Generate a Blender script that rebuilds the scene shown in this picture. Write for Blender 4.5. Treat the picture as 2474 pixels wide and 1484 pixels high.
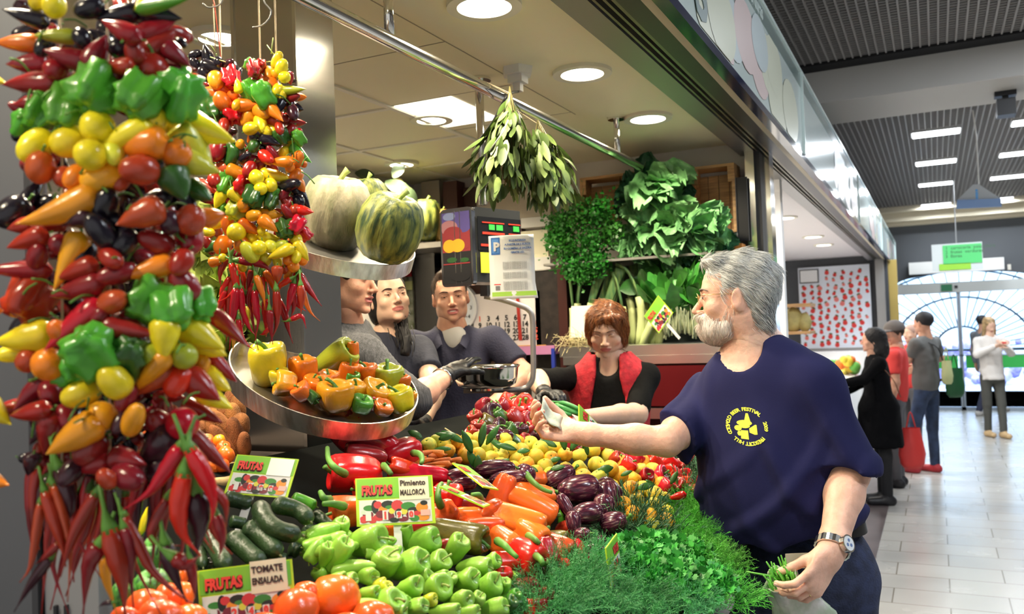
import bpy, math, random
import numpy as np
from math import sin, cos, pi, sqrt, atan2, radians
from mathutils import Vector, Matrix
random.seed(7); RNG = np.random.RandomState(7)
D = bpy.data
for _o in list(D.objects): D.objects.remove(_o)
SC = bpy.context.scene
COL = SC.collection

# ------------------------------------------------------------------ camera
F_PX = 2092.0; CX, CY = 1237.0, 742.0
yv = np.array([1025., -23., -2092.]); yv /= np.linalg.norm(yv)
xv = np.array([4277., 215., 2092.]); xv -= yv*(xv@yv); xv /= np.linalg.norm(xv)
CM = np.array([xv, yv, np.cross(xv, yv)])          # world = CM @ camera
CAMPOS = np.array([0, 0, 1.62])
cam = D.cameras.new('camera'); camo = D.objects.new('camera', cam); COL.objects.link(camo)
m4 = Matrix([[*CM[0], 0], [*CM[1], 0], [*CM[2], 0], [0, 0, 0, 1]]); m4.translation = Vector(CAMPOS)
camo.matrix_world = m4
cam.sensor_width = 23.6; cam.lens = F_PX/2474*23.6; cam.clip_start = .05; cam.clip_end = 200
cam.dof.use_dof = True; cam.dof.focus_distance = 2.1; cam.dof.aperture_fstop = 3.4
SC.camera = camo
# ------------------------------------------------------------------ world, exposure
W = D.worlds.new('world'); SC.world = W; W.use_nodes = True
bg = W.node_tree.nodes['Background']; bg.inputs[0].default_value = (.86, .87, .86, 1); bg.inputs[1].default_value = .50
SC.view_settings.view_transform = 'Standard'; SC.view_settings.look = 'None'
SC.view_settings.gamma = 1; SC.view_settings.exposure = .52; SC.view_settings.use_curve_mapping = False
SC.cycles.use_denoising = True; SC.cycles.max_bounces = 7; SC.cycles.caustics_reflective = False; SC.cycles.caustics_refractive = False
SC.cycles.sample_clamp_indirect = 6
WARM = (1.0, .86, .62); COOL = (.86, .93, 1.0)
def area(name, loc, size, power, col, rot=(0, 0, 0), sizey=None, spread=pi):
    l = D.lights.new(name, 'AREA'); l.energy = power; l.color = col; l.size = size; l.spread = spread
    if sizey: l.shape = 'RECTANGLE'; l.size_y = sizey
    else: l.shape = 'DISK'
    o = D.objects.new(name, l); o.location = loc; o.rotation_euler = rot; COL.objects.link(o); return o
def spot(name, loc, power, col, angle=2.4, blend=.6, rad=.07, rot=(0,0,0)):
    l = D.lights.new(name, 'SPOT'); l.energy = power; l.color = col; l.spot_size = angle; l.spot_blend = blend; l.shadow_soft_size = rad
    o = D.objects.new(name, l); o.location = loc; o.rotation_euler = rot; COL.objects.link(o); return o
CEIL = 2.57
STALL_LAMPS = [(-1.13, y) for y in (-.2, .62, 1.42, 2.2, 2.97, 3.78)]
BACK_LAMPS = [(-1.66, 1.05), (-1.95, 2.0), (-1.95, 3.25), (-2.6, 4.0)]
for x, y in STALL_LAMPS: spot('stall_light', (x, y, CEIL-.02), 50, WARM, angle=2.6, rad=.06)
for x, y in BACK_LAMPS: spot('stall_light', (x, y, CEIL-.03), 62, WARM, angle=2.6, rad=.06)
for x, y in ((-1.2, 4.98), (-1.2, 8.13), (-1.2, 10.2), (-1.22, 11.4), (-2.3, 7.5), (-2.3, 10.)): spot('stall_light', (x, y, CEIL-.03), 60, (1, .93, .82), angle=2.7, rad=.06)  # first one is added by the partition to brighten the white column
HALL_LIGHTS = [(x, y) for x in (.08, .97, 1.86) for y in (9.75, 11.6, 13.5, 16.0)] + [(.95, 5.6), (1.9, 5.6), (.95, 3.4), (.95, 1.2), (1.9, 1.2), (2.8, 3.4)]
for x, y in HALL_LIGHTS: area('hall_light', (x, y, 3.46), .42, 17, COOL, sizey=.18)
area('daylight', (1.0, 22.5, 6.5), 7.0, 1500, (.74, .87, 1.0), sizey=7.0)

# ------------------------------------------------------------------ picture-to-place helpers
def ray(px, py): return CM @ np.array([(px-CX)/F_PX, -(py-CY)/F_PX, -1.])
def P(px, py, d): return CAMPOS + ray(px, py)*d
def atz(px, py, z): r = ray(px, py); return CAMPOS + r*((z-1.62)/r[2])
def atx(px, py, x): r = ray(px, py); return CAMPOS + r*(x/r[0])
def aty(px, py, y): r = ray(px, py); return CAMPOS + r*(y/r[1])
def depth(p): return float(-(CM.T @ (np.array(p)-CAMPOS))[2])
def to_px(p): q = CM.T @ (np.array(p)-CAMPOS); return CX - q[0]/q[2]*F_PX, CY + q[1]/q[2]*F_PX
RIGHT = CM[:, 0]; UP = CM[:, 1]; TOWARD = CM[:, 2]       # directions in the world as the viewer stands
BED_X, BED_Z, BED_S = -.55, 1.04, .5
def bedz(x): return BED_Z + BED_S*(BED_X-x)
def bed(px, py, off=0.):                                  # point on the sloped produce display, lifted by off
    r = ray(px, py); t = (BED_Z+off+BED_S*BED_X-1.62)/(r[2]+BED_S*r[0]); return CAMPOS + r*t

# ------------------------------------------------------------------ materials
MATS = {}
def mat(name, col=(.5, .5, .5), rough=.5, metal=0., var=0., vs=8., bump=0., bs=60., coat=0., emit=0., trans=0., ior=1.45, sss=0., alpha=1., orand=0., spec=.5, sheen=0., stretch=None, var2=None, aniso=0.):
    if name in MATS: return MATS[name]
    m = D.materials.new(name); m.use_nodes = True; nt = m.node_tree; N = nt.nodes; L = nt.links
    b = N['Principled BSDF']; I = b.inputs
    I['Base Color'].default_value = (*col, 1); I['Roughness'].default_value = rough; I['Metallic'].default_value = metal
    I['Specular IOR Level'].default_value = spec; I['IOR'].default_value = ior
    I['Coat Weight'].default_value = coat; I['Coat Roughness'].default_value = .12
    I['Transmission Weight'].default_value = trans; I['Alpha'].default_value = alpha
    I['Sheen Weight'].default_value = sheen; I['Anisotropic'].default_value = aniso
    if sss: I['Subsurface Weight'].default_value = sss; I['Subsurface Radius'].default_value = (.012, .005, .003); I['Subsurface Scale'].default_value = 1.
    if emit: I['Emission Color'].default_value = (*col, 1); I['Emission Strength'].default_value = emit
    tc = N.new('ShaderNodeTexCoord'); src = tc.outputs['Object']
    if stretch:
        mp = N.new('ShaderNodeMapping'); mp.inputs['Scale'].default_value = stretch; L.new(src, mp.inputs[0]); src = mp.outputs[0]
    if var or var2:
        nz = N.new('ShaderNodeTexNoise'); nz.inputs['Scale'].default_value = vs; nz.inputs['Detail'].default_value = 4; L.new(src, nz.inputs[0])
        cr = N.new('ShaderNodeValToRGB'); c = np.array(col)
        c2 = np.array(var2) if var2 is not None else c*(1+var)
        c1 = c if var2 is not None else c*(1-var)
        cr.color_ramp.elements[0].position = .36; cr.color_ramp.elements[1].position = .64
        cr.color_ramp.elements[0].color = (*np.clip(c1, 0, 1), 1); cr.color_ramp.elements[1].color = (*np.clip(c2, 0, 1), 1)
        L.new(nz.outputs[0], cr.inputs[0]); out = cr.outputs[0]
        L.new(out, I['Base Color'])
    else: out = None
    if orand:
        oi = N.new('ShaderNodeObjectInfo'); hs = N.new('ShaderNodeHueSaturation'); mr = N.new('ShaderNodeMapRange')
        mr.inputs['To Min'].default_value = 1-orand; mr.inputs['To Max'].default_value = 1+orand
        L.new(oi.outputs['Random'], mr.inputs[0]); L.new(mr.outputs[0], hs.inputs['Value'])
        m2 = N.new('ShaderNodeMapRange'); m2.inputs['To Min'].default_value = .5-orand*.05; m2.inputs['To Max'].default_value = .5+orand*.05
        L.new(oi.outputs['Random'], m2.inputs[0]); L.new(m2.outputs[0], hs.inputs['Hue'])
        if out: L.new(out, hs.inputs['Color'])
        else: hs.inputs['Color'].default_value = (*col, 1)
        L.new(hs.outputs[0], I['Base Color'])
    if bump:
        n2 = N.new('ShaderNodeTexNoise'); n2.inputs['Scale'].default_value = bs; n2.inputs['Detail'].default_value = 3; L.new(src, n2.inputs[0])
        bp = N.new('ShaderNodeBump'); bp.inputs['Strength'].default_value = bump; bp.inputs['Distance'].default_value = .01
        L.new(n2.outputs[0], bp.inputs['Height']); L.new(bp.outputs[0], I['Normal'])
    MATS[name] = m; return m
steel = mat('brushed_steel', (.74, .72, .68), .32, 1., bump=.04, bs=30, stretch=(60, 60, 1.5))
chrome = mat('chrome', (.78, .77, .74), .12, 1.)
darkmetal = mat('dark_metal', (.06, .06, .065), .35, .6)
greymetal = mat('grey_metal', (.30, .30, .30), .4, .8)
white = mat('white_paint', (.78, .77, .74), .5)
black = mat('black_plastic', (.015, .015, .018), .4)
wood = mat('crate_wood', (.52, .30, .13), .6, var=.25, vs=6, stretch=(1, 12, 12), bump=.1)
string_m = mat('string', (.55, .45, .30), .8)

# ------------------------------------------------------------------ mesh builder
class MB:
    def __init__(s): s.v = []; s.f = []; s.m = []; s.n = 0; s.mi = 0
    def add(s, v, f):
        v = np.asarray(v, float).reshape(-1, 3); s.v.append(v)
        s.f += [tuple(i+s.n for i in q) for q in f]; s.m += [s.mi]*len(f); s.n += len(v); return s
    def box(s, a, b, R=None, bev=0.):
        a = np.array(a, float); b = np.array(b, float); lo = np.minimum(a, b); hi = np.maximum(a, b)
        v = np.array([[(lo, hi)[i][0], (lo, hi)[j][1], (lo, hi)[k][2]] for i in (0, 1) for j in (0, 1) for k in (0, 1)])
        if R is not None: c = (lo+hi)/2; v = (v-c) @ np.array(R).T + c
        return s.add(v, [(0, 1, 3, 2), (4, 6, 7, 5), (0, 4, 5, 1), (2, 3, 7, 6), (0, 2, 6, 4), (1, 5, 7, 3)])
    def quad(s, a, b, c, d): return s.add([a, b, c, d], [(0, 1, 2, 3)])
    def slab(s, a, b, c, d, t):                          # flat plate with thickness t along its normal
        a, b, c, d = map(np.array, (a, b, c, d)); n = np.cross(b-a, d-a); n = n/np.linalg.norm(n)*t
        return s.add([a, b, c, d, a+n, b+n, c+n, d+n], [(3, 2, 1, 0), (4, 5, 6, 7), (0, 1, 5, 4), (1, 2, 6, 5), (2, 3, 7, 6), (3, 0, 4, 7)])
    def tube(s, pts, r, seg=8, cap=True, flat=1.):
        pts = np.array(pts, float); n = len(pts); r = np.ones(n)*r if np.isscalar(r) else np.array(r, float)
        T = np.gradient(pts, axis=0); T /= np.linalg.norm(T, axis=1)[:, None]+1e-12
        u = np.cross(T[0], [0.31, .2, .93]); u /= np.linalg.norm(u)+1e-12; vs = []
        a = np.arange(seg)*2*pi/seg
        for i in range(n):
            u = u - T[i]*(u@T[i]); u /= np.linalg.norm(u)+1e-12; w = np.cross(T[i], u)
            vs.append(pts[i]+r[i]*(np.cos(a)[:, None]*u+flat*np.sin(a)[:, None]*w))
        f = [(i*seg+j, i*seg+(j+1) % seg, (i+1)*seg+(j+1) % seg, (i+1)*seg+j) for i in range(n-1) for j in range(seg)]
        if cap: f += [tuple(range(seg))[::-1], tuple((n-1)*seg+j for j in range(seg))]
        return s.add(np.concatenate(vs), f)
    def grid(s, G, wrapj=False, wrapi=False, flip=False):
        G = np.asarray(G); n, k = G.shape[:2]; f = []
        for i in range(n if wrapi else n-1):
            for j in range(k if wrapj else k-1):
                q = (i*k+j, i*k+(j+1) % k, ((i+1) % n)*k+(j+1) % k, ((i+1) % n)*k+j); f.append(q[::-1] if flip else q)
        return s.add(G.reshape(-1, 3), f)
    def ball(s, c, r, nu=16, nv=10, R=None):
        r = np.ones(3)*r if np.isscalar(r) else np.array(r)
        t = np.linspace(0, pi, nv+1)[:, None]; a = (np.arange(nu)*2*pi/nu)[None]
        G = np.stack([np.sin(t)*np.cos(a), np.sin(t)*np.sin(a), np.cos(t)+0*a], -1)*r
        if R is not None: G = G @ np.array(R).T
        return s.grid(G+np.array(c), wrapj=True, flip=True)
    def disc(s, c, r, z0, z1, seg=32, r2=None):
        r2 = r if r2 is None else r2; a = np.arange(seg)*2*pi/seg; c = np.array(c, float)
        A = np.stack([c[0]+r*np.cos(a), c[1]+r*np.sin(a), np.full(seg, z0)], 1); B = np.stack([c[0]+r2*np.cos(a), c[1]+r2*np.sin(a), np.full(seg, z1)], 1)
        return s.add(np.concatenate([A, B]), [tuple(range(seg))[::-1], tuple(range(seg, 2*seg))]+[(i, (i+1) % seg, seg+(i+1) % seg, seg+i) for i in range(seg)])
    def ring(s, c, ri, ro, z0, z1, seg=32):
        a = np.arange(seg)*2*pi/seg; G = []
        for r, z in ((ri, z0), (ro, z0), (ro, z1), (ri, z1)): G.append(np.stack([c[0]+r*np.cos(a), c[1]+r*np.sin(a), np.full(seg, z)], 1))
        return s.grid(np.array(G), wrapj=True, wrapi=True)
    def mesh(s, name, smooth=True):
        me = D.meshes.new(name); V = np.concatenate(s.v) if s.v else np.zeros((0, 3))
        me.vertices.add(len(V)); me.vertices.foreach_set('co', V.ravel())
        ln = np.array([len(q) for q in s.f]); li = np.fromiter((i for q in s.f for i in q), dtype=np.int32)
        me.loops.add(len(li)); me.loops.foreach_set('vertex_index', li)
        me.polygons.add(len(ln)); me.polygons.foreach_set('loop_start', np.concatenate([[0], np.cumsum(ln)[:-1]]).astype(np.int32))
        me.polygons.foreach_set('loop_total', ln.astype(np.int32))
        me.polygons.foreach_set('material_index', np.array(s.m, dtype=np.int32))
        me.update(calc_edges=True); me.validate()
        me.polygons.foreach_set('use_smooth', np.full(len(me.polygons), bool(smooth)))
        return me
def link(name, me, mats=None, parent=None, loc=None, M=None):
    if mats is not None:
        for k in (mats if isinstance(mats, (list, tuple)) else [mats]): me.materials.append(k)
    o = D.objects.new(name, me); COL.objects.link(o)
    if M is not None: o.matrix_basis = M
    elif loc is not None: o.location = Vector(loc)
    if parent is not None: o.parent = parent
    return o
def build(mb, name, mats, parent=None, smooth=False, sharp=None, loc=None, M=None):
    me = mb.mesh(name, smooth)
    if loc is not None and M is None:                     # mesh given in world coordinates, origin moved to loc
        v = np.zeros(len(me.vertices)*3); me.vertices.foreach_get('co', v); v = v.reshape(-1, 3)-np.array(loc); me.vertices.foreach_set('co', v.ravel())
    o = link(name, me, mats, parent, loc, M)
    if smooth and sharp:
        me.set_sharp_from_angle(angle=radians(sharp))
    return o
def tag(o, label=None, cat=None, group=None, kind=None):
    if label: o['label'] = label
    if cat: o['category'] = cat
    if group: o['group'] = group
    if kind: o['kind'] = kind
    return o
def empty(name, loc, label=None, cat=None, group=None, rz=0.):
    o = D.objects.new(name, None); o.location = Vector([float(q) for q in loc]); o.rotation_euler.z = rz; o.empty_display_size = .05; COL.objects.link(o)
    return tag(o, label, cat, group)
def struct(mb, name, mats, smooth=False, parent=None, sharp=None):
    o = build(mb, name, mats, parent, smooth, sharp)
    if parent is None: o['kind'] = 'structure'
    return o
def part(mb, name, mats, parent, smooth=False, sharp=None, label=None):  # mesh given in world coordinates under a thing that is not rotated
    p = parent; off = np.zeros(3)
    while p is not None: off = off+np.array(p.location); p = p.parent
    me = mb.mesh(name, smooth)
    v = np.zeros(len(me.vertices)*3); me.vertices.foreach_get('co', v); v = v.reshape(-1, 3)-off; me.vertices.foreach_set('co', v.ravel())
    o = link(name, me, mats, parent)
    if smooth and sharp: me.set_sharp_from_angle(angle=radians(sharp))
    if label: o['label'] = label
    return o
def bezier(pts, n=12):
    pts = np.array(pts, float)                            # Catmull-Rom through the points
    if len(pts) == 2: return np.linspace(pts[0], pts[1], n)
    Q = np.vstack([2*pts[0]-pts[1], pts, 2*pts[-1]-pts[-2]]); out = []
    for i in range(len(pts)-1):
        p0, p1, p2, p3 = Q[i:i+4]; k = max(2, n//(len(pts)-1))
        for t in np.linspace(0, 1, k, endpoint=(i == len(pts)-2)):
            out.append(.5*((2*p1)+(-p0+p2)*t+(2*p0-5*p1+4*p2-p3)*t*t+(-p0+3*p1-3*p2+p3)*t**3))
    return np.array(out)
def text_mb(txt, size, O, ux, uy, depth=.0008, align='LEFT', bold=0.):
    """lettering as solid geometry: O origin, ux reading direction, uy up direction"""
    cu = D.curves.new('t', 'FONT'); cu.body = txt; cu.size = size; cu.extrude = depth/2; cu.align_x = align; cu.resolution_u = 2; cu.offset = bold
    o = D.objects.new('t', cu); COL.objects.link(o)
    dg = bpy.context.evaluated_depsgraph_get(); me = D.meshes.new_from_object(o.evaluated_get(dg))
    v = np.zeros(len(me.vertices)*3); me.vertices.foreach_get('co', v); v = v.reshape(-1, 3)
    f = [tuple(p.vertices) for p in me.polygons]
    D.objects.remove(o); D.curves.remove(cu); D.meshes.remove(me)
    ux = np.array(ux)/np.linalg.norm(ux); uy = np.array(uy)/np.linalg.norm(uy); uz = np.cross(ux, uy)
    return v[:, :1]*ux+v[:, 1:2]*uy+v[:, 2:]*uz+np.array(O), f
ORD = ['first', 'second', 'third', 'fourth', 'fifth', 'sixth', 'seventh', 'eighth', 'ninth', 'tenth', 'eleventh', 'twelfth', 'thirteenth', 'fourteenth', 'fifteenth', 'sixteenth', 'seventeenth', 'eighteenth', 'nineteenth', 'twentieth']
def row_labels(objs, what, where, rowpx=70):
    """label every member of a pile by its row (front to back) and its place in the row"""
    it = sorted(((*to_px(np.array(o.matrix_basis.translation)), o) for o in objs), key=lambda t: -t[1])
    rows = []; n = max(1, round(len(it)**.5)) if rowpx is None else None
    for x, y, o in it:
        if rows and rows[-1][0][1]-y < rowpx: rows[-1].append((x, y, o))
        else: rows.append([(x, y, o)])
    for i, r in enumerate(rows):
        r.sort(key=lambda t: t[0])
        for j, (x, y, o) in enumerate(r):
            w = what(o) if callable(what) else what
            rr = ('front row' if i == 0 else 'back row' if i == len(rows)-1 else ORD[i]+' row back') if len(rows) > 1 else 'row'
            pos = 'leftmost' if j == 0 else 'rightmost' if j == len(r)-1 else ORD[min(j, 19)]+' from left'
            o['label'] = f"{w}, {pos} in {rr}, {where}"
# ================================================================== THE SETTING
tile = mat('floor_tile', (.50, .50, .47), .22, spec=.5)
def _tile_nodes():
    nt = tile.node_tree; N = nt.nodes; L = nt.links; b = N['Principled BSDF']
    tc = N.new('ShaderNodeTexCoord'); mp = N.new('ShaderNodeMapping'); mp.inputs['Scale'].default_value = (1, 1, 1)
    br = N.new('ShaderNodeTexBrick'); br.offset = .5; br.inputs['Color1'].default_value = (.44, .43, .40, 1); br.inputs['Color2'].default_value = (.38, .375, .355, 1)
    br.inputs['Mortar'].default_value = (.17, .15, .12, 1); br.inputs['Scale'].default_value = 1; br.inputs['Mortar Size'].default_value = .0045
    br.inputs['Brick Width'].default_value = .6; br.inputs['Row Height'].default_value = .3; br.inputs['Mortar Smooth'].default_value = .3
    L.new(tc.outputs['Object'], mp.inputs[0]); L.new(mp.outputs[0], br.inputs[0]); L.new(br.outputs[0], b.inputs['Base Color'])
    nz = N.new('ShaderNodeTexNoise'); nz.inputs['Scale'].default_value = 3; L.new(tc.outputs['Object'], nz.inputs[0])
    mr = N.new('ShaderNodeMapRange'); mr.inputs['To Min'].default_value = .16; mr.inputs['To Max'].default_value = .34; L.new(nz.outputs[0], mr.inputs[0]); L.new(mr.outputs[0], b.inputs['Roughness'])
_tile_nodes()
m = MB().box((-.44, -2.5, -.05), (4.5, 21, 0)); struct(m, 'floor', tile)
dk_tile = mat('dark_tile', (.10, .08, .08), .3, var=.3, vs=3)
m = MB().box((-3.6, -2.5, -.05), (-.44, 16.6, .002)); struct(m, 'floor_stall', dk_tile)
# hall ceiling: open grille below a dark void
void = mat('ceiling_void', (.09, .09, .10), .9)
grille = mat('ceiling_grille', (.34, .33, .33), .5)
m = MB().box((-3.6, -2.5, 3.80), (4.5, 16.7, 3.85)); struct(m, 'ceiling', void)
def hall_grille(y0, y1):
    g = MB()
    x = -.9
    while x < 4.4: g.box((x, y0, 3.50), (x+.011, y1, 3.53)); x += .055
    y = y0
    while y < y1: g.box((-.9, y, 3.51), (4.4, y+.008, 3.535)); y += .05
    o = struct(g, 'ceiling_grille', grille)
    o['label'] = 'grey open grille of the hall ceiling'
hall_grille(-2, 6.66); hall_grille(7.7, 16.3)
m = MB().box((4.4, -2.5, 0), (4.5, 16.7, 3.5)); struct(m, 'wall_right', mat('opposite_wall', (.17, .15, .13), .6, var=.5, vs=.8))
beamc = mat('beam_paint', (.50, .49, .47), .6)
m = MB().box((-3.6, 6.84, 3.25), (4.5, 7.64, 3.80)); struct(m, 'trim_1', beamc)
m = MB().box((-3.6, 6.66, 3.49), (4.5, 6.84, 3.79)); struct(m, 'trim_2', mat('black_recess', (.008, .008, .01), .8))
soff = mat('soffit_paint', (.74, .66, .50), .6)
m = MB().box((-3.6, 16.3, 3.28), (4.5, 16.66, 3.80)); m.box((-3.6, 16.05, 3.42), (4.5, 16.3, 3.8)); m.box((-3.6, 16.5, 3.22), (4.5, 16.66, 3.28)); struct(m, 'trim_3', soff)
tube_m = mat('lamp_glow_cool', (.93, .97, 1.), emit=7.)
for i, (x, y) in enumerate(HALL_LIGHTS):
    m = MB().box((x-.23, y-.14, 3.478), (x+.23, y+.14, 3.545))
    t = empty('ceiling_light', (x, y, 3.54), cat='light', group='square hall ceiling lights')
    side = 'stall side column' if x < .5 else 'middle column' if x < 1.5 else 'right column'
    t['label'] = 'rectangular ceiling light panel, %s, %s' % (side, {9.75: 'just past the beam', 11.6: 'second past the beam', 13.5: 'third past the beam', 16.0: 'last before the entrance', 5.6: 'just before the beam', 3.4: 'well before the beam', 1.2: 'overhead near the viewer'}.get(y))
    part(m, 'housing', mat('lamp_housing', (.5, .5, .5), .5), t)
    part(MB().box((x-.215, y-.125, 3.470), (x+.215, y+.125, 3.479)), 'glow_face', tube_m, t)
# entrance wall with glass doors
wallg = mat('slate_wall', (.075, .08, .088), .55)
YE = 16.7
def wallbox(x0, x1, z0, z1, m, d=.12): m.box((x0, YE, z0), (x1, YE+d, z1))
m = MB(); 
wallbox(-3.6, -.62, 0, 3.3, m); wallbox(-.62, 4.5, 2.38, 3.3, m); wallbox(3.2, 4.5, 0, 2.38, m)
struct(m, 'wall_back', wallg)
lint = mat('door_frame_grey', (.60, .62, .60), .4, .2)
m = MB(); m.box((-.70, YE-.10, 2.02), (3.3, YE+.1, 2.20)); struct(m, 'trim_4', lint)
# arched fanlight over the lintel: slate wall pieces cut to an arch
m = MB(); cx = .45; n = 24; 
for i in range(n):
    a0, a1 = pi*i/n, pi*(i+1)/n
    p0 = (cx+1.05*cos(a0), 2.20+.17*sin(a0)); p1 = (cx+1.05*cos(a1), 2.20+.17*sin(a1))
    m.add([(p0[0], YE-.01, p0[1]), (p1[0], YE-.01, p1[1]), (p1[0], YE-.01, 2.40), (p0[0], YE-.01, 2.40), (p0[0], YE+.05, p0[1]), (p1[0], YE+.05, p1[1]), (p1[0], YE+.05, 2.40), (p0[0], YE+.05, 2.40)], [(0, 3, 2, 1), (4, 5, 6, 7), (0, 1, 5, 4)])
m.box((-.62, YE-.01, 2.2), (cx-1.05, YE+.05, 2.4)); m.box((cx+1.05, YE-.01, 2.2), (3.2, YE+.05, 2.4))
struct(m, 'wall_fanlight', wallg)
glass = mat('door_glass', (.90, .97, 1.), .02, trans=1., ior=1.05, alpha=1.)
m = MB().box((-.60, YE+.02, .02), (3.2, YE+.03, 2.38)); struct(m, 'window_1', glass)
m = MB()
for x in (-.66, .34, .37, 1.35, 2.3, 3.2): m.box((x-.02, YE-.02, 0), (x+.02, YE+.04, 2.1))
m.box((-.66, YE-.02, 0), (3.2, YE+.04, .06)); m.box((-.66, YE-.02, .93), (3.2, YE+.04, .95)); 
struct(m, 'door_1', mat('door_bar', (.42, .5, .6), .3, .8))
gband = mat('green_film', (.05, .55, .10), .5)
for x0, x1 in ((-.55, .30), (.42, 1.32), (1.4, 2.25)):
    o = build(MB().box((x0, YE-.015, .72), (x1, YE-.010, .93)), 'door_sticker', gband); tag(o, 'green film band on the %s glass door leaf' % {-.55: 'left', .42: 'middle', 1.4: 'right'}[x0], 'sticker')
# outside the doors: street, iron fan structure, planting
m = MB().box((-6, YE+.2, -.05), (8, 34, 0)); struct(m, 'floor_outside', mat('outside_paving', (.55, .6, .72), .6, var=.2, vs=2))
sky_b = mat('outside_facade', (.60, .76, .92), .7, var2=(.92, .96, .98), vs=1.3)
m = MB().box((-7, 27, 0), (9, 27.2, 6)); o = build(m, 'building', sky_b); tag(o, 'pale blue building seen outside through the glass doors', 'building')
fan = MB(); c0 = np.array([.45, 20., .9])
for i in range(27):
    a = pi*(i+.0)/26; fan.tube([c0+.5*np.array([cos(a), 0, sin(a)]), c0+3.4*np.array([cos(a), 0, .75*sin(a)])], .012, 5)
for r in (.5, 1.3, 2.2, 3.4):
    fan.tube([c0+r*np.array([cos(a), 0, (1 if r < 1 else .85 if r < 2 else .75)*sin(a)]) for a in np.linspace(0, pi, 25)], .022, 5)
for x in (-2.9, 3.8): fan.tube([(x, 20, 0), (x, 20, .95)], .03, 6)
fan.tube([(-3, 20, .92), (3.9, 20, .92)], .03, 6)
o = build(fan, 'iron_arch', mat('arch_iron', (.10, .16, .22), .5, .5), smooth=True); tag(o, 'spoked iron arch seen outside through the entrance glass', 'arch')
m = MB(); 
for k in range(260):
    p = np.array([random.uniform(-2.4, 3.5), random.uniform(22.5, 24), random.uniform(.05, 1.0)]); m.ball(p, random.uniform(.05, .16), 6, 4)
o = build(m, 'planting', mat('outside_plants', (.22, .20, .62), .7, var2=(.75, .72, .95), vs=3), smooth=True); tag(o, 'purple and white planting beyond the entrance doors', 'plants', kind='stuff')

# ---- the fruit stall shell
cream = mat('stall_ceiling_paint', (.88, .83, .60), .5)
m = MB().box((-2.92, -2.4, CEIL), (-.88, 4.62, CEIL+.06)); struct(m, 'ceiling_stall', cream)
m = MB(); tb = .012
for x in (-1.99, -2.6): m.box((x-tb, -2.4, CEIL-.008), (x+tb, 4.6, CEIL))
for y in (-1.2, -.58, .04, .66, 1.28, 1.9, 2.52-.0, 3.0, 3.6, 4.17): m.box((-2.9, y-tb, CEIL-.007), (-1.99, y+tb, CEIL))
struct(m, 'trim_5', mat('ceiling_bar', (.86, .84, .74), .5))
m = MB()
for x in (-1.39,): m.box((x-.002, -.5, CEIL-.0012), (x+.002, 3.55, CEIL))
for y in (1.3, 2.42, 2.98, 3.5): m.box((-1.99, y-.002, CEIL-.0012), (-1.39, y+.002, CEIL))
struct(m, 'trim_6', mat('panel_joint', (.36, .33, .24), .7))
wallw = mat('stall_wall_paint', (.70, .66, .60), .6)
m = MB().box((-3.0, -2.4, 0), (-2.92, 4.7, CEIL+.06)); struct(m, 'wall_left', wallw)
m = MB().box((-2.92, 4.62, 0), (-.80, 4.70, CEIL+.06)); struct(m, 'wall_end', wallw)
m = MB(); m.box((-2.7, 4.56, .9), (-2.15, 4.62, 2.5)); struct(m, 'trim_7', mat('dark_brown_board', (.055, .022, .016), .5, var=.3))
# frame posts at the end of the stall
m = MB(); m.box((-.845, 4.50, 0), (-.80, 4.60, 2.52)); m.box((-.775, 4.60, 0), (-.74, 4.72, 2.52)); struct(m, 'trim_8', chrome)
m = MB(); m.box((-.80, 4.53, 0), (-.775, 4.66, 2.52)); struct(m, 'trim_9', darkmetal)
# header: shutter track, beige strip, blue lower edge
def bar(x0, x1, z0, z1, name, mt, y0=-2.4, y1=16.3): struct(MB().box((x0, y0, z0), (x1, y1, z1)), name, mt)
bar(-.885, -.80, 2.50, 2.70, 'trim_10', greymetal)
m = MB()
m.box((-.80, -2.4, 2.53), (-.735, 16.3, 2.7)); m.box((-.790, -2.4, 2.50), (-.782, 16.3, 2.53)); m.box((-.765, -2.4, 2.50), (-.757, 16.3, 2.53)); m.box((-.745, -2.4, 2.50), (-.735, 16.3, 2.53))
struct(m, 'trim_11', mat('track_metal', (.20, .19, .15), .35, .8))
bar(-.735, -.672, 2.50, 2.72, 'trim_12', mat('track_cover', (.055, .055, .06), .4, .5))
bar(-.672, -.622, 2.495, 2.74, 'trim_13', mat('beige_strip', (.56, .50, .38), .5))
bar(-.622, -.583, 2.462, 2.493, 'trim_14', mat('navy_gloss', (.012, .016, .05), .12, spec=.8))
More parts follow.
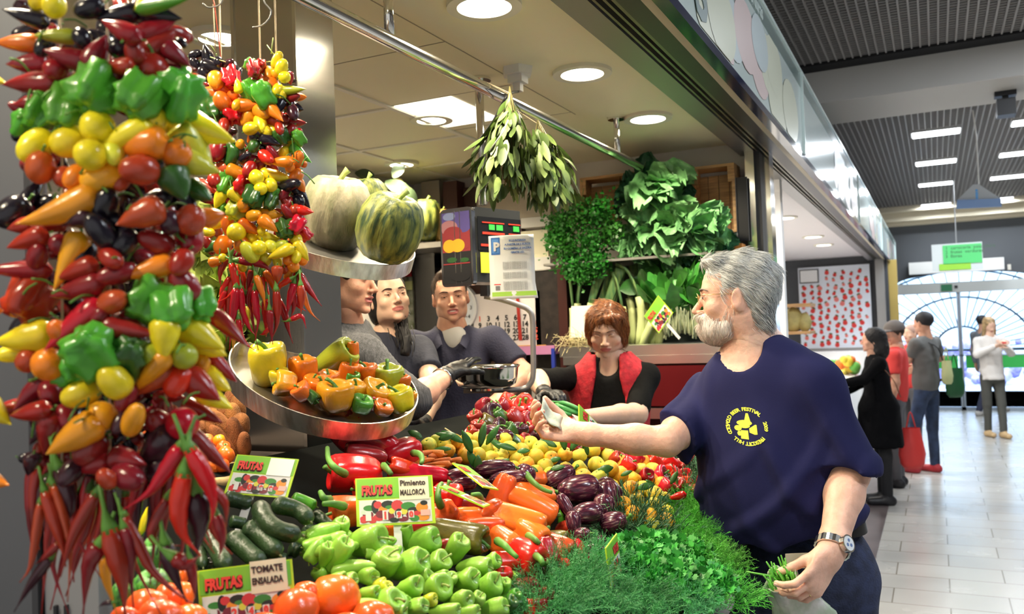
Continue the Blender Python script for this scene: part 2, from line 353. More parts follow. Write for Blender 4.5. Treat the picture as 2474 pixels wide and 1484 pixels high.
# illuminated glass fascia in panels
fg = mat('fascia_glass', (.52, .60, .59), .16, spec=.35)
fback = mat('fascia_print_pale', (.52, .66, .66), .35)
fasc_edge = mat('fascia_edge', (.80, .92, .90), .2, .3)
ys = [-2.4, 1.1, 4.75, 8.4, 12.05, 16.3]
for i in range(5):
    y0, y1 = ys[i], ys[i+1]
    t = empty('fascia_panel', (-.58, y0, 2.49), cat='sign')
    t['label'] = ['pale glass fascia panel with dark script above the near part of the stall', 'pale glass fascia panel printed with fruit, above the grey haired man', 'glass fascia panel just past the bright vertical joint', 'glass fascia panel reflecting the hall lights', 'farthest glass fascia panel, ending before the entrance'][i]
    part(MB().box((-.600, y0+.01, 2.495), (-.585, y1-.01, 2.93)), 'panel', fg, t)
    part(MB().box((-.603, y0, 2.925), (-.576, y1-.001, 2.94)), 'top_edge', fasc_edge, t)
    part(MB().box((-.590, y1-.026, 2.49), (-.572, y1-.001, 2.925)), 'joint_strip', fasc_edge, t)
    part(MB().box((-.5848, y0+.02, 2.845), (-.583, y1-.02, 2.92)), 'dark_band', mat('fascia_band', (.16, .22, .21), .2, spec=.8), t)
    # printed fruit
    rr = random.Random(i); fr = MB()
    cols = [mat('print_pink', (.58, .46, .45), .3), mat('print_cream', (.56, .58, .46), .3), mat('print_grey', (.45, .52, .54), .3)]
    for k in range(13 if i else 5):
        fr.mi = rr.randrange(3); cy = rr.uniform(y0+1.5, y1-.3); cz = rr.uniform(2.55, 2.74); r = rr.uniform(.10, .26)
        n = 18; a = np.arange(n)*2*pi/n
        ycl = np.clip(cy+r*np.cos(a), y0+.02, y1-.03); zc = np.clip(cz+.6*r*np.sin(a), 2.50, 2.84)
        A = np.stack([np.full(n, -.5835+.0002*k), ycl, zc], 1); B = A.copy(); B[:, 0] -= .0012
        fr.add(np.concatenate([A, B]), [tuple(range(n)), tuple(range(2*n-1, n-1, -1))])
    part(fr, 'fruit_patches', cols, t)
t = D.objects['fascia_panel']
dk = mat('fascia_letter', (.12, .17, .17), .4)
def fas_text(txt, size, y, z, parent, mt):
    mb = MB(); mb.add(*text_mb(txt, size, (-.5808, y, z), (0, 1, 0), (0, 0, 1), .002, 'LEFT', size*.02)); part(mb, 'lettering', mt, parent)
fas_text('yolg', .34, 2.05, 2.60, D.objects['fascia_panel.001'], dk)
fas_text('frutas verduras', .085, 3.1, 2.855, D.objects['fascia_panel.001'], fasc_edge)

# downlights
glow = mat('lamp_glow_warm', (1., .93, .75), emit=11.)
rim = mat('lamp_rim', (.80, .78, .66), .35)
def downlight(x, y, lab, r=.075, z=CEIL):
    t = empty('downlight', (x, y, z), lab, 'light', 'round recessed stall lights')
    part(MB().ring((x, y), r+.004, r+.034, z-.014, z, 40), 'rim', rim, t, True, 40)
    part(MB().disc((x, y), r+.003, z-.006, z-.0005, 40), 'lamp_disc', glow, t, True, 40)
nm = {2.2: 'nearest visible, cut by the frame top', 2.97: 'middle one, level with the white sensor', 3.78: 'farthest one, beside the rail post'}
for x, y in STALL_LAMPS:
    if y > -1: downlight(x, y, 'round glowing downlight in the cream stall ceiling, ' + nm.get(y, 'out over the %s display' % ('zucchini' if y > 1 else 'tomato' if y > .3 else 'near end of the')))
for i, (x, y) in enumerate(BACK_LAMPS): downlight(x, y, 'round downlight over the sellers, %s' % ['above the pillar', 'left of the hanging scale pole', 'shining on the panel by the grid crossing', 'in the far back corner'][i], .06)
for i, (x, y) in enumerate(((-1.2, 4.98), (-1.2, 8.13), (-1.2, 10.2), (-1.22, 11.4), (-2.3, 7.5), (-2.3, 10.))): downlight(x, y, 'round downlight in the neighbouring stall ceiling, ' + ['closest to the partition', 'right of the white column', 'above the strawberry banner', 'farthest along', 'over its rear', 'over its far rear'][i], .085)
# light spilled on the ceiling, put in as a glowing square patch
t = empty('ceiling_spill_patch', (-1.80, 3.13, CEIL), 'bright square light panel in the ceiling grid beside the scale pole', 'light')
part(MB().box((-1.97, 2.99, CEIL-.004), (-1.70, 3.42, CEIL)), 'glow_face', mat('spill_glow', (1., .95, .80), emit=2.2), t)
# white sensor box
sx, sy = -1.20, 2.93
sp = atz(1250, 165, CEIL); t = empty('sensor_box', (sp[0], sp[1], CEIL), 'white plastic junction box on the ceiling by the bay leaves', 'box')
part(MB().disc(sp, .055, CEIL-.028, CEIL, 6, .06), 'base', white, t); part(MB().box((sp[0]-.028, sp[1]-.028, CEIL-.055), (sp[0]+.028, sp[1]+.028, CEIL-.028)), 'body', white, t)
part(MB().box((sp[0]-.014, sp[1]-.014, CEIL-.085), (sp[0]+.014, sp[1]+.014, CEIL-.055)), 'plug', white, t)
cabp = [sp+np.array([0, 0, -.085]), P(1225, 232, 2.78), P(1190, 295, 2.95), P(1155, 345, 3.1), P(1150, 375, 3.15)]
part(MB().tube(bezier(cabp, 24), .004, 6), 'cable', black, t, True)
# rail with posts
t = empty('hanging_rail', (-1.26, 1.9, 2.40), 'long round steel rail hung under the stall ceiling', 'rail')
part(MB().tube([(-1.26, y, 2.40) for y in np.linspace(-1.6, 4.05, 12)], .019, 16), 'rail_tube', chrome, t, True)
for i, y in enumerate((-.9, 1.9, 3.72)):
    s = MB().tube([(-1.26, y, 2.40), (-1.26, y, CEIL-.006)], .0135, 14); po = part(s, 'post', chrome, t, True)
    part(MB().disc((-1.26, y), .038, CEIL-.008, CEIL, 24), 'flange', chrome, po)
# neighbouring stall
wht = mat('neighbour_white', (.84, .83, .82), .5)
m = MB().box((-3.6, 4.72, CEIL), (-.80, 14.0, CEIL+.06)); struct(m, 'ceiling_neighbour', mat('neighbour_ceiling', (.76, .73, .74), .5))
m = MB().box((-3.6, 4.7, 0), (-3.55, 14.0, CEIL)); struct(m, 'wall_neighbour_left', wht)
m = MB().box((aty(1835, 500, 5.5)[0], 5.5, 0), (aty(1886, 500, 5.5)[0], 5.58, CEIL)); struct(m, 'trim_17', wht)
m = MB().box((-3.6, 14.0, 0), (-.62, 14.08, CEIL+.1)); struct(m, 'wall_neighbour_end', mat('neighbour_slate', (.06, .065, .075), .5))
m = MB().box((-.78, 13.84, 0), (-.66, 13.98, 2.5)); struct(m, 'trim_15', greymetal)
m = MB().box((-.62, 14.2, 0), (-.50, 14.3, 2.5)); struct(m, 'trim_16', mat('ochre_post', (.50, .36, .10), .5))
# strawberry banner
bx0, bx1, bz0, bz1 = -1.88, -.86, 1.20, 2.44
t = empty('strawberry_banner', (bx0, 13.88, bz0), 'white banner printed with rows of red strawberries on the far stall wall', 'banner')
part(MB().box((bx0, 13.90, bz0), (bx1, 13.93, bz1)), 'cloth', mat('banner_white', (.72, .76, .84), .6), t)
part(MB().box((bx0-.03, 13.88, bz0-.06), (bx1+.3, 13.97, bz0)), 'ledge', greymetal, t)
st = MB(); rr = random.Random(3); reds = [mat('strawberry_red', (.62, .035, .03), .6), mat('strawberry_pink', (.72, .18, .16), .6), mat('strawberry_leaf', (.05, .12, .04), .6)]
for r in range(13):
    for c in range(9):
        x = bx0+.07+c*.112+(r % 2)*.02+rr.uniform(-.012, .012); z = bz0+.06+r*.096+rr.uniform(-.012, .012)+(c % 2)*.03
        if x > bx1-.04 or z > bz1-.04 or (x < bx0+.34 and z > bz1-.26): continue
        s = rr.uniform(.020, .036); a = np.linspace(0, 2*pi, 11)[:-1]; ro = rr.uniform(-.6, .6)
        sh = np.stack([s*np.cos(a)*(1-.25*np.sin(a)), 0*a, s*1.25*np.sin(a)], 1)
        R = np.array([[cos(ro), 0, sin(ro)], [0, 1, 0], [-sin(ro), 0, cos(ro)]])
        st.mi = rr.choice((0, 0, 0, 1)); A = sh@R.T+np.array([x, 13.897, z]); st.add(A, [tuple(range(10))])
        st.mi = 2; lf = np.array([[-s*.9, 0, s*.9], [s*.9, 0, s*.9], [s*.5, 0, s*1.5], [-s*.5, 0, s*1.5]])@R.T+np.array([x, 13.895, z]); st.add(lf, [(0, 1, 2, 3)])
part(st, 'strawberry_print', reds, t)
part(MB().box((bx0+.02, 13.885, bz1-.24), (bx0+.30, 13.895, bz1-.03)), 'notice_border', black, t)
part(MB().box((bx0+.035, 13.880, bz1-.225), (bx0+.285, 13.890, bz1-.045)), 'notice_sheet', mat('paper_white', (.80, .80, .80), .6), t)
# hanging hall signs
t = empty('hanging_sign', (.1, 15.2, 2.95), 'white and green directory sign hanging before the entrance', 'sign')
def yb(x0p, y0p, x1p, y1p, Y, d=.02, dy=0):
    a = aty(x0p, y0p, Y); b = aty(x1p, y1p, Y); return (a[0], Y+dy, a[2]), (b[0], Y+d+dy, b[2])
YS = 13.0
a, b = yb(2250, 592, 2376, 650, YS); t.location = Vector(((a[0]+b[0])/2, YS, a[2])); 
part(MB().box(a, b), 'board', mat('sign_grey', (.62, .66, .66), .5), t)
a, b = yb(2277, 594, 2373, 634, YS, .01, -.012); part(MB().box(a, b), 'green_field', mat('sign_green', (.10, .60, .18), .5), t)
lt = MB(); ln = [('1  carniceria  pescaderia', 600), ('2  frutas  verduras', 610), ('3  flores', 620)]
for s_, yy in ln:
    q = aty(2284, yy+4, YS); lt.add(*text_mb(s_, .06, (q[0], YS-.014, q[2]), (1, 0, 0), (0, 0, 1), .001))
part(lt, 'lettering', mat('sign_dark', (.04, .10, .05), .5), t)
a, b = yb(2269, 639, 2346, 650, YS, .01, -.012); part(MB().box(a, b), 'lime_field', mat('sign_lime', (.30, .62, .05), .5), t)
q0 = np.array(t.location); part(MB().tube([q0+(0, .01, 0), (q0[0], YS+.01, 3.5)], .008, 6), 'rod', greymetal, t)
for (a0, b0, lab, nmn) in (((2196, 650), (2427, 662), 'long white box fitting over the entrance doors', 'air_curtain'),):
    a, b = yb(a0[0], a0[1]-4, b0[0], b0[1], 16.45, .2); o = build(MB().box((a[0], 16.40, 2.36), (b[0], 16.66, 2.56)), nmn, white); tag(o, lab, 'air curtain')
a, b = yb(2273, 688, 2301, 703, YE-.13, .02); o = build(MB().box(a, b), 'exit_sign', mat('exit_green', (.02, .22, .09), .4)); tag(o, 'small dark green sign on the door lintel', 'sign')
a, b = yb(2306, 690, 2314, 696, YE-.14, .03); o = build(MB().box(a, b), 'door_sensor', black); tag(o, 'small black sensor beside the green sign on the lintel', 'sensor')
a, b = yb(2434, 639, 2443, 652, YE-.03, .02); o = build(MB().box(a, b), 'wall_lamp', mat('small_lamp', (.7, .66, .58), .5)); tag(o, 'small square fixture on the slate wall', 'light')
# blue triangular hanging sign
YT = 9.0; A_, B_, C_, D_ = [aty(x, y, YT) for x, y in ((2310, 505), (2420, 500), (2418, 480), (2312, 484))]; T_ = aty(2365, 445, YT); T2 = aty(2350, 446, YT)
t = empty('pendant_sign', tuple(T_), 'pale blue triangular sign hanging in the hall aisle', 'sign')
part(MB().slab(A_, B_, C_, D_, .02), 'blue_panel', mat('sign_blue', (.22, .36, .66), .4), t)
part(MB().add([D_, C_, T_, T2, D_+(0, .02, 0), C_+(0, .02, 0), T_+(0, .02, 0), T2+(0, .02, 0)], [(0, 1, 2, 3), (7, 6, 5, 4), (0, 4, 5, 1), (1, 5, 6, 2), (2, 6, 7, 3), (3, 7, 4, 0)]), 'grey_panel', mat('sign_pale', (.50, .53, .56), .4), t)
lt = MB(); 
for xx in (2334, 2381):
    q = aty(xx, 499, YT); lt.disc((0, 0, 0), .022, 0, .004, 14); lt.v[-1] = np.stack([lt.v[-1][:, 0], lt.v[-1][:, 2], lt.v[-1][:, 1]], 1)+np.array([q[0], YT-.012, q[2]+.02])
part(lt, 'orange_marks', mat('sign_orange', (.60, .38, .22), .5), t)
q = aty(2362, 480, YT); lt = MB(); lt.add(*text_mb('i', .13, (q[0]-.02, YT-.006, q[2]), (1, 0, 0), (0, 0, 1), .003, 'LEFT', .004)); part(lt, 'lettering', mat('sign_i', (.15, .45, .9), .4), t)
part(MB().tube([T_+(0, .01, 0), aty(2359, 330, YT), [aty(2359, 330, YT)[0]-.02, YT-.03, 3.5]], .006, 6), 'rod', white, t)
# black ceiling spotlight
c = aty(2429, 246, 7.3); t = empty('ceiling_speaker', (c[0], 7.3, 3.25), 'black box spotlight under the hall beam', 'light')
part(MB().box((c[0]-.06, 7.22, 3.07), (c[0]+.06, 7.36, 3.19)), 'body', black, t); part(MB().box((c[0]-.07, 7.24, 3.215), (c[0]+.07, 7.34, 3.25)), 'bracket', black, t); part(MB().box((c[0]-.02, 7.27, 3.18), (c[0]+.02, 7.31, 3.22)), 'arm', black, t)

# neighbouring stall: white counter with fruit, shelf with bags
a = atx(1990, 905, -1.5); 
t = empty('white_counter', (-1.5, 9.0, 0), 'white counter front of the neighbouring stall below the strawberry banner', 'counter')
part(MB().box((-2.6, 5.6, 0), (-1.02, 13.6, 1.02)), 'body', wht, t); part(MB().box((-2.9, 13.5, 0), (-.70, 13.83, 1.16)), 'end_block', wht, t)
rr = random.Random(12)
for i in range(34):
    px, py = rr.uniform(2010, 2066), rr.uniform(868, 905); q = P(px, py, 8.6+rr.uniform(-.3, .3)); c_ = rr.choice(((.80, .62, .05), (.78, .66, .15), (.12, .42, .06), (.80, .20, .03), (.75, .72, .45)))
    o = build(MB().ball(q, rr.uniform(.035, .055), 12, 8), 'fruit', mat('far_fruit_%d' % int(c_[0]*100+c_[1]*10), c_, .5), None, True, loc=q); tag(o, None, 'fruit', 'fruit on the neighbouring counter'); o['_f'] = 1
row_labels([o for o in list(COL.objects) if o.get('_f')], 'blurred round fruit', 'heap on neighbouring counter', 12)
q = P(2040, 905, 8.6); m = MB().box((q[0]-.35, 8.0, 1.02), (q[0]+.12, 9.3, q[2]+.0)); o = build(m, 'fruit_stand', wht, None, loc=(q[0], 8.6, 1.02)); tag(o, 'pale stand under the blurred fruit of the next stall', 'stand')
t = empty('bag_shelf', aty(1900, 800, 6.6), 'narrow wooden shelf beside the white column of the next stall', 'shelf')
for py in (735, 802): a, b = aty(1896, py, 6.6), aty(1958, py+5, 6.6); part(MB().box((a[0], 6.6, b[2]), (b[0], 6.9, a[2])), 'board', wood, t)
a, b = aty(1889, 560, 6.58), aty(1898, 850, 6.62); part(MB().box((a[0], 6.58, b[2]), (b[0], 6.62, CEIL)), 'upright', mat('shelf_upright', (.50, .40, .28), .5), t)
for px, w, h, l in ((1918, .07, .17, 'left'), (1945, .05, .13, 'right')):
    a = aty(px, 800, 6.7); o = build(MB().ball(a+np.array([0, 0, h/2]), (w, .05, h*.55), 14, 10), 'goods_bag', mat('goods_ochre', (.42, .36, .14), .6, var=.2, vs=12), None, True, loc=a); tag(o, 'ochre bag standing on the narrow shelf beside the banner, %s one' % l, 'bag')
# ================================================================== PRODUCE: shapes
def rev(prof, n=14, lobes=0, amp=0., ph=0., bend=0., noise=0., seed=0, bot=0., top=0.):
    """solid of revolution with lobes; prof = [(r, z)...] top to bottom, unit radius .5, unit height 1"""
    rs = np.random.RandomState(seed); a = np.arange(n)*2*pi/n; G = []
    n1 = rs.uniform(-1, 1, (len(prof), n)); n1 = (n1+np.roll(n1, 1, 1)+np.roll(n1, -1, 1))/3
    for i, (r, z) in enumerate(prof):
        l = 1+amp*(np.abs(np.cos(lobes*a/2+ph))-.6)*min(1, r/.25) if lobes else np.ones(n)
        rr = r*l*(1+noise*n1[i])
        zz = z+(bot*np.abs(np.cos(lobes*a/2+ph))*(-(r/.5)) if (z < 0 and lobes) else 0)+(top*np.abs(np.cos(lobes*a/2+ph))*(r/.5) if (z > .2 and lobes) else 0)+0*a
        G.append(np.stack([rr*np.cos(a)+bend*((z)**2-.1)*1., rr*np.sin(a), zz], 1))
    return np.array(G)
def solid(G):
    m = MB(); m.grid(G, wrapj=True); n = G.shape[1]; k = G.shape[0]
    m.f += [tuple(range(n)), tuple((k-1)*n+j for j in range(n))[::-1]]; m.m += [0, 0]; return m
def sm(x): x = np.clip(x, 0, 1); return x*x*(3-2*x)
def prof_long(k=14, sh=.2, e=2.0, tip=.0):
    o = []
    for t in np.linspace(0, 1, k):
        r = .5*sqrt(max(0, 1-(1-min(t/sh, 1))**2)) if t < sh else .5*(1-((t-sh)/(1-sh))**e*(1-tip))
        if t > .97: r *= .45
        o.append((max(r, .012), .5-t))
    return o
def prof_ball(k=10): return [(max(.5*sin(pi*t), .01), .5*cos(pi*t)) for t in np.linspace(0, 1, k)]
def prof_bell(k=12):
    pts = [(.04, .36), (.12, .37), (.22, .43), (.34, .49), (.44, .46), (.49, .36), (.50, .2), (.48, 0), (.45, -.2), (.40, -.36), (.31, -.46), (.18, -.49), (.06, -.44), (.01, -.43)]
    return pts
def prof_mall():
    return [(.04, .39), (.13, .40), (.24, .46), (.36, .49), (.45, .44), (.495, .33), (.50, .18), (.45, -.02), (.38, -.2), (.29, -.36), (.19, -.45), (.08, -.5), (.01, -.51)]
def stem_mb(z0=.38, L=.35, r=.055, bend=.25, cal=.16, calz=.01, seg=7):
    m = MB(); t = np.linspace(0, 1, 6)
    m.tube([(bend*q*q, 0, z0-.02+L*q) for q in t], [r*1.5, r, r*.85, r*.8, r*.85, r*1.15], seg)
    if cal:
        a = np.arange(10)*2*pi/10; rr = cal*np.where(np.arange(10) % 2, .72, 1.05)
        G = [np.stack([q*rr*np.cos(a), q*rr*np.sin(a), np.full(10, z0+calz*(1.4-q*q)+.02*(1-q))], 1) for q in (.15, .6, 1.)]
        G = np.array(G); G[2, :, 2] -= .02
        m.grid(G, wrapj=True); m.grid(G[::-1]-np.array([0, 0, .012]), wrapj=True)
    return m
# colours
VC = dict(
 K=((.012, .010, .018), .18), N=((.045, .012, .022), .2), D=((.26, .013, .015), .24), B=((.36, .018, .012), .24), T=((.50, .075, .02), .25),
 O=((.80, .20, .012), .28), A=((.86, .36, .015), .28), Y=((.86, .70, .02), .3), W=((.70, .70, .05), .3), G=((.085, .36, .03), .32), F=((.035, .12, .02), .3), U=((.40, .46, .03), .3),
 R=((.62, .012, .01), .22), M=((.27, .52, .06), .36), H=((.10, .085, .015), .25), E=((.07, .012, .03), .22), Z=((.010, .030, .010), .34), C=((.80, .22, .02), .45), S=((.34, .13, .04), .75), P=((.80, .13, .018), .24))
CNAME = dict(K='black', N='blackish purple', D='dark red', B='red', T='rusty red', O='orange', A='yellow orange', Y='yellow', W='pale yellow', G='green', F='dark green', U='yellow green', R='bright red', M='pale green', H='brown green', E='purple', Z='dark green', C='orange', S='brown', P='orange red')
def vmat(c):
    col, ro = VC[c]; return mat('veg_'+CNAME[c].replace(' ', '_')+('_'+c if c in 'ZSC' else ''), col, ro, var=.09 if c not in 'SH' else .3, vs=2.2, orand=.16, coat=.25 if c not in 'SC' else 0, spec=.5, bump=.06 if c not in 'SC' else .5, bs=22)
stemg = mat('stem_green', (.10, .26, .04), .5, var=.3, vs=12)
stemp = mat('stem_pale', (.30, .38, .10), .5, var=.3, vs=12)
PROTO = {}
def proto(kind, var=0):
    k = (kind, var)
    if k in PROTO: return PROTO[k]
    s = var*13+hash_kind[kind]
    if kind == 'L': b = solid(rev(prof_long(), 14, 0, 0, 0, .12*(1, -1, .3)[var % 3], .05, s)); st = stem_mb(.48, .22, .045, .1, .17)
    elif kind == 'X': b = solid(rev(prof_long(16, .14, 1.7), 12, 0, 0, 0, .5*(1, -.8, .4)[var % 3], .04, s)); st = stem_mb(.48, .2, .06, .1, .2)
    elif kind == 'R': b = solid(rev(prof_ball(11), 16, 0, 0, 0, 0, .02, s)); st = stem_mb(.47, .25, .045, .12, .14)
    elif kind == 'V': b = solid(rev([(max(.5*sin(pi*t)**.8*(1-.25*t), .01), .5*cos(pi*t)) for t in np.linspace(0, 1, 12)], 14, 0, 0, 0, .05, .03, s)); st = stem_mb(.47, .22, .045, .12, .14)
    elif kind == 'Q': b = solid(rev([(.05, .36), (.2, .42), (.38, .44), (.48, .28), (.43, .12), (.49, -.02), (.42, -.16), (.36, -.26), (.30, -.40), (.14, -.46), (.02, -.40)], 20, (4, 5, 3)[var % 3], .62, .3*var, .1, .26, s, .16, .14)); st = stem_mb(.34, .3, .04, .15, .15)
    elif kind == 'bell': b = solid(rev(prof_bell(), 24, (4, 3, 4)[var % 3], .17, .4*var, (0, .12, -.1)[var % 3], .03, s, .05, .05)); st = stem_mb(.35, .34, .065, (.28, -.2, .12)[var % 3], .19)
    elif kind == 'mall': b = solid(rev(prof_mall(), 20, (3, 4, 3)[var % 3], .15, .7*var, (.14, -.2, .28)[var % 3], .10, s, 0, .04)); st = stem_mb(.38, .34, .05, (.2, -.15, .28)[var % 3], .14)
    elif kind == 'tomato': b = solid(rev([(.03, .36), (.12, .38), (.28, .41), (.42, .32), (.5, .1), (.48, -.15), (.36, -.36), (.18, -.44), (.01, -.45)], 24, 5, .06, 0, 0, .015, s)); st = stem_mb(.36, .08, .04, .05, .2)
    elif kind == 'tang': b = solid(rev([(.02, .40), (.1, .42), (.26, .42), (.4, .33), (.5, .08), (.48, -.14), (.38, -.32), (.2, -.42), (.02, -.42)], 18, 0, 0, 0, 0, .012, s)); st = stem_mb(.40, .05, .03, .02, .07)
    elif kind == 'egg': b = solid(rev([(max(.5*sin(pi*t)**.75*(.78+.3*t), .01), .5*cos(pi*t)) for t in np.linspace(0, 1, 14)], 18, 0, 0, 0, .1, .02, s)); st = stem_mb(.46, .26, .07, .15, .3, -.06)
    elif kind == 'carrot': b = solid(rev(prof_long(12, .06, 1.6, .15), 12, 0, 0, 0, .1, .04, s)); st = stem_mb(.48, .03, .1, 0, 0)
    elif kind == 'pump': b = solid(rev([(.02, .34), (.07, .36), (.16, .42), (.28, .425), (.39, .34), (.47, .18), (.5, .0), (.48, -.18), (.41, -.34), (.29, -.45), (.14, -.46), (.02, -.42)], 60, 11, .065, .2*var, 0, .008, s, .0, .008)); st = stem_mb(.30, .26, .045, .12, .09)
    elif kind == 'sweet': b = solid(rev([(max(.5*sin(pi*t)**.9, .01), .5*cos(pi*t)) for t in np.linspace(0, 1, 14)], 14, 0, 0, 0, .2, .1, s)); st = None
    for q in (b, st):
        pass
    PROTO[k] = (b, st); return PROTO[k]
hash_kind = {k: i*3+1 for i, k in enumerate(('L', 'X', 'R', 'V', 'Q', 'bell', 'mall', 'tomato', 'tang', 'egg', 'carrot', 'pump', 'sweet'))}
MESHES = {}
def vmesh(kind, var, which, mt, nm):
    k = (kind, var, which, mt.name)
    if k not in MESHES:
        b, st = proto(kind, var); me = (b if which == 0 else st).mesh(nm, True); me.materials.append(mt); MESHES[k] = me
    return MESHES[k]
def orient(zdir, roll=0.):
    z = np.array(zdir, float); z /= np.linalg.norm(z); x = np.cross(z, TOWARD+.01*UP); 
    if np.linalg.norm(x) < 1e-3: x = RIGHT
    x /= np.linalg.norm(x); y = np.cross(z, x); c, s = cos(roll), sin(roll)
    return np.stack([x*c+y*s, y*c-x*s, z], 1)
def M4(R, loc, sc=(1, 1, 1)):
    M = Matrix.Identity(4); R = np.array(R)*np.array(sc)
    for i in range(3):
        for j in range(3): M[i][j] = float(R[i, j])
        M[i][3] = float(loc[i])
    return M
def veg(kind, c, loc, R, w, l, name, parent=None, var=None, stem='stem', smat=None, bm=None, w2=None):
    """one vegetable: body mesh with its stem as a child; z axis of R points from tip to stem"""
    var = random.randrange(3) if var is None else var
    mt = bm or vmat(c)
    Mx = M4(R, loc, (w, w2 or w, l))
    if parent is not None: Mx = Matrix.Translation(-Vector([float(q) for q in parent.location])) @ Mx
    o = link(name, vmesh(kind, var, 0, mt, name), None, parent, M=Mx)
    if stem and proto(kind, var)[1] is not None:
        # keep the stem's own thickness when the body is stretched
        so = link(stem, vmesh(kind, var, 1, smat or stemg, stem), None, o)
        k = l/w
        if k > 1.3: so.matrix_basis = M4(np.eye(3), (0, 0, .46*(1-1/k)), (1, 1, 1/k))
    return o
def imgdir(ang, out=0.):                                   # direction seen at that angle in the picture plane, leaning out towards the viewer
    a = radians(ang); return cos(a)*RIGHT+sin(a)*UP+out*TOWARD
EOF_=None
# ================================================================== HANGING PEPPER STRINGS
def cay(pts, w, c, d, parent, ox, oy, sc, out=0.):
    """long thin chili through picture points at depth d"""
    pp = [P(ox+x/sc, oy+y/sc, d) for x, y in pts]
    pp = bezier(pp, 12); k = len(pp); t = np.linspace(0, 1, k)
    r = 1.3*(w/sc/2)*d/F_PX*np.clip(np.minimum(1, .72+t*2.2)*(1-sm((t-.25)/.75))**.75, .10, 1)
    r *= 1+.05*np.sin(t*29+w)
    q = part(MB().tube(pp, r, 10), 'chili', vmat(c), parent, True)
    T = pp[0]-pp[1]; T /= np.linalg.norm(T); h = r[0]
    s = MB().tube([pp[0]-T*h*.5, pp[0]+T*h*.6, pp[0]+T*h*2.4, pp[0]+T*h*4.6+np.array([0, 0, h])], [h*1.12, h*.9, h*.3, h*.28], 8)
    part(s, 'stem', stemg, q, True)
    return q
def ristra(entries, strings, d0, R_, axis, ox, oy, sc, frontness=.055, nm='pepper'):
    for i, e in enumerate(entries):
        x, y, l, w, ang, kind, c = e
        px, py = ox+x/sc, oy+y/sc
        s = min(strings, key=lambda s: abs(s[0]-px)); par = s[1]; ax = s[2]
        dx = (px-axis)/R_; d = d0+frontness*(min(1.3, dx*dx))-.012*(i % 3)
        k = d/F_PX/sc
        if c in 'KND' and kind != 'Q': d += .012
        out = random.uniform(-.15, .35)
        if kind in 'RQV': zd = -imgdir(ang if ang else random.choice((60, 120, 250, 290)), .5 if kind != 'R' else random.uniform(-.6, .5))
        else: zd = -imgdir(ang, out)
        if kind == 'R' and l/w > 1.35: kind = 'V'; zd = -imgdir(ang, .1)
        Rm = orient(zd, random.uniform(0, 6))
        kk = (1/sqrt(1+out*out)) if kind in 'LX' else 1
        k *= 1.24 if d0 > 1.2 else 1.12
        ln = max(l, w)*k if kind in 'LXV' else l*k*.97
        veg(kind, c, P(px, py, d), Rm, min(w, l)*k*1.22 if kind in 'LXV' else w*k, ln/kk*1.05 if kind in 'LX' else ln, 'pepper', par)
def fill(n, par, xs, ys, d, cols, sz, rs):
    for _ in range(n):
        px, py = rs.uniform(*xs), rs.uniform(*ys); k = d/F_PX
        veg(rs.choice('LVRL'), rs.choice(cols), P(px, py, d+rs.uniform(-.01, .03)), orient(rs.normal_() if False else [rs.gauss(0, 1), rs.gauss(0, 1), rs.gauss(0, 1)]), sz*k*rs.uniform(.5, .7), sz*k*rs.uniform(1.0, 1.5), 'pepper', par)
def hang(px, py, d, lab, top=None, col=string_m, z1=CEIL):
    base = P(px, py, d); t = empty('pepper_string', base, lab, 'peppers', 'hanging strings of peppers')
    b0 = P(px, 1120 if d < 1.2 else 620, d) if top is None else P(*top, d)
    up = np.array([base[0], base[1], z1])
    part(MB().tube([b0, base, up], .0016, 5), 'string', col, t, True)
    return t
K1 = 2.968
S_l = hang(150, 300, .99, 'left strand of the big front pepper string, ending in thin chilies'); S_m = hang(265, 300, .97, 'middle strand of the big front pepper string, long dark chilies at its end'); S_r = hang(400, 300, .97, 'right strand of the big front pepper string, ending in bright curved chilies')
STR = [(110, S_l, 0), (265, S_m, 0), (430, S_r, 0)]
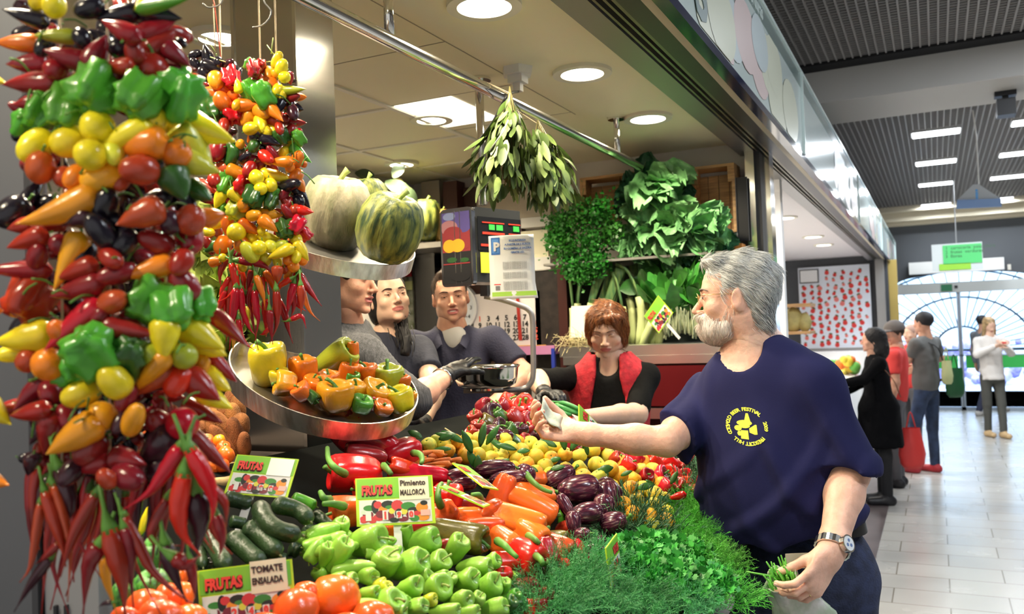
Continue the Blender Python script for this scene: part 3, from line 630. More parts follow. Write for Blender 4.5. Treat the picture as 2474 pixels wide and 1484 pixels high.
c1 = [(270,10,130,110,250,'R','Y'),(390,40,170,150,270,'R','Y'),(190,120,270,95,165,'L','K'),(840,110,290,115,190,'L','K'),(1150,110,280,115,-10,'L','K'),(1170,30,400,75,5,'L','G'),(1030,8,180,60,0,'V','Y'),(640,60,200,130,200,'R','K'),
(870,215,270,115,155,'L','B'),(1120,210,255,115,25,'L','B'),(1155,300,240,120,40,'L','D'),(700,370,240,130,60,'L','D'),(130,310,280,105,180,'L','O'),(400,260,260,85,180,'L','U'),(590,270,150,115,-50,'V','K'),(860,350,150,150,0,'R','K'),(320,330,170,110,0,'V','K'),
(480,410,260,125,165,'L','D'),(210,460,250,125,185,'L','D'),(400,500,160,145,180,'R','B'),(230,600,390,135,180,'L','D'),(190,740,160,85,190,'L','D'),(850,480,220,100,180,'L','B'),(970,380,170,125,100,'V','D'),(1090,500,225,230,260,'R','B'),(1290,500,230,95,-5,'L','D'),(1270,400,210,105,-40,'L','D'),(1300,310,100,65,-40,'V','K'),(820,560,160,120,0,'V','D'),(940,580,150,110,0,'V','N'),
(310,790,280,200,250,'Q','G'),(165,880,150,150,0,'Q','G'),(990,700,260,280,0,'Q','G'),(490,780,300,230,260,'Q','G'),(680,650,300,320,0,'Q','G'),(1290,670,310,280,0,'Q','G'),(980,840,120,110,0,'R','U'),
(820,1100,180,130,0,'V','W'),(255,1050,260,180,235,'V','Y'),(500,1020,240,200,200,'V','Y'),(900,980,370,145,205,'L','Y'),(1420,1180,280,140,-20,'L','W'),(1390,1070,340,200,-50,'L','W'),(700,910,220,220,0,'R','Y'),(650,1110,210,210,0,'R','Y'),(1430,920,510,190,-22,'L','Y'),(1110,870,195,145,0,'V','Y'),
(290,1200,230,185,0,'R','T'),(460,1270,145,145,0,'R','T'),(540,1270,180,130,240,'V','O'),(1000,1220,250,185,180,'V','T'),(870,1310,130,90,0,'V','T'),(1000,1040,370,175,185,'L','O'),(1265,1100,200,195,0,'R','O'),(740,1270,290,205,205,'V','A'),(1430,1380,210,115,-30,'L','F'),(1270,1320,230,175,-60,'L','F')]
ristra(c1, STR, .93, 230, 265, 0, 0, K1)
c2 = [(90,100,250,190,230,'V','K'),(750,60,280,160,0,'V','K'),(720,230,260,160,0,'V','K'),(1070,30,300,115,200,'L','K'),(1370,110,330,125,-65,'X','K'),(540,150,250,115,190,'L','N'),(600,400,230,135,260,'V','K'),(890,310,200,150,0,'V','K'),(1225,170,165,140,110,'V','N'),(790,180,250,140,10,'V','K'),
(1010,120,300,165,205,'L','T'),(1370,150,200,180,0,'V','T'),(1530,130,150,110,15,'L','O'),(150,200,190,95,190,'L','D'),(200,300,270,115,200,'L','B'),(350,180,200,110,190,'L','D'),(430,330,150,135,0,'R','D'),(270,410,200,125,0,'V','D'),
(1360,290,225,170,0,'V','B'),(1120,310,240,140,160,'V','D'),(430,80,510,180,205,'X','A'),(490,450,400,140,245,'X','A'),(800,430,195,120,-30,'V','B'),(130,510,390,105,180,'L','B'),(550,520,300,115,200,'L','B'),(840,540,260,135,200,'V','D'),(1300,460,195,135,0,'V','B'),(1070,510,300,125,200,'L','O'),
(560,650,380,135,195,'L','D'),(1320,620,240,170,0,'V','D'),(200,720,290,280,0,'Q','B'),(810,740,225,145,20,'V','T'),(720,850,150,110,0,'V','D'),(1070,740,280,290,0,'Q','G'),(1440,760,220,170,0,'Q','G'),(1250,800,240,240,0,'Q','G'),(1640,930,340,95,-40,'L','D'),
(540,910,450,145,222,'L','R'),(420,950,160,125,0,'V','O'),(100,1110,220,110,190,'V','Y'),(180,1000,360,175,190,'L','Y'),(920,940,350,115,-10,'L','D'),(950,850,200,120,200,'V','D'),(930,1120,250,240,0,'Q','F'),(650,1080,300,340,0,'Q','G'),(510,1230,220,220,0,'Q','G'),
(1090,1120,200,140,0,'V','U'),(1180,1010,270,160,270,'L','Y'),(1450,1040,350,170,-25,'L','Y'),(1440,980,350,170,-30,'L','Y'),(1320,1130,175,175,0,'R','U'),(1440,1200,170,110,0,'V','A'),(200,1160,155,140,0,'V','T'),(350,1190,220,220,0,'R','O'),(1100,1310,300,120,215,'L','T'),(1080,1250,350,110,225,'L','A'),
(820,1310,245,190,0,'V','Y'),(580,1400,245,170,200,'V','Y'),(1550,1310,230,115,-30,'L','Y'),(1540,1440,260,110,-25,'L','Y'),(1600,1220,240,85,-45,'L','B'),(1270,1310,225,155,250,'V','R'),(1450,1350,290,150,-35,'L','B'),(360,1390,190,150,0,'R','D'),(220,1400,260,110,230,'L','D'),(900,1420,200,120,0,'V','D'),(700,1340,120,100,0,'V','N')]
ristra(c2, STR, .93, 230, 265, 0, 480, K1)
c3 = [(60,20,200,90,190,'L','D'),(350,190,280,150,255,'L','D'),(215,50,280,110,190,'L','B'),(470,80,190,120,-60,'V','D'),(270,190,180,80,240,'L','N'),(950,100,260,130,0,'V','A'),(1130,120,200,150,0,'V','D'),(850,130,150,90,0,'V','N'),(530,220,350,175,215,'L','A'),(720,80,190,175,260,'V','A'),
(640,310,240,190,230,'V','D'),(910,510,260,165,-15,'V','D'),(1130,300,340,200,220,'L','N'),(1440,50,300,95,-25,'L','D'),(1480,320,400,100,-45,'L','D'),(670,430,215,105,200,'L','B'),(910,390,240,140,-10,'L','D'),(760,520,150,110,0,'V','T'),(220,420,160,90,250,'L','N'),(1300,130,215,215,200,'R','R'),(500,480,200,130,240,'V','N'),(1150,430,240,150,230,'V','N')]
ristra(c3, STR, .93, 230, 265, 0, 980, 2.945)
CY3 = [('m',[(740,1080),(760,1250),(830,1480)],60,'A'),('l',[(420,450),(500,700),(480,850)],95,'N'),('l',[(360,1080),(220,1270),(100,1470)],62,'N'),('l',[(420,980),(320,1080),(250,1130)],48,'D'),('l',[(380,560),(450,800),(500,1050),(480,1400)],60,'T'),('l',[(290,690),(260,900),(215,1150),(140,1260)],54,'T'),('l',[(320,610),(390,830),(440,1000),(470,1150)],74,'B'),
('m',[(690,620),(560,850),(480,1050),(430,1220)],78,'D'),('m',[(880,780),(990,1000),(1080,1170),(1250,1330),(1400,1430)],64,'D'),('m',[(890,870),(925,1000),(930,1200),(950,1440)],82,'D'),('m',[(710,990),(630,1150),(590,1500)],105,'D'),('m',[(780,880),(840,1100),(880,1300),(890,1500)],122,'B'),('m',[(800,1400),(740,1410),(700,1440)],28,'N'),
('r',[(1200,650),(1090,880),(1120,980),(1290,1000)],66,'D'),('r',[(1180,990),(1230,1180),(1330,1400)],95,'N'),('r',[(1390,620),(1420,850),(1390,1110)],140,'N'),('r',[(1540,780),(1580,950),(1560,1090)],62,'D'),('r',[(1350,1100),(1375,1250),(1390,1390)],58,'D'),('r',[(1500,570),(1600,700),(1610,860)],56,'B'),('r',[(1240,1080),(1330,1130),(1420,1070)],90,'D'),
('r',[(1290,290),(1190,450),(1060,620),(880,740)],98,'R'),('r',[(1350,310),(1450,490),(1520,690),(1490,880)],102,'R'),('r',[(1310,480),(1270,740),(1310,930),(1430,1070)],108,'R')]
for i, (s, pts, w, c) in enumerate(CY3): cay(pts, w, c, .945-.0022*i, {'l': S_l, 'm': S_m, 'r': S_r}[s], 0, 980, 2.945)
rs = random.Random(5)
fill(60, S_l, (60, 170), (20, 1050), 1.02, 'KNDDK', 72, rs); fill(90, S_m, (170, 340), (10, 1130), 1.02, 'KNDDK', 72, rs); fill(70, S_r, (330, 430), (40, 1000), 1.02, 'KNDDK', 72, rs)
# strand at the very left edge
t = hang(-60, 300, .99, 'pepper string at the left frame edge, only a yellow tip showing', top=(-60, 1150))
ristra([(-60,1030,320,150,-38,'L','Y'),(-70,1500+40,290,120,-10,'L','O'),(-90,330,200,110,0,'L','O')], [(0, t, 0)], .97, 300, 0, 0, 640, 2.968)
ristra([(-60,570,230,80,-15,'L','Y'),(-140,900,230,80,-15,'L','D')], [(0, t, 0)], .97, 300, 0, 0, 0, 2.968)
# ---- three slimmer strings behind it
K2 = 3.71; red_s = mat('red_string', (.55, .08, .04), .7)
T_l = hang(535, 185, 1.66, 'left one of the slim pepper strings, black peppers on top, on red and white twine', top=(545, 640)); T_m = hang(630, 190, 1.64, 'middle one of the slim pepper strings before the steel pillar', top=(640, 660)); T_r = hang(668, 150, 1.62, 'right one of the slim pepper strings, topped by a yellow cluster', top=(712, 640))
part(MB().tube([P(545, 230, 1.66), P(518, 10, 1.66), P(500, -60, 1.7)], .0012, 5), 'twine', red_s, T_l, True)
part(MB().tube([P(520, 120, 1.66), P(515, 10, 1.66)], .0010, 5), 'twine', string_m, T_l, True)
hk = MB().tube(bezier([P(490, 8, 1.66), P(505, 18, 1.66), P(530, 12, 1.66), P(540, -6, 1.66)], 12), .0016, 6); part(hk, 'hook', greymetal, T_l, True)
hk = MB().tube(bezier([P(610, 66, 1.6), P(632, 62, 1.6), P(650, 45, 1.6), P(655, 25, 1.6), P(640, 8, 1.6), P(625, -30, 1.6)], 14), .0016, 6); part(hk, 'hook', greymetal, T_m, True)
STR2 = [(535, T_l, 0), (625, T_m, 0), (705, T_r, 0)]
s1 = [(260,120,150,80,100,'L','K'),(160,120,120,70,10,'V','K'),(365,185,90,75,0,'R','K'),(320,240,200,80,-20,'L','K'),(240,290,120,100,0,'V','K'),(160,210,110,70,0,'V','K'),(500,250,160,75,0,'V','K'),(450,200,110,60,20,'V','N'),
(150,340,100,90,0,'R','B'),(160,420,100,90,0,'R','D'),(210,510,85,80,0,'R','B'),(340,350,150,110,-70,'V','A'),(410,430,135,115,0,'R','O'),(310,460,230,85,170,'L','O'),(400,540,165,125,0,'R','O'),(500,490,100,100,0,'R','O'),(480,330,160,130,0,'Q','R'),(680,250,135,90,0,'Q','B'),(745,215,90,80,0,'Q','B'),(650,205,95,75,0,'Q','G'),(540,400,110,60,100,'L','Y'),(690,340,150,90,0,'V','D'),
(640,440,160,140,0,'Q','G'),(760,470,190,165,0,'Q','G'),(820,380,150,110,-20,'V','O'),(890,170,140,75,0,'V','Y'),(930,230,125,85,0,'V','Y'),(815,290,130,65,280,'V','A'),(1000,330,95,60,280,'L','B'),(955,320,90,90,0,'R','Y'),(875,290,90,95,0,'R','A'),(890,440,110,80,250,'V','Y'),(1030,435,195,55,0,'L','U'),(860,500,80,70,0,'V','Y'),(930,480,80,70,0,'V','Y'),(1020,505,150,62,10,'V','D'),(1110,500,75,50,0,'L','O'),
(290,610,230,180,0,'Q','F'),(235,670,50,50,0,'R','G'),(500,650,165,160,0,'Q','R'),(620,570,175,85,0,'L','O'),(525,570,95,62,0,'V','A'),(630,690,145,100,0,'V','A'),(750,630,150,105,-30,'V','A'),(860,630,210,82,-45,'L','O'),(840,700,150,100,-30,'V','T'),(740,740,160,90,-70,'V','Y'),(655,780,125,90,10,'V','Y'),(840,780,160,72,-50,'V','Y'),(790,810,100,80,0,'V','Y'),
(910,570,165,75,0,'V','K'),(1000,580,110,90,0,'R','N'),(1080,600,85,60,-20,'L','K'),(1030,640,135,85,0,'V','N'),(1060,730,150,65,0,'L','D'),(950,700,85,75,0,'R','D'),(910,780,110,65,0,'V','B'),(1010,800,110,75,0,'V','B'),(1085,810,60,50,0,'R','B'),(410,760,130,80,270,'V','B'),(700,860,130,90,0,'V','K'),(920,850,120,110,0,'Q','F'),(1080,860,120,85,0,'Q','G'),(1050,920,130,90,10,'V','Y'),(1100,1010,190,78,-40,'X','G'),
(350,970,200,135,260,'V','B'),(490,1000,165,160,0,'Q','F'),(560,920,75,62,0,'V','A'),(820,890,160,82,-20,'L','K'),(780,960,140,90,-20,'L','K'),(680,940,110,80,0,'V','F'),(600,1040,130,60,30,'V','K'),(950,1000,115,72,0,'V','Y'),(1070,1060,145,90,0,'V','O'),(920,1080,180,72,180,'L','O'),(1125,1100,60,55,0,'R','O'),(1005,1130,90,72,260,'R','O'),(850,1010,140,65,0,'V','D'),(840,1110,140,65,0,'V','D'),(660,1060,180,75,0,'L','D'),(790,1040,150,88,-40,'V','R'),(730,1110,130,90,0,'V','D'),
(370,1150,165,100,190,'L','T'),(640,1150,140,90,0,'V','B'),(540,1180,180,92,-25,'L','A'),(1060,1210,125,90,0,'V','O'),(700,1220,125,112,0,'R','Y'),(880,1210,250,82,-10,'L','Y'),(1105,1300,100,62,-60,'L','O'),(330,1250,120,100,0,'V','B'),(450,1230,150,130,0,'Q','G'),(430,1300,130,110,0,'Q','G'),(560,1300,130,115,0,'Q','R'),(640,1270,105,85,0,'V','A'),(830,1290,112,100,0,'R','Y'),(740,1320,100,98,0,'R','Y'),(650,1330,100,80,0,'V','Y'),(270,1310,200,65,-30,'L','B'),(1000,1290,200,90,10,'V','K'),(1090,1370,240,100,-55,'L','K'),(950,1350,145,82,0,'V','D'),(670,1400,150,142,0,'Q','F'),(840,1370,130,115,0,'Q','G'),(380,1410,165,90,240,'L','Y'),(530,1390,140,90,-50,'L','Y'),(470,1430,80,80,0,'R','B'),(970,1450,112,62,0,'V','D')]
ristra(s1, STR2, 1.60, 130, 620, 430, 100, K2, .04)
s2 = [(420,90,95,90,0,'Q','G'),(310,240,180,65,200,'L','Y'),(270,300,130,65,-10,'V','Y'),(440,240,140,82,265,'L','O'),(540,100,170,155,0,'Q','U'),(590,60,110,90,0,'V','A'),(660,60,150,115,0,'Q','F'),(830,30,120,90,0,'Q','F'),(680,150,125,82,10,'V','A'),(830,140,170,82,-5,'L','A'),(640,260,180,82,-30,'L','O'),(810,230,160,82,-40,'L','O'),(660,350,115,90,0,'R','Y'),(750,275,100,62,270,'V','Y'),(525,300,140,142,0,'R','Y'),(400,420,150,122,250,'V','O'),(570,410,130,112,0,'R','O'),(640,480,175,105,0,'V','W'),(820,350,160,65,-10,'L','Y'),(830,430,105,100,0,'R','W'),(725,440,112,112,0,'R','Y'),(780,540,112,95,0,'R','W'),(920,430,140,90,20,'V','U'),(920,485,200,75,205,'L','Y'),(890,560,125,65,0,'V','W'),
(980,50,130,62,0,'V','D'),(980,120,135,62,0,'V','D'),(980,180,130,62,0,'V','N'),(1050,100,95,82,0,'R','B'),(1140,110,120,62,-10,'L','R'),(1100,160,120,52,0,'V','D'),(965,280,135,130,0,'Q','F'),(1060,240,125,120,0,'Q','R'),(1125,310,112,92,0,'Q','R'),(1060,365,105,82,-40,'V','Y'),(1110,470,165,75,-55,'L','Y'),(1115,550,90,82,0,'R','O'),(990,550,92,82,0,'R','O'),(1060,520,110,72,270,'V','Y'),(970,630,90,82,0,'R','T'),(1035,610,92,90,0,'R','O'),(890,680,130,72,270,'L','T'),(990,680,110,55,0,'V','A'),(360,560,140,65,10,'L','O'),(400,530,65,60,0,'R','Y'),(580,610,90,62,0,'V','Y'),(1080,20,110,90,-60,'V','K')]
ristra(s2, STR2, 1.60, 130, 620, 430, 480, K2, .04)
rs = random.Random(9)
fill(70, T_l, (500, 575), (180, 610), 1.70, 'KNDDBTOF', 36, rs); fill(60, T_m, (585, 655), (200, 620), 1.70, 'KNDBO', 30, rs); fill(40, T_r, (665, 715), (180, 640), 1.68, 'KNDDO', 30, rs)
def CC(s, *a): cay(a[0], a[1], a[2], 1.60+random.uniform(-.02, .03), s, 430, 480, K2)
CC(T_l,[(460,510),(400,600),(375,700),(390,820)],58,'B'); CC(T_l,[(480,580),(510,700),(520,800),(440,890),(340,930)],56,'R'); CC(T_l,[(520,600),(570,700),(590,830),(600,970)],64,'R'); CC(T_l,[(470,700),(400,850),(420,1000),(360,1110)],50,'R')
CC(T_l,[(500,700),(470,900),(450,1100),(430,1280)],60,'B'); CC(T_l,[(520,800),(500,1000),(480,1150),(460,1370)],62,'R'); CC(T_l,[(550,760),(530,900),(540,980),(680,970)],42,'R'); CC(T_l,[(560,800),(580,1000),(640,1160),(700,1230)],48,'R'); CC(T_l,[(540,1080),(560,1220),(620,1310),(690,1360)],44,'R'); CC(T_l,[(500,1120),(500,1250),(490,1380)],50,'A'); CC(T_l,[(430,820),(380,960),(340,1000),(420,1040)],50,'R'); CC(T_l,[(590,860),(600,1030),(570,1200)],52,'B'); CC(T_l,[(600,970),(630,1050),(640,1100)],45,'Y')
CC(T_m,[(550,555),(680,570),(800,620),(850,700)],66,'B'); CC(T_m,[(660,640),(640,740),(620,870)],50,'B'); CC(T_m,[(700,690),(740,800),(770,900),(780,1000)],48,'O'); CC(T_m,[(750,690),(780,820),(810,950),(830,1020)],58,'R'); CC(T_m,[(780,650),(850,750),(870,850),(840,1030)],62,'O'); CC(T_m,[(690,750),(640,900),(670,1100),(720,1360)],52,'B'); CC(T_m,[(690,820),(700,1000),(720,1100),(690,1280)],54,'R'); CC(T_m,[(790,900),(790,1080),(790,1240)],60,'R'); CC(T_m,[(820,1000),(830,1150),(850,1310)],54,'B'); CC(T_m,[(880,820),(890,980),(880,1150),(820,1300)],58,'B'); CC(T_m,[(900,900),(960,1050),(990,1180),(1030,1300)],52,'B'); CC(T_m,[(820,1160),(770,1210),(730,1220)],34,'R'); CC(T_m,[(700,760),(700,900),(750,990)],50,'R')
CC(T_r,[(1060,650),(1070,750),(1030,880),(970,1000)],58,'R'); CC(T_r,[(1010,720),(920,780),(895,860)],44,'R'); CC(T_r,[(1090,670),(1150,780),(1230,890),(1290,965)],54,'B'); CC(T_r,[(1040,760),(1000,920),(970,1085)],56,'R'); CC(T_r,[(1110,740),(1130,880),(1190,1020),(1275,1100)],46,'O'); CC(T_r,[(1060,860),(1080,960),(1150,1010)],44,'R'); CC(T_r,[(1100,780),(1110,920),(1100,1050)],56,'B'); CC(T_r,[(1010,1085),(1110,1055),(1150,1165)],40,'R'); CC(T_r,[(1020,800),(1040,950),(1010,1080)],50,'B')

def stemfill(n, par, xs, ys, d, rs, ln):                  # loose green stalks between the peppers
    for _ in range(n):
        p = P(rs.uniform(*xs), rs.uniform(*ys), d+rs.uniform(-.01, .03)); k = d/F_PX*ln; u = unit_([rs.gauss(0, 1), rs.gauss(0, 1), rs.gauss(0, 1)])
        part(MB().tube(bezier([p, p+u*k*.5, p+u*k+np.array([0, 0, -k*.3])], 7), k*.045, 5), 'stalk', stemg, par, True)
def unit_(v): v = np.array(v); return v/np.linalg.norm(v)
rs = random.Random(31)
stemfill(22, S_l, (70, 180), (60, 1060), .93, rs, 60); stemfill(26, S_m, (190, 340), (40, 1120), .92, rs, 60); stemfill(22, S_r, (340, 460), (60, 1000), .93, rs, 60)
stemfill(16, T_l, (500, 580), (160, 600), 1.60, rs, 36); stemfill(14, T_m, (590, 650), (170, 620), 1.60, rs, 36); stemfill(14, T_r, (660, 730), (170, 620), 1.59, rs, 36)
# twine and dry stalks on top of the slim strings
for (x, y, s_) in ((520, 125, T_l), (545, 150, T_l), (640, 150, T_m), (668, 140, T_r), (655, 130, T_r)):
    p = P(x, y, 1.6); part(MB().tube([p, p+imgdir(random.uniform(0, 180))*.03], .0009, 4), 'stalk', stemp, s_, True)

rs = random.Random(44)                                    # thin chilies deeper in the front bundles
for i in range(26):
    x = rs.uniform(80, 490); s_ = S_l if x < 190 else S_m if x < 330 else S_r; y = rs.uniform(1090, 1200) if x < 330 else rs.uniform(1060, 1130); dx = (x-(130 if x < 190 else 255 if x < 330 else 440))*.5
    cay([(x, y), (x+dx*.6+rs.uniform(-12, 12), y+80), (x+dx*1.3+rs.uniform(-20, 20), y+170), (x+dx*2+rs.uniform(-40, 40), y+rs.uniform(220, 330))], rs.uniform(20, 30), rs.choice('DNDB'), .985+rs.uniform(0, .03), s_, 0, 0, 1.)
fill(16, S_l, (80, 190), (960, 1120), 1.0, 'KNDDB', 62, rs); fill(20, S_m, (190, 340), (980, 1160), 1.0, 'KNDDB', 62, rs); fill(14, S_r, (340, 470), (940, 1080), 1.0, 'KNDDB', 62, rs)
# ================================================================== STALL: pillar, trays, display, signs, piles
PX0, PY0 = -1.48, 1.79
xl = aty(588, 1100, PY0)[0]; yr = atx(835, 1100, PX0)[1]
t = empty('pillar', (xl, PY0, 0), 'square brushed steel pillar carrying the two round trays', 'pillar')
part(MB().box((xl, PY0, 0), (PX0, yr, CEIL-.001)), 'casing', mat('pillar_steel', (.66, .64, .60), .17, 1., bump=.02, bs=20, stretch=(60, 60, 1.)), t)
part(MB().box((xl-.001, PY0-.004, 0), (xl+.010, PY0, CEIL-.002)), 'edge_strip', chrome, t); part(MB().box((PX0-.008, PY0-.004, 0), (PX0+.002, PY0, CEIL-.002)), 'edge_strip', chrome, t)
# steel cabinet at the far left
c0 = P(-200, 1200, 1.16); c1_ = P(72, 1200, 1.16); c2_ = P(216, 1200, 1.20)
t = empty('steel_cabinet', (c0[0], c0[1], 0), 'grey steel cabinet at the left frame edge behind the big pepper string', 'cabinet')
dirv = (c1_-c0)*[1, 1, 0]; L_ = np.linalg.norm(dirv); dirv /= L_; back = np.array([-dirv[1], dirv[0], 0]); back = back if back@TOWARD < 0 else -back
def obox(m, o, u, v, lu, lv, z0, z1):
    o = np.array([o[0], o[1], 0.]); A = [o, o+u*lu, o+u*lu+v*lv, o+v*lv]
    m.add([a+[0, 0, z0] for a in A]+[a+[0, 0, z1] for a in A], [(3, 2, 1, 0), (4, 5, 6, 7), (0, 1, 5, 4), (1, 2, 6, 5), (2, 3, 7, 6), (3, 0, 4, 7)]); return m
gcab = mat('cabinet_paint', (.10, .105, .12), .45, .3, var=.12, vs=2)
part(obox(MB(), c0, dirv, back, L_, .06, 0, 2.3), 'upright', gcab, t)
L2 = np.linalg.norm((c2_-c1_)[:2]); part(obox(MB(), c1_+back*.01+dirv*.012, dirv, back, L2, .04, 0, 1.40), 'side_panel', mat('panel_paint', (.24, .245, .26), .5), t)
part(obox(MB(), c1_, dirv, back, .008, .04, 0, 2.3), 'seam', darkmetal, t)
for k in (.036, .050): part(obox(MB(), c1_+dirv*(k*1.0-.01)+back*.004, dirv, back, .004, .02, 1.235, 1.275), 'slot', black, t)
# dark shelving along the back wall, left of the pillar
shelf_d = mat('shelf_dark', (.05, .035, .03), .6)
t = empty('back_shelf', (-2.9, .2, 0), 'dark shelving against the back wall behind the slim pepper strings', 'shelf')
part(MB().box((-2.90, .1, 0), (-2.86, 2.75, 1.98)), 'back_board', shelf_d, t)
for z in (1.1, 1.45, 1.85): part(MB().box((-2.86, .1, z-.02), (-2.45, 2.75, z)), 'shelf_board', shelf_d, t)
# ---- steel trays
def tray(cpx, cpy, d, r, a1, a2, h, lab):
    C = P(cpx, cpy, d); e1 = a1[0]*RIGHT+a1[1]*UP+a1[2]*TOWARD; e1 /= np.linalg.norm(e1)
    e2 = -(a2[0]*RIGHT+a2[1]*UP+a2[2]*TOWARD); e2 -= e1*(e1@e2); e2 /= np.linalg.norm(e2); n = np.cross(e1, e2)
    if n[2] < 0: n = -n
    t = empty('round_tray', C, lab, 'tray', 'steel trays on the pillar')
    a = np.arange(72)*2*pi/72; u = r*np.cos(a); v = np.minimum(r*np.sin(a), r*.36)
    O = C+u[:, None]*e1+v[:, None]*e2; s = .985
    G = np.array([O-n*h, O, C+(O-C)*s, C+(O-C)*s-n*(h-.004)])
    part(MB().grid(G, wrapj=True, wrapi=False), 'rim', mat('tray_steel', (.82, .80, .76), .34, 1., var=.30, vs=1.6, bump=.12, bs=4, stretch=(28, 28, .6)), t, True, 30)
    f = MB().add(np.vstack([O-n*h, C+(O-C)*.99-n*(h-.006)]), [tuple(range(72))[::-1], tuple(range(72, 144))]); part(f, 'floor', steel, t)
    b0 = C-n*(h-.012)-e1*0; b1 = np.array([PX0-.04, PY0+.02, b0[2]]); part(MB().tube([b0+(b1-b0)*.1, b1], .011, 8), 'bracket', steel, t, True)
    return t, C, e1, e2, n
TR1, C1, e11, e12, n1 = tray(789, 905, 2.02, .222, (.93, -.24, -.26), (.16, -.35, .92), .042, 'lower round steel tray on the pillar, filled with orange and yellow peppers')
TR2, C2, e21, e22, n2 = tray(800, 563, 2.02, .202, (.93, -.22, -.22), (.14, -.33, .92), .036, 'upper round steel tray on the pillar, holding two green pumpkins')
def onpl(px, py, C, n, off):
    r = ray(px, py); t = ((C+n*off-CAMPOS)@n)/(r@n); return CAMPOS+r*t
pk = mat('pumpkin_pale', (.17, .17, .09), .6, var2=(.46, .40, .27), vs=3.4, bump=.2, bs=20, stretch=(1, 1, .35)); pg = mat('pumpkin_green', (.020, .050, .015), .5, var2=(.26, .28, .05), vs=8, bump=.15, bs=18, stretch=(1.4, 1.4, .35))
def pumpkin(px, py, w, h, d, m, lab, zd, sm_=stemp, roll=.3, nm='pumpkin'):
    k = d/F_PX; o = veg('pump', 'G', P(px, py, d), orient(zd, roll), w*k*1.02, h*k*1.12, nm, None, 0, 'stem', sm_, m); return tag(o, lab, 'pumpkin')
pumpkin(812, 512, 170, 172, 2.03, pk, 'pale mottled grey green pumpkin, left one on the upper tray', UP+.12*RIGHT+.22*TOWARD)
pumpkin(942, 548, 158, 160, 1.93, pg, 'dark green pumpkin with yellow flecks and pale stem, right one on the upper tray', UP+.32*RIGHT+.28*TOWARD)
pumpkin(890, 498, 110, 130, 2.18, pg, 'green pumpkin half hidden behind the two on the upper tray', UP-.1*RIGHT)
# peppers in the lower tray
TP = [(1090,210,90,190,'O',(0,1)),(330,310,310,320,'Y',(-.05,1)),(640,380,225,250,'O',(.02,1)),(920,250,240,330,'U',(.8,.55)),(480,470,210,160,'A',(-.5,.1)),(860,440,180,130,'O',(.1,.9)),(1040,400,160,200,'O',(.3,1)),(1205,400,185,175,'O',(0,1)),(1390,430,260,200,'U',(.05,1)),(1530,470,130,130,'O',(.1,1)),(1075,430,115,120,'G',(.2,.5)),
(800,510,210,140,'O',(.1,1)),(630,550,160,130,'P',(-.3,.5)),(1100,545,180,160,'A',(.2,.7)),(1270,565,240,180,'A',(.4,.6)),(720,585,100,110,'F',(.6,-.5)),(930,590,290,215,'A',(.05,1)),(1500,620,240,185,'Y',(-.2,.9)),(1250,660,120,90,'B',(.3,.5)),(1350,690,170,90,'O',(.3,.5)),(1165,660,180,120,'G',(.3,.7)),(720,470,150,120,'O',(.2,.6)),(430,420,160,130,'Y',(0,.8)),(1600,600,90,110,'A',(.3,.8))]
tl = []
for x, y, w, h, c, (sx, sy) in TP:
    px, py = 560+x/3.71, 800+y/3.71; off = .5*w/3.71*2./F_PX*.6-.02
    Q = onpl(px, py, C1, n1, max(.0, off)); d = depth(Q); d = min(max(d, 1.86), 2.16)
    if y < 300: d = 2.08
    Q = P(px, py, d); k = d/F_PX/3.71
    o = veg('bell', c, Q, orient(sx*RIGHT+sy*UP+.25*TOWARD, random.uniform(0, 6)), w*k*1.12, h*k*1.16, 'bell_pepper'); o['_c'] = CNAME[c]; tag(o, cat='pepper', group='bell peppers in the lower steel tray'); tl.append(o)
row_labels(tl, lambda o: o['_c']+' bell pepper', 'lower steel tray', 30)

# ---- sloped display
bedm = mat('display_dark', (.006, .007, .006), .9, spec=.1)
m = MB(); x0, x1 = -.58, -1.37
for ya, yb_ in ((.80, 2.98),):
    v = [(x0, ya, 0), (x0, ya, bedz(x0)-.10), (x1, ya, bedz(x1)-.09), (x1, ya, 0)]; v += [(a, yb_, b) for a, _, b in v]
    m.add(v, [(0, 1, 2, 3), (7, 6, 5, 4), (0, 4, 5, 1), (1, 5, 6, 2), (2, 6, 7, 3), (3, 7, 4, 0)])
t = empty('produce_display', (-.9, 1.3, 0), 'sloping dark market display carrying the vegetables', 'counter'); part(m, 'body', bedm, t)
part(MB().box((-.578, .80, .80), (-.565, 2.98, .93)), 'front_rail', darkmetal, t)
m = MB().box((-2.5, .0, 0), (-1.66, 1.72, 1.06)); t = empty('side_display', (-2.0, .9, 0), 'dark side table holding the baskets left of the pillar', 'counter'); part(m, 'body', bedm, t)
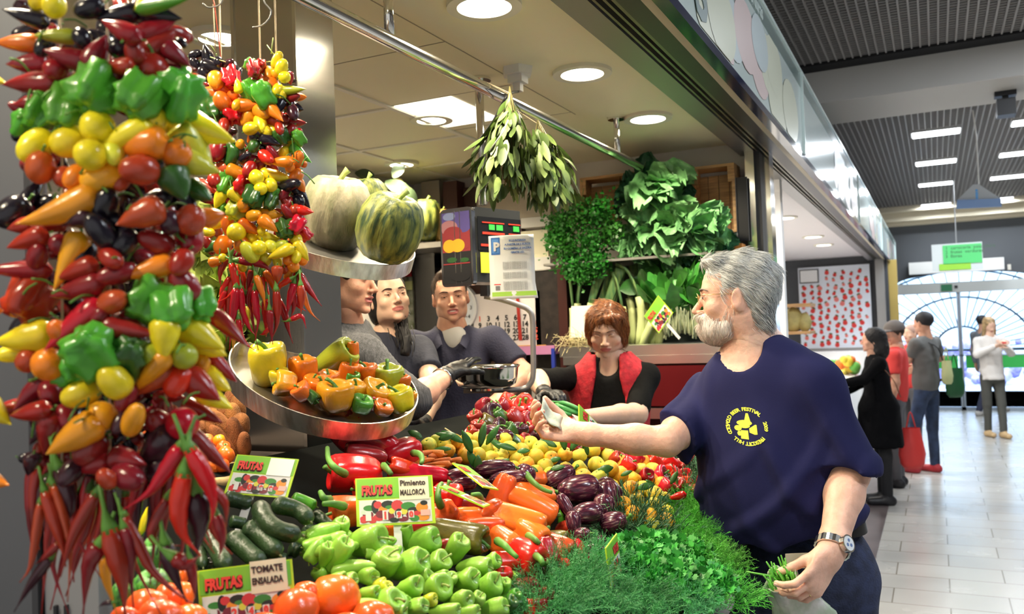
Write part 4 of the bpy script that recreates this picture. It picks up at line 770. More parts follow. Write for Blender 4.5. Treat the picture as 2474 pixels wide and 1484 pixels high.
# green awning grass strip skipped: herbs cover the edge
# ---- price signs
limef = mat('sign_lime_edge', (.50, .72, .04), .4); greenh = mat('sign_green_head', (.13, .50, .06), .4, var2=(.34, .62, .04), vs=6); photo_bg = mat('sign_photo_white', (.72, .72, .70), .4)
redl = mat('letter_red', (.80, .07, .06), .4); outl = mat('letter_shadow', (.05, .01, .01), .5); paper = mat('note_paper', (.80, .76, .56), .7); ink = mat('ink_brown', (.05, .03, .03), .7); papw = mat('note_white', (.93, .92, .86), .4)
pcol = [mat('photo_red', (.60, .05, .06), .4), mat('photo_green', (.05, .24, .05), .4), mat('photo_dark', (.02, .03, .03), .4), mat('photo_orange', (.80, .28, .04), .4), mat('photo_pale', (.62, .70, .58), .4), mat('photo_maroon', (.20, .03, .05), .4), mat('photo_yellow', (.66, .62, .08), .4)]
PIC = [(.12,.62,.09,.16,5),(.08,.50,.07,.10,4),(.14,.34,.10,.12,1),(.10,.78,.12,.14,0),(.22,.30,.06,.28,2),(.27,.75,.10,.14,0),(.26,.22,.07,.15,0),(.33,.42,.07,.14,3),(.30,.62,.09,.16,5),(.40,.22,.11,.16,2),(.42,.34,.07,.08,1),(.40,.72,.10,.18,5),(.45,.50,.05,.12,6),(.53,.28,.10,.22,0),(.55,.62,.07,.20,2),(.62,.55,.06,.12,6),(.68,.32,.12,.16,1),(.75,.52,.10,.14,2),(.72,.70,.09,.16,5),(.82,.64,.10,.10,0),(.87,.40,.10,.20,3),(.90,.22,.06,.10,2),(.88,.82,.10,.14,3),(.60,.86,.09,.10,5),(.76,.85,.08,.12,1),(.48,.88,.08,.10,2),(.06,.88,.06,.08,0),(.18,.90,.06,.08,0)]
def price_sign(TL, TR_, BL, lab, note=None, price=None, stake=None, w2=None, head=True, dp=0):
    TL, TR_, BL = map(np.array, (TL, TR_, BL)); U = TR_-TL; V = BL-TL; W_ = np.linalg.norm(U); H_ = np.linalg.norm(V); u = U/W_; v = -V/H_; v = v-u*(u@v)*0
    n = np.cross(u, v); n /= np.linalg.norm(n)
    if n@(CAMPOS-TL) < 0: n = -n
    t = empty('price_sign', TL+V, lab, 'sign', 'green fruit price signs')
    def pt(a, b, o=0.): return TL+U*a+V*b+n*o
    def plate(a0, b0, a1, b1, o, th, nm, mt): 
        m_ = MB(); m_.slab(pt(a0, b1, o), pt(a1, b1, o), pt(a1, b0, o), pt(a0, b0, o), th if np.cross(u, v)@n > 0 else -th); return part(m_, nm, mt, t)
    plate(0, 0, 1, 1, -.003, .003, 'board', limef)
    if head:
        plate(.02, .02, .98, .44, 0, .0006, 'header', greenh)
        m_ = MB(); m_.add(*text_mb('FRUTAS', H_*.27, pt(.075, .36, .0010)+u*.0012-v*.0012, u, v, .0006, 'LEFT', .0022)); 
        V0 = m_.v[0]; o_ = pt(.075, .36, .001); q = (V0-o_)@u; m_.v[0] = V0-np.outer(q, u)+np.outer(q*(W_*.40/max(q)), u); part(m_, 'letter_shadow', outl, t)
        m_ = MB(); m_.add(*text_mb('FRUTAS', H_*.27, pt(.075, .36, .0018), u, v, .0006, 'LEFT', .0010)); V0 = m_.v[0]; o_ = pt(.075, .36, .0018); q = (V0-o_)@u; m_.v[0] = V0-np.outer(q, u)+np.outer(q*(W_*.40/max(q)), u); part(m_, 'lettering', redl, t)
    plate(.04, .47, .96, .96, 0, .0006, 'picture', photo_bg)
    m_ = MB()
    for i, (a, b, ra, rb, c) in enumerate(PIC):
        m_.mi = c; k = 12; A = [pt(.04+.92*min(max(a+ra*.85*cos(q), .005), .995), .47+.49*min(max(b+rb*1.05*sin(q), .01), .99), .0008+.00002*i) for q in np.arange(k)*2*pi/k]; m_.add(A, [tuple(range(k))])
    part(m_, 'printed_vegetables', pcol, t)
    if price:
        for a, ch, big in zip((.155, .37, .545, .70), price, (1, 1, 0, 0)):
            h2 = .10 if big else .075; plate(a-.035, .80-h2, a+.035, .80+h2, .0013, .0006, 'price_tab', photo_bg)
            if ch != ' ':
                m_ = MB(); m_.add(*text_mb(ch, H_*(.20 if big else .155), pt(a, .80+h2*.72, .0022), u, v, .0006, 'CENTER', .0009)); part(m_, 'price_digit', redl, t)
        plate(.82, .72, .94, .84, .0013, .0006, 'price_tab', mat('tab_pink', (.75, .45, .40), .4))
    if note:
        mt = papw if note[0] == '' else paper
        nb = note[2] if len(note) > 2 else .50
        plate(.56, note[3] if len(note) > 3 else .03, .945, nb, .0010, .0006, 'paper_note', mt)
        m_ = MB()
        for i, s in enumerate(note[:2]):
            if s: m_.add(*text_mb(s, H_*.16, pt(.575, (.20 if i == 0 else .40)+(note[3] if len(note) > 3 else .0)*.9, .0022), u, v, .0006, 'LEFT', .0004)); V0 = m_.v[-1]; o_ = pt(.575, .2, .002); q = (V0-o_)@u; f = W_*.33/max(q); m_.v[-1] = V0-np.outer(q, u)+np.outer(q*f, u)
        if m_.v: part(m_, 'handwriting', ink, t)
    if stake is not None:
        a, l = stake; b0 = pt(a, .97, -.004); b1 = b0-v*l
        m_ = MB().slab(b0-u*.007, b0+u*.007, b1+u*.007, b1-u*.007, .003); part(m_, 'stake', white, t)
    return t
def quad(pts, ds): return [P(x, y, d) for (x, y), d in zip(pts, ds)]
price_sign(*quad([(858, 1157), (1044, 1148), (862, 1273)], (1.60, 1.60, 1.56)), 'green price sign with the handwritten note Pimiento Mallorca, standing among pale green peppers', ('Pimiento', 'MALLORCA'), ' 190', (.51, .09))
price_sign(*quad([(476, 1380), (704, 1351), (484, 1520)], (1.22, 1.22, 1.20)), 'green price sign with the note Tomate Ensalada, in front of the dark zucchini', ('TOMATE', 'ENSALADA', .52, -.04), ' 240', (.5, .09))
price_sign(*quad([(573, 1098), (722, 1110), (541, 1192)], (1.56, 1.56, 1.52)), 'green price sign with a glossy blank note, leaning over the zucchini', ('', '', .47), ' 099', (.40, .07))
price_sign(*quad([(1093, 1118), (1130, 1126), (1168, 1176)], (1.9, 1.94, 1.82)), 'price sign lying nearly flat among the striped eggplants')
price_sign(*quad([(1062, 1176), (1078, 1172), (1170, 1224)], (1.72, 1.75, 1.68)), 'price sign seen edge on above the red peppers')
price_sign(*quad([(1491, 1289), (1464, 1325), (1503, 1384)], (1.82, 1.76, 1.80)), 'narrow price sign seen from the side, standing between eggplants and herbs', stake=(.5, .04))
price_sign(*quad([(1399, 977), (1399, 1024), (1452, 1032)], (2.45, 2.42, 2.5)), 'tilted price sign beside the forearm of the seller in red vest')
# ---- piles on the display
def heap(name, kind, cat, group, items, off, what, where, sc=1., ox=0, oy=0, rowpx=60, var=None, wk=1., stem='stem', smat=None, bm=None, tw=.35, lift=None):
    """items: (x, y, length, width, angle or None, colour)"""
    out = []
    for i, e in enumerate(items):
        x, y, l, w, ang, c = e[:6]; px, py = ox+x/sc, oy+y/sc
        Q = bed(px, py, off if lift is None else lift(px, py)); d = depth(Q); k = d/F_PX/sc
        if ang is None: zd = UP*random.uniform(.2, 1)+RIGHT*random.uniform(-.8, .8)+TOWARD*random.uniform(-.1, .8)
        else: zd = -imgdir(ang, -(e[6] if len(e) > 6 else tw))
        o = veg(kind, c, Q, orient(zd, random.uniform(0, 6)), w*k*wk, l*k*(1+.6*(wk-1)), name, None, var, stem, smat, bm(c) if bm else None)
        o['_c'] = CNAME.get(c, c); tag(o, cat=cat, group=group); out.append(o)
    row_labels(out, what if callable(what) else (lambda o: what % o['_c'] if '%' in what else what), where, rowpx)
    return out
RB = [(190,90,300,230,300,'D'),(380,160,430,270,-28,'R',.1),(330,280,300,200,-10,'D'),(610,250,290,230,20,'R',.5),(250,400,370,270,-5,'R',.4),(640,365,260,130,-20,'R'),(740,400,430,140,-5,'R',.1),(200,690,270,230,0,'P',.4),(380,520,260,160,0,'R'),(900,450,200,120,-20,'R'),(960,610,220,230,270,'R',.1),(1130,640,240,140,0,'B'),(930,720,220,200,30,'P'),(1120,720,200,130,0,'P'),(560,830,200,120,10,'P'),(720,810,200,110,0,'R'),(420,830,160,100,0,'P'),
 (1640,570,300,170,-10,'P'),(1380,560,300,190,70,'P',.1),(1300,690,200,150,30,'P'),(1580,640,430,230,155,'P',.1),(1470,760,460,220,165,'P',.2),(1400,930,230,220,150,'P',.85),(1600,860,240,200,150,'P',.6),(1250,820,300,160,0,'P'),(1040,880,460,220,175,'H',.45),(1000,960,180,120,0,'D'),(1640,440,170,120,0,'P'),
 (1560,1060,290,290,165,'R',.8),(1730,1000,200,150,110,'B',.6),(1400,1080,200,150,0,'R'),(1380,1180,160,120,0,'R'),(1660,900,150,120,0,'R')]
rbo = heap('bell_pepper', 'bell', 'pepper', 'red and orange bell peppers on the display', RB, .03, '%s bell pepper', 'red pepper heap', 3.198, 780, 1020, 50, wk=1.1)
for pts in ([(170,400),(100,360),(45,290),(35,200)],[(160,650),(80,632),(0,632)],[(910,650),(890,580),(900,500),(920,475)],[(1350,920),(1400,950),(1450,1000),(1500,1045)],[(1590,880),(1640,910),(1675,940)],[(1220,610),(1205,565),(1150,562)],[(470,340),(500,370),(530,405)],[(50,600),(10,590),(-20,540)],[(1640,1030),(1680,1060),(1700,1095)],[(700,240),(750,250),(768,290),(760,320)],[(1570,400),(1620,460),(1700,520),(1770,545)]):
    pp = np.array([bed(780+x/3.198, 1020+y/3.198, .085 if k_ else .06) for k_, (x, y) in enumerate(pts)]); o_ = min(rbo, key=lambda o: (Vector(pp[0])-o.matrix_basis.translation).length); bz = bezier(pp, 14)
    me_ = MB().tube(bz, np.linspace(.0085, .0045, len(bz)), 8).mesh('stem', True); so = link('stem', me_, stemg, o_); so.matrix_parent_inverse = o_.matrix_basis.inverted()
RB2 = [(560,440,200,170,200,'B'),(450,560,260,220,180,'H'),(470,640,330,280,160,'T',.5),(690,700,280,180,110,'R',.2),(620,600,200,130,200,'F'),(360,700,260,140,110,'B',.5),(500,820,200,140,0,'R'),(570,310,200,170,250,'G',.1),(170,730,200,200,0,'R'),(330,960,260,160,250,'H',.4),(140,1060,260,200,0,'D'),(60,1100,240,170,0,'H'),(300,1130,260,150,0,'D'),(170,1290,200,120,90,'R'),(60,1250,200,160,0,'F'),(20,960,200,150,20,'D'),(250,1250,220,150,0,'D')]
heap('bell_pepper', 'bell', 'pepper', 'dark bell peppers beside the herbs', RB2, .01, '%s bell pepper', 'heap beside the herbs', 4.418, 1240, 1180, 40, wk=1.1)
GM = [(q_[0], q_[1], q_[2]*1.12, *q_[3:]) for q_ in ((10,850,230,150,20,'M'),(60,930,240,140,30,'M'),(140,840,180,140,260,'M'),(320,930,290,260,200,'M',.3),(650,900,200,120,280,'M',.2),(490,930,150,110,10,'M'),(100,1050,310,180,235,'M',.2),(20,1040,200,120,250,'M'),(740,930,290,215,200,'M',.35),(240,1130,300,140,8,'M',.1),(480,1110,210,230,250,'M',.3),(330,1190,170,140,185,'M',.7),(200,960,150,110,0,'M'),(540,1010,150,110,30,'M'),
 (640,1120,330,230,208,'M',.45),(870,1110,200,180,225,'M',.5),(1010,1010,260,180,240,'M',.3),(560,1060,120,90,0,'W'),(70,1220,220,100,200,'M'),(160,1230,200,110,200,'M'),(1160,1120,260,150,187,'M',.35),(1290,1090,150,130,210,'M'),(650,1290,240,170,212,'M',.6),(870,1290,220,220,222,'M',.75),(980,1230,120,115,250,'M'),(1090,1230,190,180,205,'M',.5),(1260,1280,210,200,215,'M',.4),(1390,1290,160,110,250,'M'),(760,1210,160,120,210,'M'),(420,1260,130,100,200,'W'),
 (330,1330,200,130,195,'M',.4),(470,1300,130,110,230,'W'),(500,1420,240,220,225,'M',.5),(1040,1390,230,170,205,'M',.6),(1180,1400,160,120,240,'M'),(1310,1440,210,150,200,'M'),(700,1440,210,140,205,'M',.5),(930,1460,240,120,190,'M'),(800,1380,150,110,200,'W'),(600,1400,140,110,200,'M'),(1430,1420,150,110,230,'F'),(1450,1370,170,90,230,'G'),(360,1420,180,130,0,'M'),(1150,1200,120,100,230,'M'),(400,1010,130,110,0,'M'),(420,1480,180,130,0,'M'),(1100,1470,200,120,190,'M'),(560,1470,160,120,190,'M'),(-40,930,200,110,20,'M'),(-30,1010,160,110,200,'M'),(900,1200,140,110,200,'M'),(-60,990,180,120,60,'M'))]
heap('green_pepper', 'mall', 'pepper', 'pale green peppers on the display', GM, .045, lambda o: 'pale green pepper' if o['_c'] != 'dark green' else 'dark green pepper', 'green pepper heap', 3.198, 780, 1020, 26, wk=.98, smat=stemp)
# second layer under the pale green peppers
rs = random.Random(21); GF = [(rs.uniform(720, 1230), rs.uniform(1300, 1500), 60, 40, rs.uniform(0, 360), 'M') for _ in range(26)]
heap('green_pepper', 'mall', 'pepper', 'pale green peppers in the lower layer', GF, .005, 'pale green pepper underneath', 'lower layer of heap', rowpx=40, smat=stemp)
# zucchini
zs = mat('veg_zucchini', (.012, .034, .012), .38, var2=(.03, .065, .022), vs=9, bump=.25, bs=90, orand=.2, spec=.6); zend = mat('zucchini_end', (.16, .18, .07), .6)
ZU = [([(330,540),(450,570),(570,610)],112),([(380,735),(450,745),(520,760)],90),([(590,700),(640,760),(700,820)],90),([(1060,670),(1150,740),(1230,810)],92),([(980,790),(1060,840),(1130,880)],112),([(860,950),(905,960),(950,985)],115),([(120,900),(150,990),(170,1110)],90),([(200,1060),(240,1110)],80),([(880,545),(980,575),(1085,620)],95),([(720,600),(860,620),(960,660),(1040,740)],128),([(620,590),(670,720),(790,810),(970,850)],140),([(490,780),(600,830),(700,920),(790,1010)],142),([(370,850),(460,920),(560,1010),(660,1090)],142),([(200,830),(280,960),(360,1120)],132),([(430,830),(520,900),(600,1000)],90),([(640,960),(760,1020),(850,1050)],90)]
zl = ['at the back under the sign, near the peppers strings', 'dark one deep in the heap behind the sign stake', 'short one glimpsed behind the stake', 'on the right, running under the red pepper stems', 'short one at the right end of the heap', 'stubby one at the lower right', 'at the far left behind the red chilies', 'stub at the lower left corner', 'brighter green one with a yellow stem end', 'topmost dark one curving to the right', 'topmost curved one in the middle', 'long one left of the curved one, pointing down right', 'second from the left in the front', 'leftmost in the front', 'one below the front pair', 'low one just above the pale green peppers']
for i, (pts, w) in enumerate(ZU):
    lift = (.0, .0, .0, .01, .0, -.01, .0, -.02, .035, .045, .06, .035, .025, .02, -.01, -.02)[i]
    pp = np.array([bed(440+x/3.342, 1040+y/3.342, lift+.02) for x, y in pts]); pp = bezier(pp, 16); d = depth(pp.mean(0)); r0 = 1.1*w/3.342/2*d/F_PX; tt = np.linspace(0, 1, len(pp))
    r = r0*np.clip(np.minimum(np.sqrt(np.clip(tt*9, 0, 1)), np.sqrt(np.clip((1-tt)*9, 0, 1))), .12, 1)*(1+.04*np.sin(tt*7))
    mb = MB().tube(pp, r, 16); o = build(mb, 'zucchini', vmat('G') if i == 8 else zs, None, True, loc=pp[len(pp)//2]); tag(o, 'dark green zucchini, ' + zl[i] if i != 8 else 'bright green zucchini with a dry yellow stem end', 'zucchini', 'zucchini in the heap')
    T = (pp[-1]-pp[-2]); T /= np.linalg.norm(T); part(MB().tube([pp[-1]-T*.004, pp[-1]+T*.004], [r0*.16, r0*.12], 8), 'blossom_end', zend, o, True)
# striped eggplants
em = mat('veg_eggplant', (.07, .012, .03), .22, coat=.3)
def _egg():
    nt = em.node_tree; N = nt.nodes; L = nt.links; b = N['Principled BSDF']; tc = N.new('ShaderNodeTexCoord'); mp = N.new('ShaderNodeMapping'); mp.inputs['Scale'].default_value = (1, 1, .16)
    nz = N.new('ShaderNodeTexNoise'); nz.inputs['Scale'].default_value = 13; nz.inputs['Detail'].default_value = 5; cr = N.new('ShaderNodeValToRGB')
    cr.color_ramp.elements[0].position = .46; cr.color_ramp.elements[1].position = .72; cr.color_ramp.elements[0].color = (.045, .008, .022, 1); cr.color_ramp.elements[1].color = (.40, .28, .24, 1)
    e = cr.color_ramp.elements.new(.57); e.color = (.12, .022, .045, 1)
    L.new(tc.outputs['Object'], mp.inputs[0]); L.new(mp.outputs[0], nz.inputs[0]); L.new(nz.outputs[0], cr.inputs[0]); L.new(cr.outputs[0], b.inputs['Base Color'])
_egg()
EG = [(-110,480,200,120,10,'E'),(-190,440,220,130,170,'E'),(100,880,230,190,60,'E',.4),(-50,890,330,140,5,'E',.1),(460,880,300,190,210,'E',.1),(650,1000,370,250,5,'E',.2),(930,1070,270,240,100,'E',.5),(900,1180,230,190,80,'E',.3),(530,1180,260,110,120,'E'),(730,1240,290,190,5,'E',.3),(1000,1330,240,190,200,'E',.3),(690,1450,150,120,200,'E',.5),(960,1010,260,180,140,'E'),(600,1330,200,130,100,'E')]
EG = [(x, y, l, w, a, c, *r) for (x, y, l, w, a, c, *r) in EG]
heap('eggplant', 'egg', 'eggplant', 'striped eggplants on the display', EG, .045, 'striped purple eggplant', 'main eggplant heap', 4.12, 1240, 940, 26, wk=1.28, bm=lambda c: em)
EG2 = [(1320,360,340,150,187,'E',.1),(1010,430,240,140,10,'E'),(1080,480,220,120,0,'E'),(690,1,1,1,0,'E')][:3]
heap('eggplant', 'egg', 'eggplant', 'striped eggplants on the display', EG2, .04, 'striped purple eggplant', 'beside the carrots', 3.198, 780, 1020, 40, bm=lambda c: em)
EG3 = [(870,650,280,120,180,'E',.1),(830,740,150,130,190,'E',.5),(960,780,220,120,200,'E'),(690,500,200,150,120,'E',.5),(760,560,200,130,100,'E'),(900,560,200,120,0,'E')]
heap('eggplant', 'egg', 'eggplant', 'striped eggplants on the display', EG3, .01, 'striped purple eggplant', 'low by the coriander', 4.418, 1240, 1180, 30, bm=lambda c: em)
CA = [(760,250,190,70,10,'C'),(850,240,200,70,175,'C'),(890,262,160,60,5,'C'),(1000,300,170,60,185,'C'),(880,330,250,62,185,'C'),(830,380,200,44,5,'C'),(780,300,180,66,8,'C'),(900,300,220,55,185,'C'),(860,355,200,50,5,'C'),(960,340,150,50,20,'C'),(750,290,120,70,20,'C')]
heap('carrot', 'carrot', 'carrot', 'carrots behind the red peppers', CA, .035, 'orange carrot', 'carrot pile', 3.198, 780, 1020, 18, stem='stalk_end')
# tangerines
def tm(c):
    return {'a': mat('veg_tangerine', (.86, .34, .02), .4, var2=(.90, .52, .03), vs=3.2, orand=.14, bump=.25, bs=80), 'b': mat('veg_tangerine_yellow', (.82, .56, .03), .4, var2=(.62, .58, .06), vs=2.4, orand=.12, bump=.25, bs=80), 'c': mat('veg_tangerine_green', (.45, .52, .05), .4, var2=(.78, .62, .05), vs=2.4, orand=.1, bump=.25, bs=80)}[c]
CNAME.update(a='orange', b='yellow', c='greenish')
poly = [(1090,1070),(1200,1062),(1330,1075),(1480,1092),(1560,1120),(1620,1180),(1632,1262),(1560,1275),(1500,1220),(1460,1170),(1400,1160),(1290,1150),(1210,1130),(1120,1108)]
def inpoly(x, y, P_):
    c = False; n = len(P_)
    for i in range(n):
        (x1, y1), (x2, y2) = P_[i], P_[i-1]
        if (y1 > y) != (y2 > y) and x < (x2-x1)*(y-y1)/(y2-y1)+x1: c = not c
    return c
rs = random.Random(4); TG = []; tries = 0
for x, y, w, c in ((1036,1077,40,'c'),(1293,1106,46,'b'),(1332,1107,36,'a'),(1400,1102,38,'b'),(1503,1125,50,'a'),(1548,1140,42,'c'),(1503,1196,38,'b'),(1582,1195,42,'b'),(1470,1105,44,'c'),(1200,1086,36,'a'),(1210,1100,40,'c'),(1260,1090,40,'b'),(1440,1124,42,'b'),(1612,1238,36,'b'),(1604,1205,34,'b'),(1072,1076,38,'b'),(1098,1068,40,'a'),(1128,1064,38,'b'),(1156,1062,38,'b'),(1110,1082,34,'a'),(1085,1090,34,'a'),(1056,1066,36,'c'),(1140,1078,34,'c')): TG.append((x, y, w, w, None, c))
while len(TG) < 105 and tries < 6000:
    tries += 1; x, y = rs.uniform(1000, 1640), rs.uniform(1050, 1290)
    if not inpoly(x, y, poly): continue
    if any((x-e[0])**2+((y-e[1])*1.25)**2 < 27**2 for e in TG): continue
    w = rs.uniform(37, 47); TG.append((x, y, w, w, None, rs.choice('aabbac')))
tg = heap('tangerine', 'tang', 'tangerine', 'tangerines on the display', TG, .03, '%s tangerine', 'tangerine heap', rowpx=22, bm=tm, stem='calyx', lift=lambda x, y: .03+.014*sin(x*.11)*cos(y*.13))
leafm = mat('citrus_leaf', (.045, .17, .03), .38, var=.35, vs=8, orand=.2)
def leaf_mb(mb, o, dr, nrm, l, w, fold=.25, curl=.2, k=5):
    dr = np.array(dr)/np.linalg.norm(dr); s = np.cross(nrm, dr); s /= np.linalg.norm(s)+1e-9; n = np.cross(dr, s); G = []
    for t in np.linspace(0, 1, k):
        ww = w/2*(sin(pi*min(.97, t*.92+.05)))**.8; c = o+dr*l*t-n*curl*l*t*t
        G.append([c-s*ww+n*fold*ww, c, c+s*ww+n*fold*ww])
    return mb.grid(np.array(G))
LV = [(1445,1140,38,18,20),(1470,1142,40,30,200),(1355,1108,30,12,190),(1330,1135,36,12,20),(1560,1160,40,12,-40),(1250,1092,30,12,10),(1540,1182,40,16,20),(1160,1080,60,16,80),(1140,1095,60,18,110),(1120,1070,62,16,150),(1175,1075,56,15,60),(1180,1060,60,14,-30),(1130,1090,50,18,-60),(1155,1100,50,18,-90),(1200,1075,50,14,-10),(1590,1200,40,12,-20),(1365,1088,46,16,100),(1378,1090,48,14,60),(1345,1080,44,14,150),(1420,1100,30,10,100),(1500,1150,30,10,30),(1620,1170,36,12,60),(1100,1060,50,12,160),(1090,1085,44,12,180),(1480,1195,30,11,-30),(1230,1110,34,11,200),(1300,1140,30,10,150),(1060,1062,40,16,20),(1020,1060,40,16,150)]
for i, (x, y, l, w, a) in enumerate(LV):
    o = bed(x, y, .06); d = depth(o); mb = MB(); leaf_mb(mb, o, imgdir(a, random.uniform(-.1, .3)), UP*.6+TOWARD, l*d/F_PX, w*d/F_PX*1.2, k=7)
    ob = build(mb, 'citrus_leaf', leafm, None, True, loc=o); q = ob.modifiers.new('s', 'SOLIDIFY'); q.thickness = .0007; tag(ob, None, 'leaf', 'citrus leaves among the tangerines'); ob['_l'] = 1
twig = build(MB().tube([P(1075, 1035, 2.3), P(1115, 1062, 2.26), P(1160, 1085, 2.2)], [.002, .003, .003], 6), 'twig', mat('twig_dry', (.45, .38, .18), .7), None, True, loc=P(1115, 1062, 2.26)); tag(twig, 'dry pale twig sticking out of the tangerines', 'twig')
row_labels([o for o in list(COL.objects) if o.get('_l')], 'green citrus leaf', 'on the tangerines', 14)
# cardboard corner
cb = build(MB().slab(P(1062, 1072, 2.4), P(1105, 1068, 2.4), P(1120, 1082, 2.3), P(1075, 1086, 2.3), .004), 'cardboard_flap', mat('cardboard', (.52, .40, .24), .7), None, loc=P(1062, 1072, 2.4)); tag(cb, 'torn cardboard flap at the back of the tangerines', 'cardboard')
# small dark peppers heap at the back (cherry peppers)
CPs = [(1225,975,40,'B'),(1262,985,52,'B'),(1285,1000,50,'R'),(1170,985,40,'D'),(1185,1000,44,'N'),(1205,1010,36,'F'),(1240,1015,46,'D'),(1270,1020,44,'D'),(1215,985,34,'D'),(1178,1025,40,'H'),(1155,1035,34,'D'),(1200,1035,40,'N'),(1230,1045,38,'F'),(1255,1045,38,'N'),(1190,1050,36,'H'),(1160,1055,30,'D'),(1140,1045,26,'B'),(1285,1040,36,'D'),(1245,990,40,'R'),(1150,1012,34,'D'),(1215,1065,32,'N'),(1180,1070,30,'H'),(1240,1070,34,'F'),(1265,1065,30,'D'),(1328,1000,36,'B'),(1345,992,30,'G'),(1310,1015,34,'D'),(1350,1018,40,'R'),(1375,1030,40,'B'),(1320,1035,34,'F'),(1300,1055,30,'N'),(1400,1060,36,'H'),(1412,1075,38,'F'),(1440,1082,34,'B'),(1385,1080,30,'D'),(1335,1070,30,'G'),(1365,1060,30,'N')]
def backlift(px, py): return .03
heap('round_pepper', 'bell', 'pepper', 'small round peppers at the back', [(x, y, w*1.05, w*1.12, None, c) for x, y, w, c in CPs], .03, 'small %s pepper', 'heap behind outstretched hand', rowpx=16, lift=backlift)
RT = [(1490,1112,34,'B'),(1515,1128,38,'R'),(1535,1115,38,'R'),(1578,1125,46,'R'),(1560,1108,30,'B'),(1612,1122,44,'R'),(1625,1150,44,'R'),(1590,1150,40,'R'),(1560,1150,30,'B'),(1640,1175,34,'B'),(1600,1110,30,'R'),(1640,1130,30,'B'),(1610,1178,34,'R'),(1660,1170,30,'R'),(1675,1190,30,'B'),(1500,1098,30,'R'),(1545,1096,28,'B'),(1655,1150,30,'R')]
heap('round_pepper', 'bell', 'pepper', 'small red peppers right of the tangerines', [(x, y, w*1.05, w*1.15, None, c) for x, y, w, c in RT], .035, 'small %s pepper', 'heap under upper arm', rowpx=20)
heap('long_pepper', 'L', 'pepper', 'long peppers right of the tangerines', [(1658,1112,56,26,245,'R'),(1635,1200,50,20,200,'R'),(1690,1160,46,18,250,'B')], .06, 'pointed red pepper', 'beside the navy shirt', rowpx=200)
# spring onions and bag by the seller
for i, (x0_, y0_, x1_, y1_) in enumerate(((1310,975,1400,1002),(1320,985,1395,1000),(1330,970,1405,992),(1300,990,1380,1004),(1340,978,1410,998),(1290,1000,1350,985))):
    pp = [P(x0_, y0_, 2.75), P((x0_+x1_)/2, (y0_+y1_)/2-6, 2.72), P(x1_, y1_, 2.7)]; o = build(MB().tube(bezier(pp, 8), [.003]*3+[.007]*5 if len(bezier(pp, 8)) == 8 else .005, 7), 'green_onion', mat('veg_onion_green', (.05, .26, .07), .4, var=.3), None, True, loc=pp[1]); tag(o, 'green onion leaf below the black glove, %s' % ['topmost', 'second from the top', 'long one pointing right', 'left one', 'rightmost', 'lowest at the left'][i], 'onion', 'green onions by the seller in red vest')
# tomatoes
TO = [(355,1470,100,90,'P'),(405,1448,70,80,'P'),(385,1505,120,110,'P'),(440,1440,60,70,'P'),(460,1500,80,80,'P'),(300,1500,70,70,'P'),(442,1385,36,60,'P'),(715,1480,110,120,'P'),(740,1440,70,70,'P'),(808,1449,124,118,'P'),(900,1505,110,105,'P'),(840,1525,90,90,'P'),(960,1530,80,80,'P'),(640,1530,100,100,'P')]
TO = [(x, y, h, w, 270, c, -.9) for x, y, w, h, c in TO]
heap('tomato', 'tomato', 'tomato', 'large tomatoes at the front', TO, .065, 'large orange tomato', 'front tomato heap', rowpx=34, stem=None)
# ribbed green squash behind the chilies
sq = mat('veg_ribbed_green', (.10, .36, .05), .4, var2=(.02, .10, .02), vs=2.2, stretch=(3, 3, .8)); 
for (x, y, w, h, lab) in ((372, 1345, 90, 92, 'upper one, paler'), (368, 1425, 96, 100, 'lower one, with dark stripes'), (345, 1290, 60, 40, 'small one under the red chilies'), (300, 1440, 60, 80, 'left one behind the thick red chili')):
    Q = bed(x, y, .05); k = depth(Q)/F_PX; o = veg('pump', 'G', Q, orient(UP+.3*TOWARD), w*k, h*k, 'ribbed_squash', None, 0, 'stem', None, sq); tag(o, 'round ribbed green squash, '+lab, 'squash')
o = veg('L', 'Y', bed(352, 1262, .08), orient(-imgdir(245, .2)), .018, .055, 'yellow_pepper', None, 0); tag(o, 'slim yellow pepper showing between the front chilies', 'pepper')
# baskets left of the pillar
rsb = random.Random(8)
wick = mat('wicker', (.36, .24, .10), .7, var=.4, vs=30)
def basket(px, py, d, r, h, lab):
    c = P(px, py, d); t = empty('wicker_basket', c, lab, 'basket')
    m_ = MB()
    for i in range(5): 
        z = -h*i/5; rr_ = r*(1-.05*i); m_.tube([c+[(rr_+.004*(-1)**j)*cos(a), (rr_+.004*(-1)**j)*sin(a), z] for j, a in enumerate(np.linspace(0, 2*pi, 37))], h/9, 5)
    part(m_, 'weave', wick, t, True); part(MB().disc(c, r*.92, -h+c[2]-.005, -.02+c[2], 32), 'base', wick, t); return c
bc = basket(478, 1150, 1.86, .13, .10, 'wicker basket of small tomatoes left of the steel pillar'); 
CT = [(545,1100,44,'P'),(520,1108,40,'P'),(505,1090,36,'P'),(490,1105,36,'P'),(470,1100,34,'P'),(455,1115,36,'P'),(515,1128,40,'P'),(535,1125,38,'P'),(480,1122,36,'P'),(500,1065,34,'P'),(475,1075,34,'P'),(530,1065,30,'A'),(540,1082,34,'P'),(450,1090,34,'P'),(430,1105,36,'P'),(350,1070,34,'P'),(335,1085,34,'P'),(365,1090,34,'P'),(360,1140,40,'P'),(345,1050,34,'P'),(370,1130,36,'P'),(460,1060,30,'P'),(380,1105,36,'P'),(405,1120,36,'P'),(400,1095,30,'P')]
ct = []
for x, y, w, c in CT:
    d = 1.80+.001*(1130-y); k = d/F_PX; o = veg('tomato', c, P(x, y, d), orient([rsb.gauss(0, 1), rsb.gauss(0, 1), abs(rsb.gauss(0, 1))+.3]), w*k, w*k*.95, 'small_tomato', stem='calyx'); tag(o, cat='tomato', group='small tomatoes in the wicker basket'); ct.append(o)
